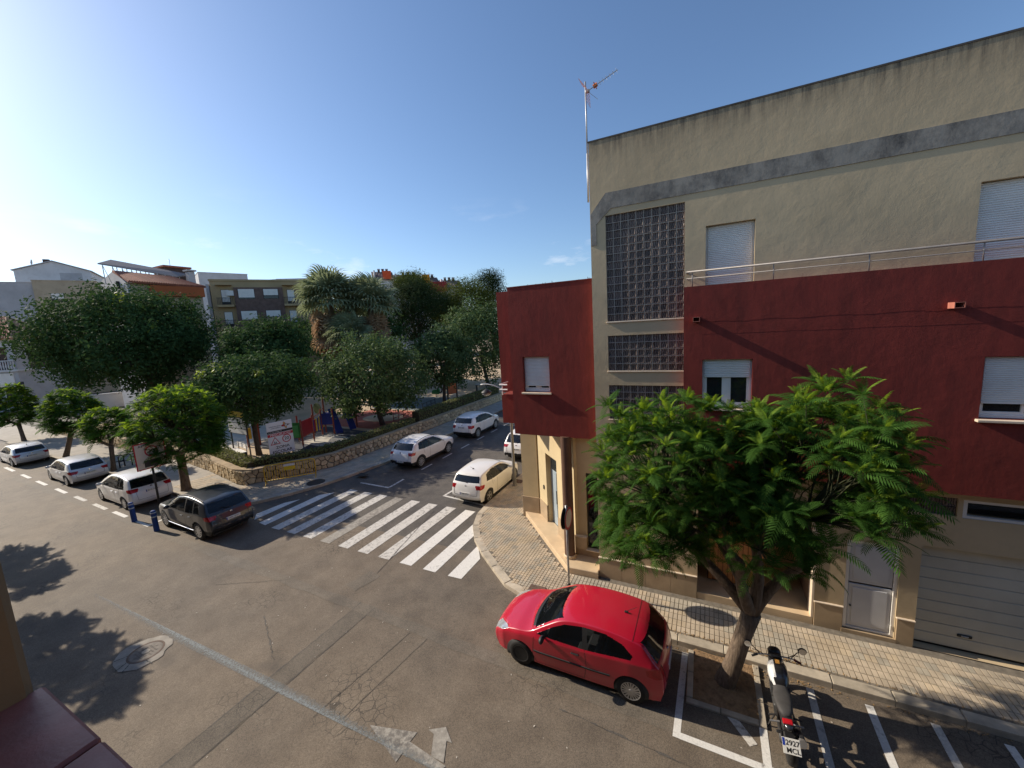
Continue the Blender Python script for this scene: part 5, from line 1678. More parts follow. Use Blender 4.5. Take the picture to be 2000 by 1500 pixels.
# street jacarandas along the park
JG = 'jacaranda trees along the far kerb'  # extra pale young fronds here also put sunlit crown brightness into the leaf colour
jacaranda('jacaranda_tree', 'large bright green jacaranda between the dark car and the tall white car', (-24.9, 10.3, .12), (-24.9, 10.3, 2.2), (-24.0, 10.05, 3.6), 2.1, 1.95, 2.2, 330, 10, .50, 8, JG, 21, r0=.19, w=.055, pin=.13, zmin=1.35, young_litp=1.8)
jacaranda('jacaranda_tree', 'smallest jacaranda with a forked trunk beside the metal hoops', (-33.9, 10.45, .12), (-33.7, 10.5, 1.8), (-34.5, 10.7, 2.95), 1.25, 1.2, 1.15, 120, 10, .50, 7, JG, 22, r0=.12, w=.065, pin=.14, zmin=1.45, young_litp=1.8)
jacaranda('jacaranda_tree', 'jacaranda with a leaning trunk behind the second parked hatchback', (-42.6, 10.75, .12), (-41.6, 11.0, 1.9), (-41.2, 11.1, 3.35), 1.5, 1.5, 1.8, 190, 10, .54, 7, JG, 23, r0=.15, w=.07, pin=.15, zmin=1.2, young_litp=1.8)
jacaranda('jacaranda_tree', 'jacaranda at the left edge of the picture', (-55.0, 11.6, .12), (-55.4, 11.6, 1.6), (-55.8, 11.6, 3.1), 1.45, 1.45, 2.1, 165, 10, .56, 7, JG, 24, r0=.14, w=.08, pin=.16, zmin=1.0, young_litp=1.8)
# two street trees on the camera's side, beyond the left edge of the frame; their shadows cross the road
jacaranda('jacaranda_tree', 'street tree beyond the left edge whose shadow reaches the manhole', (-21.3, 2.2, .0), (-21.3, 2.2, 2.0), (-21.4, 2.35, 3.9), 2.6, .95, 1.3, 80, 10, .50, 8, 'street trees on the near side', 25, r0=.16, w=.075, pin=.16, zmin=2.2)
jacaranda('jacaranda_tree', 'farther street tree beyond the left edge casting the upper road shadow', (-29.6, 2.6, .0), (-29.5, 2.7, 2.0), (-29.3, 3.35, 3.9), 2.6, .95, 1.3, 80, 10, .50, 8, 'street trees on the near side', 26, r0=.16, w=.075, pin=.16, zmin=2.2)

# round-headed park trees
PT = 'round-headed dark park trees'
def pt(name, label, base, u0, u1, v0, v1, **k):
    bp = Vector(base); dpt = proj((bp.x, bp.y, 4))[2]
    c = at((u0+u1)/2, (v0+v1)/2, dpt)
    rx = (u1-u0)/2*dpt/FPX; rz = (v1-v0)/2*dpt/FPX
    return broad_tree(name, label, base, (bp.x*.35+c.x*.65, bp.y*.35+c.y*.65, c.z), rx*.93, rx*.93, rz*.93, **k)
pt('round_park_tree', 'round dark tree right behind the school zone sign', (-26.3, 15.1, .38), 385, 610, 690, 818, nc=210, per=80, ls=.115, leafm=LEAF_DARK, newm=LEAF_NEW, newf=.20, seed=31, group=PT, clump=.62)
pt('round_park_tree', 'round glossy tree over the playground, nearest the crosswalk', (-23.9, 23.8, .38), 618, 826, 645, 818, nc=230, per=80, ls=.13, leafm=LEAF_MID, newm=LEAF_NEW, newf=.03, seed=32, group=PT, clump=.7, tr=.19)
pt('round_park_tree', 'smaller round tree beside the orange play panel', (-24.5, 33.2, .38), 808, 930, 636, 758, nc=190, per=70, ls=.14, leafm=LEAF_MID, seed=33, group=PT, clump=.7)
pt('round_park_tree', 'tall dark tree partly behind the red building', (-25.5, 44.5, .38), 845, 1010, 590, 745, nc=210, per=75, ls=.17, leafm=LEAF_MID, seed=34, group=PT, clump=.95, tr=.22)
pt('round_park_tree', 'dark tree in front of the yellow apartment block', (-38.5, 22.5, .38), 455, 625, 622, 745, nc=200, per=75, ls=.15, leafm=LEAF_DARK, seed=35, group=PT, clump=.85)
broad_tree('ficus_tree', 'huge dark spreading tree at the left in front of the white houses', (-52.5, 22.0, .2), at(250, 668, 41), 8.7, 7.0, 5.0, 520, 90, .17, LEAF_DARK, LEAF_NEW, .05, 36, .5, None, 1.2, flat=.85)
broad_tree('low_dark_bush', 'low dark bush under the big tree by the park gate', (-40.5, 17.5, .38), (-40.5, 17.5, 1.6), 2.3, 2.0, 1.2, 70, 50, .16, LEAF_DARK, seed=37, tr=.06, clump=.6)['category'] = 'bush'
# pines
def pine(label, u0, u1, v0, v1, d, m_, seed, nc=170):
    c = at((u0+u1)/2, (v0+v1)/2, d); g = at((u0+u1)/2, (v0+v1)/2, d)
    rx = (u1-u0)/2*d/FPX; rz = (v1-v0)/2*d/FPX
    return broad_tree('pine_tree', label, (c.x, c.y, .3), c, rx*.92, rx*.92, rz*.92, nc, 85, .26, m_, seed=seed, tr=.25, group='pines behind the park', clump=1.25, narrow=.16, up=.5)
pine('dark pine to the right of the palms', 758, 872, 540, 668, 60, LEAF_PINE_D, 41, 230)
pine('pale green pine top above the dark pine', 768, 838, 535, 580, 66, LEAF_PINE, 42, 120)
pine('yellowish green pine left of the red building top', 868, 965, 535, 680, 64, LEAF_PINE, 43, 240)
pine('tallest dark pine tip against the sky beside the red building', 925, 990, 528, 610, 72, LEAF_PINE_D, 44, 120)
pine('bright shrubby pine beneath the terraced roofs', 822, 905, 556, 640, 70, LEAF_PINE, 45, 130)

pt('round_park_tree', 'dark tree filling the gap behind the palm trunks', (-44, 38, .3), 600, 805, 566, 740, nc=210, per=70, ls=.22, leafm=LEAF_DARK, seed=38, group=PT, clump=1.3)
# ---- fan palms
def fan_geo(n=17, R_=1.0):
    vs, fs = [], []
    pet = .75
    vs += [Vector((0, .018, 0)), Vector((0, -.018, 0)), Vector((pet, -.012, 0)), Vector((pet, .012, 0))]; fs.append((0, 1, 2, 3))
    for k in range(n):
        a = rad(-112 + 224*k/(n-1)); d = Vector((math.cos(a), math.sin(a), 0)); s = Vector((-d.y, d.x, 0))
        L = R_*(.78 + .22*math.cos(a*.7))
        o = Vector((pet, 0, 0)); w = .062*R_
        b0 = len(vs)
        vs += [o, o + d*L*.55 + s*w + Vector((0, 0, .02)), o + d*L*.55 - s*w - Vector((0, 0, .01)), o + d*L*.85 + s*w*.5 - Vector((0, 0, .10)), o + d*L*.85 - s*w*.5 - Vector((0, 0, .12)), o + d*L*.98 - Vector((0, 0, .34))]
        fs += [(b0, b0+2, b0+1), (b0+1, b0+2, b0+4, b0+3), (b0+3, b0+4, b0+5)]
    return vs, fs
fg = MB(); fg.add(*fan_geo()); FAN_G = fg.mesh('frond', LEAF_PALM, fix=False); FAN_D = fg.mesh('dead_frond', LEAF_DEAD, fix=False)
def palm(label, base, top, seed, R_=1.55, ng=56, nd=85):
    rnd = random.Random(seed)
    root = empty('fan_palm', base, 0, label, 'palm', 'fan palms in the park')
    B = Vector(base); T = Vector(top) - B
    b = MB(); b.tube([(0, 0, -.1), T*.25, T*.6, T], [.42, .34, .30, .28], 14); b.build('trunk', PALM_BARK, root, smooth=True)
    for k in range(ng):
        el = rad(82 - 100*(k/ng)**.9); az = k*2.399 + rnd.uniform(-.2, .2)
        d = Vector((math.cos(el)*math.cos(az), math.cos(el)*math.sin(az), math.sin(el)))
        add('frond', FAN_G, root, mat4=frame_mat(T + Vector((0, 0, -.2)) + d*.25, d, rnd.uniform(-.5, .5), R_*rnd.uniform(.85, 1.1)))
    for k in range(nd):
        el = rad(-38 - 48*rnd.random()); az = rnd.uniform(0, 2*PI); h = -.6 - 3.2*(k/nd)
        d = Vector((math.cos(el)*math.cos(az), math.cos(el)*math.sin(az), math.sin(el)))
        add('dead_frond', FAN_D, root, mat4=frame_mat(T + Vector((0, 0, h)) + Vector((d.x, d.y, 0))*.25, d, rnd.uniform(-1.2, 1.2), R_*rnd.uniform(.75, 1.0)))
    return root
p = at(643, 583, 44); palm('taller left fan palm with a brown skirt of dead fronds', (p.x+.5, p.y, .3), p, 51, 2.05)
p = at(722, 592, 45); palm('right fan palm, fronds merging with its neighbour', (p.x+.3, p.y, .3), p, 52, 1.95)
p = at(682, 652, 42); palm('short fan palm between the two tall palms', (p.x, p.y, .3), p, 53, 1.4, 45, 20)

# ---- stone wall round the park, coping and hedge
wall = empty('stone_wall', (0, 0, 0), 0, 'low ochre rubble stone wall round the park', 'wall')
STONE = mat('rubble_stone', (.53, .41, .25), .85, .28, 3.5, .6, 22, .02, objvar=.28, dirt=(.30, .19, .09), dirt_amt=.5)
STONE_D = mat('dark_joint', (.085, .065, .045), .95, .3, 10)
WH = .86
out_pl = [Vector(p_) for p_ in WALLP]
core_in = offs(out_pl, .36)
b = MB()
n = len(out_pl)
off1 = offs(out_pl, .03)
b.add([(p_.x, p_.y, .0) for p_ in off1] + [(p_.x, p_.y, WH) for p_ in off1] + [(p_.x, p_.y, WH) for p_ in core_in] + [(p_.x, p_.y, 0) for p_ in core_in],
      [(i, i+1, n+i+1, n+i) for i in range(n-1)] + [(n+i, n+i+1, 2*n+i+1, 2*n+i) for i in range(n-1)] + [(2*n+i, 2*n+i+1, 3*n+i+1, 3*n+i) for i in range(n-1)] + [(0, n, 2*n, 3*n)])
b.build('core', STONE_D, wall, fix=False)
COPE = mat('wall_coping', (.42, .315, .20), .9, .2, 2.5, .4, 30, dirt=(.16, .125, .085), dirt_amt=.6)
cpts = resample([tuple(p_) for p_ in WALLP], 1.4); ci, co = offs(cpts, .40), offs(cpts, -.02)
for i in range(len(cpts)-1):
    q = [co[i], co[i+1], ci[i+1], ci[i]]; m_ = sum(q, Vector((0, 0)))/4; q = [m_ + (a-m_)*.994 for a in q]
    b = MB(); b.prism([(a.x, a.y) for a in q], WH, WH+.05, bevel=.012); b.build('coping_slab', COPE, wall)
def clip(poly, a, nrm_):
    out = []
    for i in range(len(poly)):
        p_, q = poly[i], poly[(i+1) % len(poly)]
        dp, dq = (p_-a).dot(nrm_), (q-a).dot(nrm_)
        if dp <= 0: out.append(p_)
        if (dp < 0 < dq) or (dq < 0 < dp): out.append(p_ + (q-p_)*(dp/(dp-dq)))
    return out
cum = [0]
for i in range(1, n): cum.append(cum[-1] + (out_pl[i]-out_pl[i-1]).length)
def wp(u):
    i = 0
    while i < n-2 and cum[i+1] < u: i += 1
    f = (u-cum[i])/(cum[i+1]-cum[i]); d = (out_pl[i+1]-out_pl[i]).normalized()
    return out_pl[i] + (out_pl[i+1]-out_pl[i])*f, d
rnd = random.Random(77)
umax = cum[-1] - 18
seeds = []
u = 0.0; row = 0
for r_ in range(3):
    u = .15*r_
    while u < umax:
        seeds.append(Vector((u + rnd.uniform(-.13, .13), .10 + (WH-.0)*(r_+.5)/3 + rnd.uniform(-.10, .10)))); u += .36
stones = []
for sd_ in seeds:
    near = sorted((s for s in seeds if abs(s.x-sd_.x) < 1.1 and s is not sd_), key=lambda s: (s-sd_).length)[:12]
    poly_ = [Vector((sd_.x-.6, .13)), Vector((sd_.x+.6, .13)), Vector((sd_.x+.6, WH)), Vector((sd_.x-.6, WH))]
    for s in near: poly_ = clip(poly_, (s+sd_)/2, (s-sd_).normalized())
    if len(poly_) < 3: continue
    c = sum(poly_, Vector((0, 0)))/len(poly_)
    stones.append((c, [((q-c)*.87) for q in poly_]))
def st_key(s):
    p_, d = wp(max(0, min(s[0].x, cum[-1]-.01))); return (Vector((p_.x, p_.y, s[0].y)) - CP).length
stones.sort(key=st_key)
rest = MB()
for i, (c, pl) in enumerate(stones):
    p_, d = wp(max(0, min(c.x, cum[-1]-.01)))
    nn = Vector((d.y, -d.x))         # outwards
    M4 = Matrix(((d.x, nn.x, 0, p_.x), (d.y, nn.y, 0, p_.y), (0, 0, 1, c.y), (0, 0, 0, 1)))
    bb = MB(); h = rnd.uniform(.02, .06)
    bb.prism([(q.x, q.y) for q in pl], -.06, h, axis='y', bevel=.025)
    if i < 295: bb.build('stone', STONE, wall, mat4=M4)
    else: rest.add([M4 @ Vector(v) for v in bb.v], bb.f)
o = rest.build('stones', STONE, wall); o['kind'] = 'stuff'

def hedge(label, pts, w, z0, z1, seed, dens=240, leaf=.055):
    rnd = random.Random(seed)
    root = empty('hedge', (0, 0, 0), 0, label, 'hedge')
    pl = resample(pts, .5); a, c = offs(pl, 0), offs(pl, w); n_ = len(pl)
    b = MB()
    ins = .06
    A_, C_ = offs(pl, ins), offs(pl, w-ins)
    zt = [z1 - ins + .05*noise.noise(Vector((p_.x*.6, p_.y*.6, seed))) for p_ in pl]
    b.add([(p_.x, p_.y, z0) for p_ in A_] + [(p_.x, p_.y, zt[i]) for i, p_ in enumerate(A_)] + [(p_.x, p_.y, zt[i]) for i, p_ in enumerate(C_)] + [(p_.x, p_.y, z0) for p_ in C_],
          [(k*n_+i, k*n_+i+1, (k+1)*n_+i+1, (k+1)*n_+i) for k in range(3) for i in range(n_-1)] + [(0, n_, 2*n_, 3*n_), (n_-1, 2*n_-1, 3*n_-1, 4*n_-1)])
    b.build('twig_core', mat('hedge_twigs_%d' % seed, (.055, .045, .022), .95, .4, 12), root)
    b = MB(); V, F, MI = b.v, b.f, b.m
    for i in range(n_-1):
        p0, p1 = pl[i], pl[i+1]; d = (p1-p0); L = d.length; d = d/L; nn = Vector((-d.y, d.x))
        for k in range(int(L*dens)):
            t = rnd.random(); q = p0 + d*(L*t); r_ = rnd.random()
            bump_ = .06*noise.noise(Vector((q.x*.8, q.y*.8, seed)))
            if r_ < .48: pos = Vector((q.x, q.y, z0 + (z1-z0)*rnd.random())) + Vector((nn.x, nn.y, 0))*rnd.uniform(-.05, .05); N_ = Vector((-nn.x, -nn.y, .35))
            elif r_ < .88: f = rnd.random(); pos = Vector((q.x+nn.x*w*f, q.y+nn.y*w*f, z1 + bump_ + rnd.uniform(-.06, .05))); N_ = Vector((0, 0, 1))
            else: pos = Vector((q.x+nn.x*w, q.y+nn.y*w, z0 + (z1-z0)*rnd.random())); N_ = Vector((nn.x, nn.y, .35))
            N_ = (N_ + Vector((rnd.gauss(0, .6), rnd.gauss(0, .6), rnd.gauss(0, .6)))).normalized()
            x = N_.orthogonal().normalized(); y = N_.cross(x); th = rnd.uniform(0, 6.3); s = leaf*rnd.uniform(.6, 1.4)
            X_ = (x*math.cos(th)+y*math.sin(th))*s; Y_ = (y*math.cos(th)-x*math.sin(th))*s*.6
            i0 = len(V); V += [tuple(pos-X_), tuple(pos+Y_), tuple(pos+X_), tuple(pos-Y_)]; F.append([i0, i0+1, i0+2, i0+3]); MI.append(0)
    o = b.build('foliage', LEAF_HEDGE, root, fix=False); o['kind'] = 'stuff'
    return root
wi = [tuple(p_) for p_ in offs(out_pl, .42)]
hedge('clipped hedge on the wall along the parked cars', wi[1:6] + [(wi[6][0]-.05, wi[6][1]+.1)], .75, .4, 1.20, 61, 330, .06)
hedge('clipped hedge on the wall along the side street', [(wi[6][0]-.05, wi[6][1]+.45)] + wi[7:11] + [(-20.1, 23.4)], .75, .4, 1.24, 62, 420, .05)
hedge('taller hedge farther along the side street', [(-20.1, 23.9), (-20.0, 30), (-19.95, 37)], .8, .4, 1.62, 63, 320, .06)
# ================================================================ street furniture, signs, playground
def text(name, s, size, m, parent, M4, ext=.0015, align='CENTER'):
    cu = bpy.data.curves.new(name, 'FONT'); cu.body = s; cu.size = size; cu.extrude = ext; cu.align_x = align; cu.align_y = 'CENTER'
    cu.offset = size*.012
    o = bpy.data.objects.new(name, cu); COL.objects.link(o)
    dg = bpy.context.evaluated_depsgraph_get(); me = bpy.data.meshes.new_from_object(o.evaluated_get(dg))
    bpy.data.objects.remove(o); bpy.data.curves.remove(cu)
    me.name = name; me.materials.clear(); me.materials.append(m)
    return add(name, me, parent, mat4=M4)
def panel_mat(org, xdir, nrm_):
    """local x -> xdir, local y -> up, local z -> outward normal"""
    x = Vector(xdir).normalized(); z = Vector(nrm_).normalized(); y = z.cross(x)
    return Matrix(((x.x, y.x, z.x, org[0]), (x.y, y.y, z.y, org[1]), (x.z, y.z, z.z, org[2]), (0, 0, 0, 1)))
SIGNW = mat('sign_white', (.74, .73, .71), .45, .05, 2)
SIGNR = mat('sign_red', (.50, .02, .035), .45, .08, 3)
SIGNK = mat('sign_black', (.02, .02, .02), .5, .05, 3)
SIGNY = mat('sign_yellow', (.72, .50, .03), .5, .08, 3)
SIGNO = mat('sign_orange', (.75, .36, .08), .5, .08, 3)
def T(x, y, z=0.0): return Matrix.Translation((x, y, z))

# school zone board
p0, p1 = gnd(518.5, 828, 2.98), gnd(568.5, 818, 2.98)
wd = (p1-p0).length; dx = (p1-p0).normalized(); nr = Vector((dx.y, -dx.x, 0))
hb = 1.98
sb = empty('school_zone_sign', (p0.x, p0.y, .38), 0, 'white school zone warning board behind the hedge corner', 'sign')
F0 = T(-p0.x, -p0.y, -.38) @ panel_mat(p0 + Vector((0, 0, -hb)), dx, nr)       # local (0..wd, 0..hb)
b = MB(); b.M = F0; b.bbox((0, 0, -.03), (wd, hb, 0), .006); b.build('board', SIGNW, sb)
for xx in (.12, wd-.12):
    b = MB(); b.M = F0; b.box((xx-.035, -.45, -.10), (xx+.035, hb*.95, -.035)); b.build('post', GALV, sb)
def bar(y0, y1, m, nm): 
    bb = MB(); bb.M = F0; bb.box((.004, y0, .0), (wd-.004, y1, .003)); return bb.build(nm, m, sb)
bar(hb*.665, hb*.735, SIGNK, 'black_band'); bar(hb*.565, hb*.65, SIGNR, 'red_band')
text('lettering', 'PRECAUCI\u00d3', hb*.082, SIGNW, sb, F0 @ T(wd*.5, hb*.606, .004) @ Matrix.Diagonal((1.28, 1, 1, 1)))
text('lettering', 'ZONA', hb*.115, SIGNK, sb, F0 @ T(wd*.53, hb*.215, .004) @ Matrix.Diagonal((1.15, 1, 1, 1)))
text('lettering', 'ESCOLAR', hb*.115, SIGNK, sb, F0 @ T(wd*.50, hb*.085, .004) @ Matrix.Diagonal((1.15, 1, 1, 1)))
GREYINK = mat('grey_ink', (.12, .12, .12), .6, .05, 3)
b = MB(); b.M = F0          # two short illegible title lines and one on the black band: word-like strokes
rnd = random.Random(6)
for (yy, x0, x1, hh, mi) in ((hb*.865, wd*.10, wd*.54, .035, 0), (hb*.815, wd*.16, wd*.54, .035, 0), (hb*.70, wd*.06, wd*.56, .03, 1)):
    x = x0
    while x < x1:
        w_ = rnd.uniform(.012, .03)
        if rnd.random() < .88: b.box((x, yy-hh/2, .0), (x+w_, yy+hh/2*rnd.uniform(.5, 1.2), .0045), mi)
        x += w_ + .010
b.build('small_print', [GREYINK, SIGNW], sb)
def disc(cx, cy, r, m, z, nm, n=28, par=None, FF=None):
    bb = MB(); bb.M = FF if FF is not None else F0
    bb.add([(cx+r*math.cos(2*PI*k/n), cy+r*math.sin(2*PI*k/n), z) for k in range(n)], [tuple(range(n))]); return bb.build(nm, m, par or sb, fix=False)
disc(wd*.72, hb*.445, .245, SIGNR, .003, 'speed_ring'); disc(wd*.72, hb*.445, .195, SIGNW, .005, 'speed_face')
text('lettering', '20', .26, SIGNK, sb, F0 @ T(wd*.72, hb*.445, .007))
for (s_, m_, z_, nm) in ((1, SIGNR, .003, 'warning_triangle'), (.76, SIGNW, .005, 'triangle_face')):
    cx, cy = wd*.27, hb*.405; bb = MB(); bb.M = F0
    bb.add([(cx-.28*s_, cy-.17*s_, z_), (cx+.28*s_, cy-.17*s_, z_), (cx, cy+.30*s_, z_)], [(0, 1, 2)]); bb.build(nm, m_, sb, fix=False)
for (cx, cy, s_) in ((wd*.24, hb*.375, 1.0), (wd*.30, hb*.372, .8)):      # two walking child figures
    bb = MB(); bb.M = F0 @ T(cx, cy, .0065)
    bb.add([(-.02*s_, .045*s_, 0), (.02*s_, .045*s_, 0), (.028*s_, -.01*s_, 0), (.045*s_, -.075*s_, 0), (.022*s_, -.075*s_, 0), (0, -.02*s_, 0), (-.03*s_, -.075*s_, 0), (-.05*s_, -.075*s_, 0), (-.028*s_, -.01*s_, 0)], [tuple(range(9))])
    bb.add([(.02*s_*math.cos(k*PI/4), .068*s_+.02*s_*math.sin(k*PI/4), 0) for k in range(8)], [tuple(range(8))]); bb.build('child_figure', SIGNK, sb, fix=False)
# round-petalled emblem with a dark pointed tip
ex, ey = wd*.72, hb*.855
def petal(cx, cy, a, L, w_, m_, nm, z_):
    bb = MB(); bb.M = F0 @ T(cx, cy, z_) @ Matrix.Rotation(a, 4, 'Z'); n_ = 20
    bb.add([(L*.5+L*.5*math.cos(2*PI*k/n_), w_*math.sin(2*PI*k/n_)*(1-.25*math.cos(2*PI*k/n_)), 0) for k in range(n_)], [tuple(range(n_))]); bb.build(nm, m_, sb, fix=False)
for (a, m_) in ((1.85, SIGNO), (-1.25, SIGNO), (3.25, SIGNR)):
    petal(ex, ey, a, .22, .065, SIGNK, 'emblem_outline', .003); petal(ex+.012*math.cos(a), ey+.012*math.sin(a), a, .19, .045, m_, 'emblem_petal', .005)
disc(ex+.06, ey, .085, SIGNK, .0062, 'emblem_outline'); disc(ex+.06, ey, .065, SIGNW, .0075, 'emblem_petal'); disc(ex+.06, ey, .025, SIGNK, .009, 'emblem_outline')
bb = MB(); bb.M = F0; bb.add([(ex+.13, ey+.05, .0065), (ex+.13, ey-.05, .0065), (ex+.30, ey+.015, .0065)], [(0, 1, 2)]); bb.build('emblem_outline', SIGNK, sb, fix=False)

# yellow and white notice board in the park
p0, p1 = gnd(441, 801, 3.45), gnd(475.5, 805, 3.45); wd = (p1-p0).length; dx = (p1-p0).normalized(); nr = Vector((dx.y, -dx.x, 0))
nb = empty('notice_board', (p0.x, p0.y, .38), 0, 'park notice board with a yellow top strip and white panels', 'sign')
F1 = T(-p0.x, -p0.y, -.38) @ panel_mat(p0 + Vector((0, 0, -1.5)), dx, nr)
b = MB(); b.M = F1; b.bbox((0, 0, -.04), (wd, 1.5, 0), .006); b.build('board', SIGNK, nb)
b = MB(); b.M = F1; b.box((.02, 1.12, .0), (wd-.02, 1.48, .004)); b.build('yellow_strip', SIGNY, nb)
for k in range(3):
    b = MB(); b.M = F1; b.box((.02, .03+k*.36, .0), (wd-.02, .03+k*.36+.32, .004)); b.build('white_panel', SIGNW, nb)
for xx in (.06, wd-.06):
    b = MB(); b.M = F1; b.box((xx-.04, -1.6, -.1), (xx+.04, 1.5, -.042)); b.build('post', DARKMETAL, nb)

# speed notice beside the parked cars
c = at(312, 1000, 18.4)
sx, sy = -23.15, 8.45
zb_ = at(298, 915, proj((sx, sy, 3))[2]).z
sg_ = empty('speed_sign', (sx, sy, .0), 0, 'square pale road sign with red border on a dark post between parked cars', 'sign')
b = MB(); b.tube([(0, 0, 0), (0, 0, zb_+.9)], .045, 10); b.build('post', DARKMETAL, sg_, smooth=True)
F2 = panel_mat((.06, -.58, zb_), (0, 1, 0), (1, 0, 0))
CREAMS = mat('sign_cream', (.66, .58, .47), .5, .06, 2)
b = MB(); b.M = F2; b.bbox((0, 0, -.03), (1.16, 1.24, 0), .03); b.build('panel', SIGNR, sg_)
b = MB(); b.M = F2; b.bbox((.045, .045, -.01), (1.115, 1.195, .004), .03); b.build('face', CREAMS, sg_)
disc(.62, .82, .25, SIGNR, .006, 'speed_ring', par=sg_, FF=F2); disc(.62, .82, .195, CREAMS, .008, 'speed_face', par=sg_, FF=F2)
text('lettering', '30', .24, SIGNK, sg_, F2 @ T(.62, .82, .010)); text('lettering', 'AT', .14, SIGNK, sg_, F2 @ T(.26, 1.10, .006))
b = MB(); b.M = F2; b.box((.30, .10, .0), (.92, .42, .006)); b.build('dark_panel', DARKMETAL, sg_)

# round sign on the corner pavement: two discs back to back
ns = empty('round_sign', (-3.50, 10.03, .12), 0, 'round road sign with red rim on a grey post beside the red car', 'sign')
b = MB(); b.tube([(0, 0, 0), (0, 0, 2.55)], .03, 12); b.build('post', GALV, ns, smooth=True)
for (x_, s, m_, nm) in ((.055, 1, SIGNW, 'front_disc'), (-.055, -1, SIGNW, 'back_disc')):
    b = MB(); b.lathe([(.325, -.006), (.325, .006)], 36, 'x', (x_, 0, 2.18)); b.build(nm, DARKMETAL, ns)
    b = MB(); b.lathe([(.318, 0), (.318, .003*s)], 36, 'x', (x_+.007*s, 0, 2.18)); b.build('red_rim', SIGNR, ns)
    b = MB(); b.lathe([(.25, 0), (.25, .003*s)], 36, 'x', (x_+.011*s, 0, 2.18)); b.build('pale_face', CREAMS, ns)
b = MB(); b.lathe([(.07, 0), (.065, .015), (.03, .02)], 16); b.build('base', GALV, ns)

# street lamp at the side-street kerb
lb = gnd(1005.5, 948, .13)
lp = empty('street_lamp', (lb.x, lb.y, .12), 0, 'grey street lamp at the corner with a curved arm, half hidden by the red building', 'lamp')
b = MB(); b.lathe([(.13, 0), (.12, .06), (.095, .09), (.095, .8), (.07, .86), (.055, 4.75), (.04, 4.9)], 16); b.build('post', mat('lamp_grey', (.17, .165, .16), .55, .12, 5, metal=.3), lp, smooth=True, angle=35)
pts = []
for k in range(11):
    t = k/10; pts.append((-1.55*t, 0, 4.55 + .42*math.sin(t*PI*.62)))
b = MB(); b.tube(pts, .03, 8); b.build('arm', GALV, lp, smooth=True)
b = MB(); b.lathe([(.03, .12), (.10, .08), (.24, -.02), (.26, -.06)], 20, c=(-1.25, 0, 4.62)); b.build('lamp_head', DARKMETAL, lp, smooth=True)
b = MB(); b.lathe([(.24, -.06), (.20, -.16), (.08, -.22), (.01, -.23)], 20, c=(-1.25, 0, 4.62)); b.build('lamp_bowl', make_glass('lamp_bowl_glass', (.35, .36, .36), .4, .15), lp, smooth=True)

# blue bollards
BLUEP = mat('blue_bollard', (.012, .055, .22), .5, .15, 5)
bp = MB(); bp.lathe([(.105, 0), (.10, .02), (.095, .66), (.10, .68), (.098, .86), (.07, .90), (.01, .91)], 20)
bme = bp.mesh('body', BLUEP, True, angle=40)
bb_ = MB(); bb_.lathe([(.0985, .61), (.0985, .665)], 20); band_me = bb_.mesh('reflective_band', mat('pale_band', (.55, .60, .62), .4), True)
bc_ = MB(); bc_.lathe([(.1005, .79), (.1005, .835)], 20); band_me2 = bc_.mesh('reflective_band', MATS['pale_band'], True)
for (u, v, lab, tilt) in ((306.5, 1036.5, 'blue plastic bollard standing beside the front wheel of the dark car', .04), (263, 1018.5, 'blue plastic bollard behind the tall white car, farther from the dark car', .07)):
    g = gnd(u, v); o = empty('bollard', (g.x, g.y, 0), 0, lab, 'bollard', 'blue bollards'); o.rotation_euler = (0, -tilt, 0)
    add('body', bme, o); add('reflective_band', band_me, o); add('reflective_band', band_me2, o)

# yellow crowd barrier against the wall
g0, g1 = gnd(519.5, 948, .13), gnd(618, 930.5, .13); L = (g1-g0).length; ang = math.atan2(g1.y-g0.y, g1.x-g0.x)
YEL = mat('barrier_yellow', (.70, .43, .02), .5, .12, 4)
ba = empty('crowd_barrier', (g0.x, g0.y, .13), ang, 'yellow metal crowd barrier leaning along the stone wall corner', 'barrier')
b = MB(); r_ = .16; H_ = 1.06; pts = [(0, 0, .16)]
for k in range(7): t = PI - PI/2*k/6; pts.append((r_+r_*math.cos(t), 0, H_-r_+r_*math.sin(t)))
for k in range(7): t = PI/2 - PI/2*k/6; pts.append((L-r_+r_*math.cos(t), 0, H_-r_+r_*math.sin(t)))
pts += [(L, 0, .16)]
b.tube(pts, .030, 8); b.tube([(0, 0, .22), (L, 0, .22)], .026, 8); b.build('frame', YEL, ba, smooth=True)
bm_ = MB(); bm_.tube([(0, 0, .22), (0, 0, H_-.01)], .013, 6); bmm = bm_.mesh('bar', YEL, True)
for k in range(1, 20): add('bar', bmm, ba, loc=(L*k/20, 0, 0))
for xx in (.02, L-.02):
    b = MB(); b.tube([(xx, -.28, .02), (xx, -.2, .05), (xx, 0, .2), (xx, .2, .05), (xx, .28, .02)], .018, 6); b.build('foot', YEL, ba, smooth=True)
b = MB(); b.bbox((L*.38, -.03, .66), (L*.60, -.018, .86), .003); b.build('plate', SIGNY, ba)
b = MB(); b.bbox((L*.38, -.03, .868), (L*.60, -.018, .98), .003); b.build('plate', SIGNW, ba)

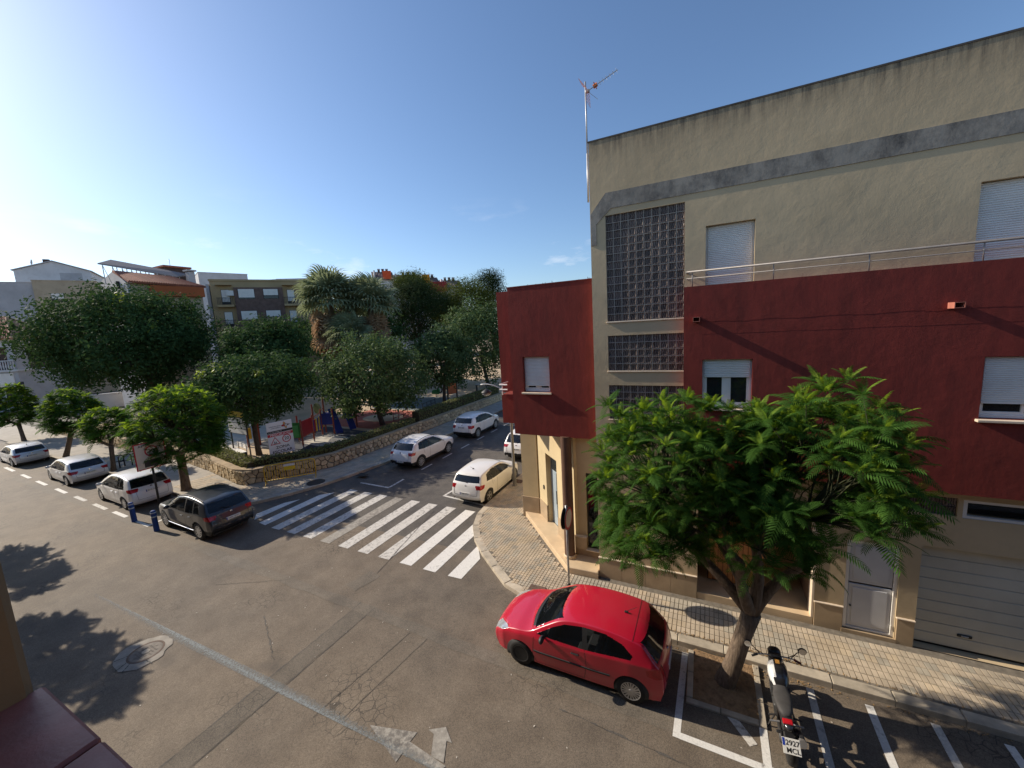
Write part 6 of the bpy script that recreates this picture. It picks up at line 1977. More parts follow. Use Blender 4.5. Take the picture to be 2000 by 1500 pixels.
# covers in the pavements
def cover(label, u, v, z, w_, d_, m_, round_=False, rz=0.0):
    g = gnd(u, v, z); o = empty('pavement_cover', (g.x, g.y, z), rz, label, 'cover')
    b = MB()
    if round_: b.lathe([(w_, .0), (w_, .010), (w_*.9, .014), (.01, .014)], 28)
    else: b.bbox((-w_/2, -d_/2, -.01), (w_/2, d_/2, .016), .006)
    b.build('lid', m_, o)
    b = MB()
    if round_: b.lathe([(w_*1.08, 0), (w_*1.08, .012), (w_*1.01, .012)], 28)
    else:
        for k in range(5): b.box((-w_/2+.04, -d_/2+.05+k*(d_-.1)/5, .015), (w_/2-.04, -d_/2+.05+k*(d_-.1)/5+.012, .021))
    b.build('rib', m_, o)
cover('round dark manhole cover on the pavement by the yellow barrier', 617, 942, .136, .42, 0, DARKMETAL, True)
cover('dark drain grate on the pavement kerb opposite the white crossover', 708, 927, .136, .6, .42, DARKMETAL)
cover('rust brown square cover on the corner pavement in front of the red car', 1047, 1153, .136, .48, .42, RUST)
cover('rust brown square cover at the foot of the street lamp', 1013, 940, .136, .45, .4, RUST)

# tree pit with kerb blocks, soil and litter
pit = empty('tree_pit', (.43, 8.44, 0), 0, 'square tree pit of pale blocks and ochre soil round the leaning trunk', 'tree pit')
b = MB()
rnd = random.Random(14)
n_ = 12
vs_ = []
for i in range(n_+1):
    for j in range(n_+1):
        x = -.62 + 1.24*i/n_; y = -.66 + 1.34*j/n_
        vs_.append((x, y, .035 + .035*noise.noise(Vector((x*3, y*3, 1))) + .05*math.exp(-(x*x+y*y)*6)))
b.add(vs_, [(i*(n_+1)+j, (i+1)*(n_+1)+j, (i+1)*(n_+1)+j+1, i*(n_+1)+j+1) for i in range(n_) for j in range(n_)]); b.build('soil', SOIL, pit, smooth=True, fix=False)
for (x0, y0, x1, y1) in ((-.72, -.78, -.10, -.66), (-.09, -.78, .55, -.66), (-.72, -.65, -.60, -.02), (-.72, -.01, -.60, .62), (.56, -.78, .68, -.2), (.56, -.19, .68, .40), (.56, .41, .68, .70)):
    b = MB(); b.bbox((x0, y0, -.01), (x1, y1, .055+rnd.uniform(-.01, .01)), .012); b.build('edging_block', KERB, pit)
# dry leaf litter in the gutter
LIT = mat('dry_leaf', (.30, .19, .085), .9, .4, 30)
b = MB()
for k in range(900):
    if rnd.random() < .75:
        x = rnd.choice((rnd.uniform(-.8, 5.5), rnd.gauss(.4, .8), rnd.gauss(1.6, .4))); y = 9.10 - abs(rnd.gauss(0, .07)); z = .008
        if rnd.random() < .5: y = 9.43 + rnd.gauss(0, .03); z = .138
    else:
        x = .43 + rnd.uniform(-.6, .6); y = 8.44 + rnd.uniform(-.6, .65); z = .085
    s = rnd.uniform(.008, .03); a = rnd.uniform(0, 6.3); c_, d_ = math.cos(a)*s, math.sin(a)*s
    b.add([(x-c_, y-d_, z), (x+d_*.4, y-c_*.4, z+rnd.uniform(0, .015)), (x+c_, y+d_, z+.004), (x-d_*.4, y+c_*.4, z+rnd.uniform(0, .012))], [(0, 1, 2, 3)])
tag(b.build('leaf_litter', LIT, fix=False), 'dry leaf litter along the gutter and tree pit', 'litter', kind='stuff')
# fallen seed pods and scraps on the road
b = MB()
for k in range(70):
    x, y = rnd.uniform(-14, 3.5), rnd.uniform(2.8, 8.6); s = rnd.uniform(.012, .03); a = rnd.uniform(0, 6.3)
    b.add([(x-s*math.cos(a), y-s*math.sin(a), .008), (x+s*.5*math.sin(a), y-s*.5*math.cos(a), .014), (x+s*math.cos(a), y+s*math.sin(a), .009), (x-s*.5*math.sin(a), y+s*.5*math.cos(a), .012)], [(0, 1, 2, 3)])
tag(b.build('road_scraps', mat('pale_scrap', (.55, .5, .42), .8, .3, 20), fix=False), 'tiny pale scraps scattered on the asphalt', 'litter', kind='stuff')

# ---------------------------------------------------------------- motorbike
rp, fp = gnd(1556, 1452, .66), gnd(1531, 1296, 1.02)
ax_ = (fp-rp); ax_.z = 0; ax_.normalize(); ang = math.atan2(ax_.y, ax_.x)
org = Vector((rp.x, rp.y, 0)) + ax_*1.0
mo = empty('motorbike', (org.x, org.y, 0), ang, 'black and white motorbike parked facing the kerb with number plate 2927 MCL', 'motorbike')
mo.rotation_euler = (rad(-7), 0, ang)
WHITEP = make_carpaint('white_tank_paint', (.68, .68, .67)); BLKP = make_carpaint('black_bike_paint', (.018, .018, .02))
for (x_, w_) in ((-.70, .16), (.70, .12)):
    wh = empty('wheel', (x_, 0, .305), parent=mo)
    t = MB(); h = w_/2; t.lathe([(.215, -h*.8), (.255, -h), (.29, -h*.75), (.305, -h*.2), (.305, h*.2), (.29, h*.75), (.255, h), (.215, h*.8)], 32, 'y', closed=True); t.build('tyre', TYRE, wh, smooth=True)
    t = MB(); t.lathe([(.22, -h*.7), (.20, -h*.6), (.20, h*.6), (.22, h*.7)], 32, 'y', closed=True)
    for k in range(5):
        a = 2*PI*k/5; t.tube([(.03*math.cos(a), 0, .03*math.sin(a)), (.205*math.cos(a+.2), 0, .205*math.sin(a+.2))], .016, 6)
    t.lathe([(.05, -.05), (.05, .05)], 14, 'y'); t.build('rim', ALLOY_D, wh, smooth=True, angle=40)
    t = MB(); t.lathe([(.13, -h-.012), (.13, -h-.006), (.075, -h-.006), (.075, -h-.012)], 24, 'y', closed=True); t.build('brake_disc', ALLOY, wh)
for s in (-1, 1):
    b = MB(); b.tube([(.70, s*.095, .30), (.60, s*.095, .60), (.44, s*.095, 1.0)], [.03, .027, .024], 10); b.build('fork_leg', ALLOY if s else 0, mo, smooth=True)
b = MB(); b.tube([(.36, 0, .93), (.1, .05, .72), (-.25, .1, .62), (-.3, .1, .34)], .028, 8); b.tube([(.36, 0, .93), (.1, -.05, .72), (-.25, -.1, .62), (-.3, -.1, .34)], .028, 8)
b.tube([(-.25, .1, .62), (-.9, .06, .82)], .018, 6); b.tube([(-.25, -.1, .62), (-.9, -.06, .82)], .018, 6); b.build('frame', DARKMETAL, mo, smooth=True)
b = MB(); b.bbox((-.22, -.15, .24), (.26, .15, .56), .05); b.bbox((.02, -.13, .5), (.24, .13, .70), .04)
for k in range(5): b.bbox((.0, -.16, .52+k*.035), (.25, .16, .53+k*.035), .003)
b.build('engine', mat('engine_metal', (.09, .09, .09), .45, .2, 10, metal=.6), mo)
b = MB(); b.tube([(-.28, .10, .33), (-.70, .11, .305)], .035, 8); b.tube([(-.28, -.10, .33), (-.70, -.11, .305)], .035, 8); b.build('swingarm', DARKMETAL, mo, smooth=True)
b = MB(); b.tube([(-.38, 0, .42), (-.30, 0, .70)], .04, 10); b.build('shock', SIGNR, mo)
def blob(stations, n=16):
    """loft of rounded sections: (x, zc, halfw, halfh)"""
    bb = MB(); vs_ = []
    for (x, zc, hw, hh) in stations:
        for k in range(n):
            t = 2*PI*k/n; c_, s_ = math.cos(t), math.sin(t)
            vs_.append((x, hw*abs(c_)**.8*(1 if c_ > 0 else -1), zc + hh*abs(s_)**.8*(1 if s_ > 0 else -1)))
    m = len(stations); fs_ = [(i*n+k, i*n+(k+1) % n, (i+1)*n+(k+1) % n, (i+1)*n+k) for i in range(m-1) for k in range(n)]
    fs_ += [tuple(range(n))[::-1], tuple((m-1)*n+k for k in range(n))]
    return bb.add(vs_, fs_)
tk = blob([(-.10, .80, .10, .06), (-.02, .84, .14, .12), (.12, .88, .17, .155), (.28, .90, .165, .15), (.40, .88, .10, .10), (.44, .86, .05, .05)], 28)
tb = {0: MB(), 1: MB(), -1: MB()}
for f_ in tk.f:
    ps = [tk.v[k] for k in f_]; cy = sum(q[1] for q in ps)/len(ps); cz = sum(q[2] for q in ps)/len(ps); cx = sum(q[0] for q in ps)/len(ps)
    k_ = 0 if (len(f_) > 4 or abs(cy) < .045 + .09*max(0, .25-cx) or cz < .84) else (1 if cy > 0 else -1)
    tb[k_].add(ps, [tuple(range(len(ps)))])
for k_, bb in tb.items():
    me = bb.mesh('tank' if k_ == 0 else 'tank_panel', BLKP if k_ <= 0 else WHITEP, True, False); weld(me); add(me.name.split('.')[0], me, mo)
b = MB(); b.box((.20, -.05, 1.052), (.30, .02, 1.062)); b.build('orange_sticker', SIGNO, mo)
blob([(-.74, .86, .05, .03), (-.66, .87, .10, .05), (-.45, .84, .135, .06), (-.25, .80, .15, .06), (-.08, .80, .11, .07), (-.02, .83, .07, .06)]).build('seat', mat('seat_vinyl', (.055, .052, .05), .7, .15, 8), mo, smooth=True)
blob([(-.98, .84, .03, .02), (-.88, .83, .07, .045), (-.66, .79, .10, .06), (-.4, .72, .10, .07)]).build('tail_cowl', BLKP, mo, smooth=True)
b = MB(); b.bbox((-.90, -.075, .855), (-.80, .075, .893), .012); b.build('tail_light', TAIL, mo)
b = MB(); b.add([(-.93, -.07, .80), (-.93, .07, .80), (-1.03, .055, .56), (-1.03, -.055, .56), (-.90, -.07, .78), (-.90, .07, .78), (-1.0, .055, .55), (-1.0, -.055, .55)], [(0,1,2,3),(4,7,6,5),(0,4,5,1),(1,5,6,2),(2,6,7,3),(3,7,4,0)]); b.build('rear_fender', BLACKPL, mo)
PM = panel_mat((-1.045, 0, .615), (0, -1, 0), Vector((-.86, 0, .5)))
pl_ = MB(); pl_.M = PM; pl_.bbox((-.125, -.11, -.006), (.125, .11, .002), .003); npl = pl_.build('number_plate', PLATE, mo)
text('plate_characters', '2927', .098, BLACKINK, npl, PM @ T(.018, .045, .003)); text('plate_characters', 'MCL', .098, BLACKINK, npl, PM @ T(.018, -.055, .003))
pl_ = MB(); pl_.M = PM; pl_.box((-.122, .0, .0), (-.085, .105, .0032)); pl_.build('blue_band', mat('plate_blue', (.02, .05, .32), .5), npl)
for s in (-1, 1):
    b = MB(); b.tube([(-.92, s*.05, .77), (-.95, s*.16, .76)], .008, 6); b.bbox((-.985, s*.16-.03, .745), (-.93, s*.16+.03, .775), .01); b.build('indicator', BLACKPL, mo)
    b = MB(); b.tube([(-.28, s*.12, .42), (-.30, s*.26, .40)], .016, 6); b.build('footpeg', DARKMETAL, mo)
    b = MB(); b.tube([(-.52, s*.10, .52), (-.55, s*.25, .53)], .014, 6); b.build('footpeg', GALV, mo)
b = MB(); b.tube([(.2, -.1, .28), (-.1, -.15, .24), (-.45, -.17, .33), (-.82, -.18, .50)], [.025, .03, .055, .06], 12); b.build('exhaust', ALLOY_D, mo, smooth=True)
b = MB(); b.tube([(-.80, -.18, .49), (-.86, -.18, .515)], .062, 14); b.build('exhaust_tip', ALLOY, mo)
b = MB(); b.tube([(-.12, .12, .30), (-.18, .30, .02)], .014, 6); b.build('side_stand', DARKMETAL, mo)
b = MB(); b.tube([(.30, -.40, 1.06), (.36, -.32, 1.07), (.42, -.14, 1.04), (.42, .14, 1.04), (.36, .32, 1.07), (.30, .40, 1.06)], .013, 8); b.build('handlebar', GALV, mo, smooth=True)
for s in (-1, 1):
    b = MB(); b.tube([(.295, s*.40, 1.06), (.35, s*.30, 1.07)], .021, 8); b.build('grip', BLACKPL if s > 0 else mat('dark_red_grip', (.12, .02, .02), .6), mo, smooth=True)
    b = MB(); b.tube([(.38, s*.20, 1.07), (.42, s*.30, 1.10), (.44, s*.38, 1.09)], .007, 6); b.build('lever', DARKMETAL, mo)
    b = MB(); b.tube([(.37, s*.26, 1.08), (.38, s*.36, 1.20), (.37, s*.42, 1.24)], .008, 6)
    b.M = T(.36, s*.45, 1.27); b.lathe([(.01, -.02), (.05, -.016), (.072, 0), (.06, .012), (.01, .014)], 18, 'x'); b.M = None
    b.build('mirror', BLACKPL, mo, smooth=True)
    b = MB(); b.M = T(.338, s*.45, 1.27); b.lathe([(.06, 0), (.06, -.003)], 18, 'x'); b.build('mirror_glass', CHROME, mo)
b = MB(); b.bbox((.34, -.10, 1.02), (.46, .10, 1.10), .02); b.build('instrument', BLACKPL, mo)
blob([(.44, .96, .05, .05), (.50, .97, .11, .11), (.58, .98, .12, .12), (.64, .98, .10, .09), (.66, .98, .05, .05)]).build('headlight_cowl', BLKP, mo, smooth=True)
b = MB(); b.lathe([(.09, 0), (.05, .02), (.01, .025)], 18, 'x', (.655, 0, .96)); b.build('headlight', HEAD, mo, smooth=True)
blob([(.50, .62, .05, .015), (.62, .64, .07, .02), (.80, .62, .07, .02), (.95, .52, .05, .015)]).build('front_fender', BLKP, mo, smooth=True)
b = MB(); b.tube([(.40, .1, 1.03), (.3, .14, .9), (.2, .1, .7)], .006, 5); b.tube([(.40, -.1, 1.03), (.34, -.16, .85), (.5, -.1, .6)], .006, 5); b.build('cable', BLACKPL, mo)

# ---------------------------------------------------------------- playground
PWOOD = mat('play_post_red', (.27, .065, .035), .6, .15, 3); PGREEN = mat('play_green', (.06, .27, .07), .5, .1, 3); PRED = mat('play_red', (.30, .02, .025), .5, .1, 3)
PBLUE = mat('play_blue', (.02, .04, .22), .5, .1, 3); PYEL = mat('play_yellow', (.60, .42, .04), .5, .1, 3); PORG = mat('play_orange', (.55, .11, .02), .55, .1, 3)
pl = empty('climbing_frame', (0, 0, 0), 0, 'wooden play tower with green, red and coloured slat panels behind the hedge', 'play frame')
a0, a1, a2, a3 = gnd(593, 874, .4), gnd(614.5, 862, .4), gnd(638, 848, .4), gnd(654, 851, .4)
def post(p_, h, m_=PWOOD, r_=.06):
    b = MB(); b.lathe([(r_*.9, .38), (r_*.9, .62)], 10, c=(p_.x, p_.y, 0)); b.build('post_foot', GALV, pl)
    b = MB(); b.lathe([(r_, .55), (r_, .4+h-.05), (r_*.6, .4+h)], 10, c=(p_.x, p_.y, 0)); b.build('post', m_, pl, smooth=True, angle=40)
e1 = (a1-a0).normalized(); back = Vector((-e1.y, e1.x, 0)); back = back if back.x < 0 else -back
w1 = (a1-a0).length
for p_ in (a0, a1, a0+back*1.1, a1+back*1.1): post(p_, 1.95)
post(a2, 3.0); post(a2+back*.9, 2.4); post(a3, 2.1); post(a3+back*.9, 2.1)
def pan(p_, q, z0, z1, m_, nm='panel', t=.03, par=None):
    p_, q = Vector(p_), Vector(q); d = (q-p_).normalized(); n_ = Vector((-d.y, d.x, 0))*t/2
    b = MB(); b.prism([((p_+n_).x, (p_+n_).y), ((q+n_).x, (q+n_).y), ((q-n_).x, (q-n_).y), ((p_-n_).x, (p_-n_).y)], z0, z1); return b.build(nm, m_, par or pl)
pan(a0 + e1*.08, a1 - e1*.08, 1.15, 2.2, PRED); pan(a0 + back*.08, a0 + back*1.0, 1.1, 2.15, PGREEN); pan(a0 + back*1.15 - e1*.9, a0 + back*.15 - e1*.1, 1.2, 2.0, PGREEN)
b = MB(); c4 = [a0, a1, a1+back*1.1, a0+back*1.1]; b.prism([(p_.x, p_.y) for p_ in c4], 1.08, 1.14); b.build('deck', PWOOD, pl)
for k in range(9):
    t0, t1 = k/9, (k+.72)/9; q0, q1 = a1.lerp(a2, t0+.04), a1.lerp(a2, min(.98, t1+.03)); sag = .35*math.sin(PI*(k+.5)/9)
    pan(q0, q1, 1.15-sag*.5, 1.95-sag*.3+.3*k/9, (PBLUE, PRED, PYEL, PBLUE, PYEL)[k % 5], 'slat', .03)
b = MB(); b.tube([a1 + Vector((0, 0, 1.75)), a1.lerp(a2, .5) + Vector((0, 0, 1.8)), a2 + Vector((0, 0, 2.1))], .03, 6); b.build('hand_rail', PWOOD, pl)
b = MB(); c_ = a2 + back*.5; b.M = T(c_.x, c_.y, 2.45) @ Matrix.Rotation(ang, 4, 'Z'); b.lathe([(.42, -.02), (.42, .02)], 24, 'x'); b.M = None; b.build('round_panel', mat('play_olive', (.10, .14, .05), .5), pl)
pan(a2, a3, 1.3, 2.15, PBLUE, 'panel'); pan(a3, a3+back*.9, 1.3, 2.15, PBLUE)
r0, r1 = gnd(664, 846, .4), gnd(690, 838, .4)
for (p_, s) in ((r0, .55), (r1, .6)):
    d = (a3-p_); d.z = 0; d = d.normalized() if d.length > .1 else Vector((1, 0, 0)); sd_ = Vector((-d.y, d.x, 0))*.24
    t_ = p_ + Vector((-1.1, .35, 0)) ; b = MB(); lo, hi = p_ - Vector((0, 0, 0)), t_ + Vector((0, 0, 1.7))
    e = Vector((.1, .32, 0)).normalized()*.26
    b.add([lo-e, lo+e, hi+e, hi-e, lo-e+Vector((0,0,.14)), lo+e+Vector((0,0,.14)), hi+e+Vector((0,0,.14)), hi-e+Vector((0,0,.14))], [(0,1,2,3),(4,7,6,5),(0,4,5,1),(1,5,6,2),(2,6,7,3),(3,7,4,0)]); b.build('slide', PBLUE, pl)
# single post with crossbar on the red surface
sp = gnd(697.5, 833, .4); o = empty('balance_post', (sp.x, sp.y, .38), 0, 'red wooden post with ring climber on the red rubber surface', 'play post')
b = MB(); b.lathe([(.07, 0), (.07, 1.9), (.04, 1.95)], 10); b.build('post', PWOOD, o); b = MB(); b.tube([(-.4, 0, .9), (.4, 0, .9)], .03, 6); b.build('crossbar', PWOOD, o)
# yellow panel frame behind the nearest park tree
y0_, y1_ = gnd(486.5, 873, .4), gnd(508.5, 869, .4); o = empty('play_panel', (0, 0, 0), 0, 'yellow play panel between two dark red posts beside the notice board', 'play panel')
for p_ in (y0_, y1_):
    b = MB(); b.lathe([(.08, .38), (.08, 2.0), (.05, 2.05)], 10, c=(p_.x, p_.y, 0)); b.build('post', PWOOD, o)
pan(y0_.lerp(y1_, .1), y0_.lerp(y1_, .38), .95, 1.75, PYEL, 'panel', .03, o); pan(y0_.lerp(y1_, .70), y0_.lerp(y1_, .92), .95, 1.85, PYEL, 'panel', .03, o)
# orange panel, green spring toy
o0, o1 = gnd(875.5, 781, .4), gnd(893, 776.5, .4); o = empty('play_panel', (0, 0, 0), 0, 'orange rectangular play panel on two dark posts behind the hedge', 'play panel')
for p_ in (o0, o1):
    b = MB(); b.lathe([(.09, .38), (.09, 2.35), (.06, 2.4)], 10, c=(p_.x, p_.y, 0)); b.build('post', BARK_D, o)
pan(o0.lerp(o1, .06), o0.lerp(o1, .94), .95, 2.25, PORG, 'panel', .05, o)
g = gnd(852.5, 777, .4); o = empty('spring_toy', (g.x, g.y, .38), 0, 'green spring rocker with a black ring on the sand', 'spring toy')
b = MB(); b.tube([(.09*math.cos(k*.9), .09*math.sin(k*.9), .02+k*.018) for k in range(24)], .015, 5); b.build('spring', BLACKPL, o)
b = MB(); b.prism([(-.55, .45), (.35, .42), (.55, .75), (.40, 1.15), (.15, .95), (-.2, .95), (-.5, .85)], -.06, .06, axis='y'); b.build('rocker_body', PGREEN, o)
b = MB(); b.M = T(.55, 0, .95); b.lathe([(.34, -.06), (.38, 0), (.34, .06), (.26, .06), (.26, -.06)], 22, 'y', closed=True); b.M = None; b.build('ring', BLACKPL, o)
# picnic table and low posts by the path
g = gnd(941, 763, .4); o = empty('park_table', (g.x, g.y, .38), rad(20), 'pale stone park table on dark legs behind the hedge', 'table')
b = MB(); b.bbox((-.75, -.4, .78), (.75, .4, .85), .02); b.build('top', PALEPAVE, o)
for xx in (-.6, .6): b = MB(); b.bbox((xx-.05, -.3, 0), (xx+.05, .3, .78), .01); b.build('leg', DARKMETAL, o)
# low red fences on the play area
def low_fence(label, p_, q, m_, n_):
    o = empty('low_fence', (0, 0, 0), 0, label, 'fence'); p_, q = Vector(p_), Vector(q)
    for z in (.62, .95): b = MB(); b.tube([p_ + Vector((0, 0, z-.4)), q + Vector((0, 0, z-.4))], .025, 6); b.build('rail', m_, o)
    for k in range(n_+1): b = MB(); c_ = p_.lerp(q, k/n_); b.tube([c_, c_ + Vector((0, 0, .6))], .028, 6); b.build('post', m_, o)
low_fence('low red fence on the play area behind the hedge', gnd(769, 822, .4), gnd(797, 810, .4), PRED, 3)
low_fence('low dark fence farther along the play area behind the hedge', gnd(826, 800, .4), gnd(850, 790, .4), DARKMETAL, 3)
# park bench of slats
g = gnd(466, 893, .4); o = empty('park_bench', (g.x, g.y, .38), rad(-12), 'pale slatted park bench behind the hedge near the notice board', 'bench')
for k in range(6): b = MB(); b.bbox((-.9, -.25+k*.085, .44), (.9, -.25+k*.085+.06, .475), .006); b.build('seat_slat', WHITE_FRAME, o)
for k in range(3): b = MB(); b.bbox((-.9, .30, .58+k*.11), (.9, .33, .66+k*.11), .006); b.build('back_slat', WHITE_FRAME, o)
for xx in (-.7, .7): b = MB(); b.bbox((xx-.03, -.25, 0), (xx+.03, .28, .44), .006); b.bbox((xx-.03, .28, 0), (xx+.03, .31, .92), .006); b.build('leg', DARKMETAL, o)
# low metal hoops on the pavement between the parked cars
for (u, v, lab) in ((232, 913, 'dark metal hoop on the pavement nearer the small jacaranda trunk'), (247, 911, 'dark metal hoop on the pavement nearer the tall white car')):
    g = gnd(u, v, .13); o = empty('metal_hoop', (g.x, g.y, .13), rad(80), lab, 'hoop', 'metal hoops by the kerb')
    b = MB(); b.tube([(-.3, 0, 0), (-.3, 0, .7), (-.22, 0, .8), (.22, 0, .8), (.3, 0, .7), (.3, 0, 0)], .035, 8); b.build('hoop_tube', DARKMETAL, o, smooth=True)
    b = MB(); b.tube([(-.3, 0, .4), (.3, 0, .4)], .025, 8); b.build('cross_tube', DARKMETAL, o)
# ================================================================ buildings behind the park
ROOFT = mat('terracotta_tile', (.30, .105, .065), .85, .25, 3, .3, 20, objvar=.2, dirt=(.14, .06, .045), dirt_amt=.5)
ROOFT2 = mat('pale_terracotta_tile', (.42, .24, .14), .85, .25, 3, objvar=.25, dirt=(.2, .13, .09), dirt_amt=.5)
FWHITE = mat('far_white_render', (.62, .62, .62), .9, .08, .5, dirt=(.42, .41, .40), dirt_amt=.4)
FGREY = mat('far_grey_render', (.44, .44, .45), .9, .1, .5, dirt=(.32, .31, .30), dirt_amt=.4)
FTAN = mat('far_tan_render', (.47, .385, .27), .9, .12, .5, dirt=(.33, .26, .18), dirt_amt=.5)
FYEL = mat('far_yellow_render', (.44, .32, .175), .9, .1, .5)
FBRICK = mat('far_brown_brick', (.165, .105, .085), .9, .25, 2.5)
FORANGE = mat('far_orange_awning', (.42, .11, .035), .85, .1, .6)
FDARK = mat('far_dark_opening', (.03, .028, .028), .7, .1, 2)
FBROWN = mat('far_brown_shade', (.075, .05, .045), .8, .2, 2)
class Facade:
    """a vertical wall plane through two plan points; hit() reads a pixel as (along, height) on it"""
    def __init__(s, a, b_):
        s.a = Vector((a[0], a[1], 0)); s.d = Vector((b_[0]-a[0], b_[1]-a[1], 0)); s.L = s.d.length; s.d.normalize()
        s.n = Vector((s.d.y, -s.d.x, 0))
        if s.n.dot(s.a) > 0: s.n = -s.n           # towards the camera
        s.rz = math.atan2(s.d.y, s.d.x)
    def hit(s, u, v):
        r = ray(u, v); t = (s.a - CP).dot(s.n)/r.dot(s.n); p_ = CP + r*t
        return (p_-s.a).dot(s.d), p_.z
    def box(s, bb, x0, x1, z0, z1, y0=0.0, y1=.1):
        """y0..y1: metres out of the wall towards the camera"""
        M4 = Matrix(((s.d.x, s.n.x, 0, s.a.x), (s.d.y, s.n.y, 0, s.a.y), (0, 0, 1, 0), (0, 0, 0, 1)))
        old = bb.M; bb.M = M4; bb.box((x0, y0, z0), (x1, y1, z1)); bb.M = old
        return bb
    def part(s, nm, m, par, x0, x1, z0, z1, y0=0.0, y1=.1): return s.box(MB(), x0, x1, z0, z1, y0, y1).build(nm, m, par)
    def pt(s, x, z, y=0.0): return s.a + s.d*x + s.n*y + Vector((0, 0, z))
def plan(u, v, d):
    p_ = at(u, v, d); return (p_.x, p_.y)
def tiled(nm, a, b_, c, d, m, par, rows=26, r=.07):
    """roof slope a-b (eave) to d-c (ridge): slab plus half-round tile courses running down the slope"""
    a, b_, c, d = (Vector(q) for q in (a, b_, c, d))
    n_ = (b_-a).cross(d-a).normalized()
    if n_.z < 0: n_ = -n_
    bb = MB(); lo = [q - n_*.18 for q in (a, b_, c, d)]
    bb.add([a, b_, c, d] + lo, [(0,1,2,3),(4,7,6,5),(0,4,5,1),(1,5,6,2),(2,6,7,3),(3,7,4,0)]); o = bb.build(nm, m, par)
    for k in range(rows):
        t = (k+.5)/rows; bb = MB(); bb.tube([a.lerp(b_, t) + n_*.02, d.lerp(c, t) + n_*.02], r, 6); bb.build('tile_course', m, o)
    return o
# --- yellow apartment block with brown brick bays
A0, B0 = plan(416, 600, 55), plan(640, 600, 62)
F = Facade(A0, B0)
yb = empty('apartment_block', (A0[0], A0[1], 0), 0, 'yellow apartment block with brown brick panels behind the palms', 'building')
def W0(): return Matrix.Translation((-A0[0], -A0[1], 0))
class Sub(Facade):
    pass
def fpart(F, par, org):
    def go(nm, m, x0, x1, z0, z1, y0, y1, parent=None):
        bb = MB(); bb.M = None
        M4 = Matrix(((F.d.x, F.n.x, 0, F.a.x-org[0]), (F.d.y, F.n.y, 0, F.a.y-org[1]), (0, 0, 1, 0), (0, 0, 0, 1)))
        bb.M = M4; bb.box((x0, y0, z0), (x1, y1, z1)); return bb.build(nm, m, parent or par)
    return go
g = fpart(F, yb, A0)
s_top = F.hit(420, 549)[1]
g('wall', FYEL, 0, F.L, 0, s_top, -10, 0); g('parapet', FYEL, -.1, F.L, s_top, s_top+.25, -.3, .1)
sl = F.hit(401, 560)[0]
g('side_strip', FGREY, sl, -.11, 0, s_top-.4, -6, -.2)
bx0, bx1 = F.hit(457, 570)[0], F.hit(553, 575)[0]
zt0 = F.hit(460, 562)[1]
g('brick_panel', FBRICK, bx0, bx1, 0, zt0, 0, .45)
b1x0, b1x1 = F.hit(424, 580)[0], F.hit(456, 580)[0]; b2x0, b2x1 = F.hit(554, 582)[0], F.hit(590, 584)[0]
h0 = F.hit(440, 566)[1]; 
zr = [F.hit(440, 597)[1] + .0, F.hit(446, 640)[1]]; fh = zr[0]-zr[1]
for k in range(5):
    zf = zr[0] - k*fh          # balcony slab level of this storey
    if zf < .5: break
    for (x0, x1) in ((b1x0, b1x1), (b2x0, b2x1)):
        g('balcony_slab', FYEL, x0, x1, zf-.25, zf+.05, 0, 1.0); o = g('balcony_rail', DARKMETAL, x0, x1, zf+.95, zf+1.02, .9, .96)
        for j in range(12): xx = x0+(x1-x0)*(j+.5)/12; g('baluster', DARKMETAL, xx-.02, xx+.02, zf+.05, zf+.95, .91, .95, o)
        d = g('balcony_door', FDARK, x0+.5, x0+1.5, zf+.06, zf+2.2, -.05, .02); g('shutter', WHITE_SHUT, x0+.55, x0+1.45, zf+.5, zf+2.15, .02, .05, d)
        g('balcony_hood', FYEL, x0, x1, zf+2.75, zf+2.85, 0, .9) if k == 0 else None
    for (u0, u1) in ((466, 499), (515, 545)):
        x0, x1 = F.hit(u0, 580)[0], F.hit(u1, 582)[0]
        w_ = g('window', FDARK, x0, x1, zf+.85, zf+2.25, .45, .47); g('shutter', WHITE_SHUT, x0+.06, x1-.06, zf+(1.35 if u0 > 500 else 1.05), zf+2.22, .47, .53, w_); g('pane', PANE, x0+.06, x1-.06, zf+.88, zf+1.3, .471, .48, w_)
xq, zq = F.hit(450, 573); g('air_conditioner', WHITE_SHUT, xq-.45, xq+.4, zq-.35, zq+.35, .05, .45)

# --- house with long tiled roof, orange awning and roof canopy
A1, B1 = plan(262, 600, 47), plan(399, 600, 53)
F = Facade(A1, B1); ho = empty('tiled_house', (A1[0], A1[1], 0), 0, 'house with red tiled roof, orange awning and a metal canopy on top', 'building')
g = fpart(F, ho, A1)
ze = F.hit(330, 556)[1]; 
g('wall', FTAN, 0, F.L, 0, ze, -9, 0)
x0, z1 = F.hit(289, 558); x1, z0 = F.hit(395, 581); g('awning', FORANGE, x0, x1, z0, z1, .05, .9)
o = Vector((A1[0], A1[1], 0))
rt = (F.pt(0, 0)-o)
zrid = 7.7 + (F.hit(240, 533)[1]-7.7)*1.06
e0, e1 = F.pt(-.3, ze+.1, .7)-o, F.pt(F.L+.3, ze-.1, .7)-o; r1_, r0_ = F.pt(F.L-1.5, zrid-.1, -4.0)-o, F.pt(-.3, zrid+.2, -4.0)-o
tiled('roof', e0, e1, r1_, r0_, ROOFT, ho, 34, .085)
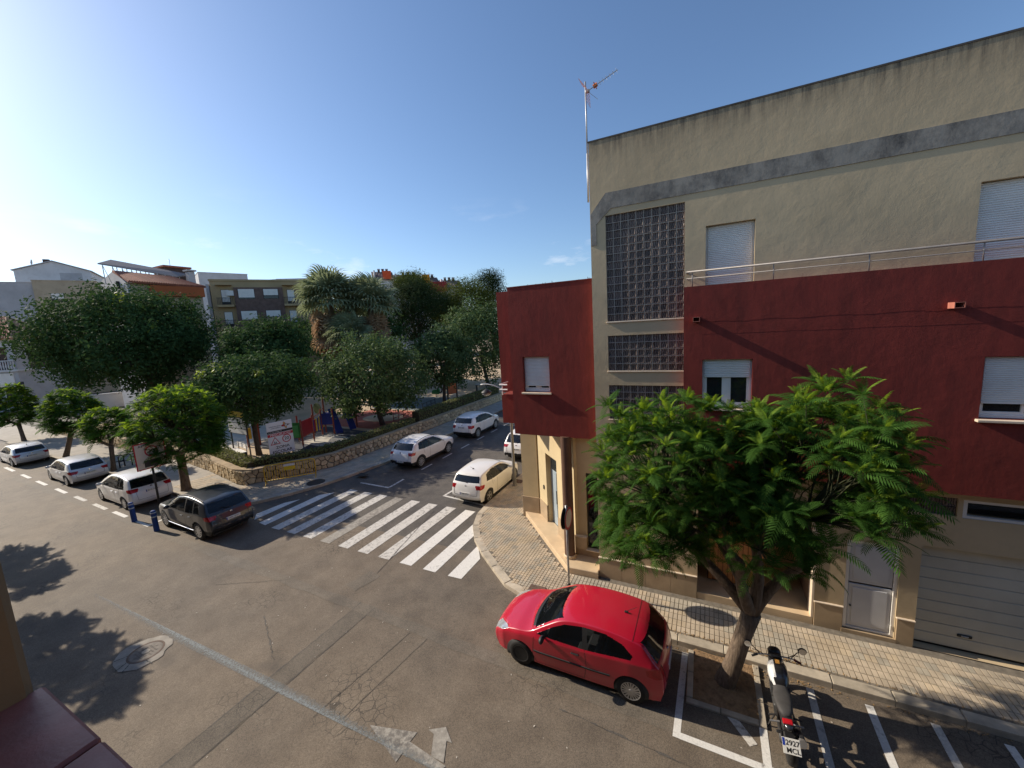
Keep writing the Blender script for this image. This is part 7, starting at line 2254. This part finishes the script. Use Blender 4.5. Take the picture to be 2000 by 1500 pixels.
# grey gable wall at its left
bb = MB(); p_ = [F.pt(-.0, 0, .02)-o, F.pt(-.0, ze, .02)-o, F.pt(-.0, zrid+.1, -4.0)-o, F.pt(-.0, zrid-.6, -9)-o, F.pt(0, 0, -9)-o]
q_ = [v - F.d*.3 for v in p_]; n_ = len(p_); bb.add(p_ + q_, [tuple(range(n_)), tuple(range(2*n_-1, n_-1, -1))] + [(i, (i+1) % n_, n_+(i+1) % n_, n_+i) for i in range(n_)]); bb.build('gable_wall', FGREY, ho)
for (u, v, w_, h_) in ((246, 553, .5, .9),):
    x, z = F.hit(u, v); bb = MB(); c_ = F.pt(-.32, z, -2.2)-o; bb.box(c_ - Vector((.05, .3, .45)), c_ + Vector((.02, .3, .45))); bb.build('window', FDARK, ho)
# canopy on struts
c0, c1, c2, c3 = at(190, 514, 47)-o, at(345, 540, 56)-o, at(372, 536, 60)-o, at(216, 507, 51)-o
bb = MB(); bb.add([c0, c1, c2, c3] + [v - Vector((0, 0, .12)) for v in (c0, c1, c2, c3)], [(0,1,2,3),(4,7,6,5),(0,4,5,1),(1,5,6,2),(2,6,7,3),(3,7,4,0)]); ca = bb.build('canopy', mat('canopy_sheet', (.20, .17, .155), .6, .15, .6), ho)
for k in range(9):
    t = k/9; p_ = c0.lerp(c1, t+.05); bb = MB(); bb.tube([p_, p_ - Vector((0, 0, 2.4))], .05, 6); bb.tube([p_ - Vector((0, 0, .1)), c0.lerp(c1, t+.12) - Vector((0, 0, 2.2))], .03, 5); bb.build('strut', GALV, ho)
    p_ = c3.lerp(c2, t+.05); bb = MB(); bb.tube([p_, p_ - Vector((0, 0, 3.0))], .05, 6); bb.build('strut', GALV, ho)
x, z = F.hit(335, 527)
hb_ = at(335, 530, 60)-o; bb = MB(); bb.box(hb_ + Vector((-1.6, -1.5, -2)), hb_ + Vector((1.6, 1.5, .3))); bb.build('roof_hut', FBROWN, ho); bb = MB(); bb.box(hb_ + Vector((-1.9, -1.8, .3)), hb_ + Vector((1.9, 1.8, .55))); bb.build('hut_roof', ROOFT, ho)
hb_ = at(372, 540, 58)-o; bb = MB(); bb.box(hb_ + Vector((-.4, -.4, -3)), hb_ + Vector((.4, .4, .6))); bb.box(hb_ + Vector((-.6, -.6, .7)), hb_ + Vector((.6, .6, .9))); bb.build('chimney', FGREY, ho)
hb_ = at(331, 512, 60)-o; bb = MB(); bb.tube([hb_ - Vector((0, 0, 1.0)), hb_ + Vector((0, 0, .5))], .03, 5); bb.tube([hb_ + Vector((-.4, 0, .3)), hb_ + Vector((.4, 0, .3))], .02, 5); bb.build('aerial', GALV, ho)

# --- white houses at the left
def block(nm, label, pa, pb, depth, u, v, m, cat='building', z0=0):
    F = Facade(pa, pb); r_ = empty(nm, (pa[0], pa[1], 0), 0, label, cat); g = fpart(F, r_, pa); zt = F.hit(u, v)[1]
    g('wall', m, 0, F.L, z0, zt, -depth, 0); g('parapet', m, -.06, F.L+.06, zt, zt+.12, -depth-.06, .06)
    return F, r_, g, zt
F, r_, g, zt = block('white_house', 'tall plain pale grey house wall at the left edge', plan(-60, 600, 66), plan(72, 600, 70), 12, 40, 552, FGREY)
hb_ = at(20, 625, 60)
F, r_, g, zt = block('tan_house', 'tan rendered house with one small white window between white houses', plan(72, 600, 69.5), plan(196, 600, 74), 10, 130, 549, FTAN)
x, z = F.hit(113, 581); w_ = g('window', FDARK, x-.8, x+.8, z-.9, z+.7, 0, .04); g('shutter', WHITE_SHUT, x-.75, x+.75, z-.3, z+.68, .04, .08, w_)
# gabled white penthouse
pa, pb = plan(26, 530, 78), plan(176, 530, 84)
F = Facade(pa, pb); r_ = empty('gabled_white_house', (pa[0], pa[1], 0), 0, 'white house with a low gable and brown chimney on the skyline', 'building'); o = Vector((pa[0], pa[1], 0))
zl, zr_, zg = F.hit(26, 528)[1], F.hit(173, 530)[1], F.hit(102, 511)[1]; xg = F.hit(102, 511)[0]
poly_ = [(0, 0), (F.L, 0), (F.L, zr_), (xg, zg), (0, zl)]
bb = MB(); fr = [F.pt(x, z, 0)-o for x, z in poly_]; bk = [F.pt(x, z, -12)-o for x, z in poly_]; bb.add(fr + bk, [(0,1,2,3,4), (9,8,7,6,5)] + [(i, (i+1) % 5, 5+(i+1) % 5, 5+i) for i in range(5)]); bb.build('wall', FWHITE, r_)
for (xa, za, xb_, zb2) in ((-.3, zl-.05, xg, zg+.06), (xg, zg+.06, F.L+.3, zr_-.05)):
    bb = MB(); q = [F.pt(xa, za, .3)-o, F.pt(xb_, zb2, .3)-o, F.pt(xb_, zb2, -12)-o, F.pt(xa, za, -12)-o]; bb.add(q + [v + Vector((0, 0, .16)) for v in q], [(0,1,2,3),(4,7,6,5),(0,4,5,1),(1,5,6,2),(2,6,7,3),(3,7,4,0)]); bb.build('roof', FGREY, r_)
x, z = F.hit(85, 514); g = fpart(F, r_, pa); g('chimney', FBROWN, x-.9, x+1.6, z-1.2, z+.1, -2.2, -1.2); g('chimney', FBROWN, x-.4, x+.5, z+.1, z+1.0, -2.1, -1.3)
x0, z1 = F.hit(116, 533); x1, z0 = F.hit(162, 546); g('recessed_panel', FGREY, x0, x1, z0-3, z1, 0, .03)
bb = MB(); c_ = F.pt(F.hit(58, 522)[0], zl+1.9, -1)-o; bb.lathe([(.01, 0), (.5, .12), (.52, .14)], 16, 'y', c_); bb.tube([c_, c_ - Vector((0, 0, 1.6))], .05, 6); bb.build('satellite_dish', FGREY, r_)

# --- corner house with balustrade at the far left
A3, B3 = plan(-70, 800, 55), plan(52, 800, 56.5)
F = Facade(A3, B3); bh = empty('balustrade_house', (A3[0], A3[1], 0), 0, 'low house with hipped tile roof and white balustrade at the left edge', 'building'); g = fpart(F, bh, A3); o = Vector((A3[0], A3[1], 0))
ze = F.hit(30, 661)[1]; zbal0, zbal1 = F.hit(30, 722)[1], F.hit(30, 703)[1]
g('lower_wall', FGREY, 0, F.L, 0, zbal0-.25, -9, 0); g('balcony_slab', FWHITE, -.1, F.L+.2, zbal0-.24, zbal0+.02, -2.5, .35)
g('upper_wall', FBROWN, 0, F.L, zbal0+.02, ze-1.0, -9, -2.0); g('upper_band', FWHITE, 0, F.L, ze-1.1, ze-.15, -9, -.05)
g('side_pier', FGREY, F.L-.9, F.L, zbal0+.02, ze-1.1, -1.9, -.06)
g('balustrade_rail', FWHITE, 0, F.L, zbal1-.12, zbal1, .08, .30)
bp_ = MB(); hh = zbal1-.13-zbal0; bp_.lathe([(.07, 0), (.05, hh*.12), (.095, hh*.38), (.05, hh*.75), (.075, hh)], 10); bpm = bp_.mesh('baluster', FWHITE, True)
for k in range(24): q = F.pt(F.L*(k+.5)/24, zbal0+.02, .19)-o; add('baluster', bpm, bh, loc=q)
ov = .6; zr2 = F.hit(40, 623)[1] + .7
e = [F.pt(-ov, ze, ov)-o, F.pt(F.L+ov, ze, ov)-o, F.pt(F.L+ov, ze, -9-ov)-o, F.pt(-ov, ze, -9-ov)-o]; rd0, rd1 = F.pt(2.5, zr2, -4.5)-o, F.pt(F.L-3.6, zr2, -4.5)-o
tiled('roof', e[0], e[1], rd1, rd0, ROOFT, bh, 30, .08); tiled('roof', e[1], e[2], rd1, rd1 + Vector((0, 0, .001)), ROOFT2, bh, 30, .08)
bb = MB(); bb.tube([rd1 + Vector((0, 0, .05)), e[1] + Vector((0, 0, .05))], .12, 7); bb.tube([rd0, rd1], .12, 7); bb.build('hip_ridge', ROOFT2, bh)
x0, z1 = F.hit(-40, 733); x1, z0 = F.hit(30, 747); g('shop_panel', WHITE_SHUT, x0, x1, z0-.6, z1, 0, .06); d = g('door', WHITE_SHUT, x1-1.4, x1-.2, .2, z0-.8, 0, .05); g('pane', PANE, x1-1.3, x1-.3, 1.4, z0-1.0, .05, .06, d)
x, z = F.hit(44, 758); g('window', FDARK, x-.3, x+.3, z-.9, z+.9, 0, .04)

# --- buildings on the skyline behind
block('white_flat_roof_house', 'white flat-roofed house just above the yellow block', plan(388, 545, 84), plan(484, 545, 90), 8, 430, 534, FWHITE)
block('white_flat_roof_house', 'second white roof line beside the palms', plan(540, 548, 96), plan(612, 548, 98), 8, 570, 545, FWHITE)
block('white_flat_roof_house', 'low pale roof line between the white roofs', plan(484, 548, 100), plan(545, 548, 100), 8, 510, 548, FGREY)
# low wall of the lane under the big tree
block('lane_wall', 'pale low wall beyond the park under the big dark tree', plan(60, 800, 50), plan(330, 790, 58), .3, 200, 771, FWHITE, 'wall')
# terraced houses on the rise, roofs stepping down to the right
TG = 'terraced houses on the rise'
labs = ('terraced house with a red orange awning on its roof terrace', 'terraced house between the two awnings', 'terraced house with an orange and yellow striped awning', 'terraced house at the right end of the row with grey roof')
for k, (u0, u1, vt, m_) in enumerate(((728, 768, 526, FWHITE), (768, 822, 532, FGREY), (822, 858, 537, FWHITE), (858, 900, 543, FGREY))):
    pa, pb = plan(u0, 540, 118+2*k), plan(u1, 540, 120+2*k); F = Facade(pa, pb); r_ = empty('terraced_house', (pa[0], pa[1], 0), 0, labs[k], 'building', TG); g = fpart(F, r_, pa); o = Vector((pa[0], pa[1], 0))
    zt = F.hit((u0+u1)/2, vt)[1]
    g('wall', m_, 0, F.L, 0, zt-2.6, -9, 0)
    a, b_, c, d = F.pt(-.2, zt-2.9, .5)-o, F.pt(F.L+.2, zt-3.2, .5)-o, F.pt(F.L+.2, zt-.15, -5)-o, F.pt(-.2, zt, -5)-o
    tiled('roof', a, b_, c, d, mat('terrace_roof_%d' % k, (.17, .13, .12), .85, .2, 1), r_, 14, .1)
    g('dormer_wall', FWHITE, F.L*.05, F.L*.12, zt-2.8, zt-.3, -3, .2)
    for j in range(3): x = F.L*(.35+.2*j); g('chimney', FBROWN, x-.35, x+.35, zt-.6, zt+.55+.15*(j % 2), -5.2, -4.4); g('chimney_cap', FGREY, x-.45, x+.45, zt+.72, zt+.8, -5.3, -4.3)
    if k == 0: g('awning', mat('red_orange_awning', (.68, .10, .03), .8), F.L*.48, F.L*.90, zt-2.9, zt-.5, .3, .45)
    if k == 2:
        x0_, x1_ = F.L*.02, F.L*.45
        for j in range(9): g('awning_stripe', mat('awning_a', (.72, .36, .03), .8) if j % 2 == 0 else mat('awning_b', (.60, .16, .02), .8), x0_+(x1_-x0_)*j/9, x0_+(x1_-x0_)*(j+1)/9, zt-2.4, zt+.1, .3, .42)
        g('red_bay', mat('far_red', (.26, .03, .03), .8), F.L*.45, F.L*1.3, zt-5.2, zt-2.3, .5, 2.0)
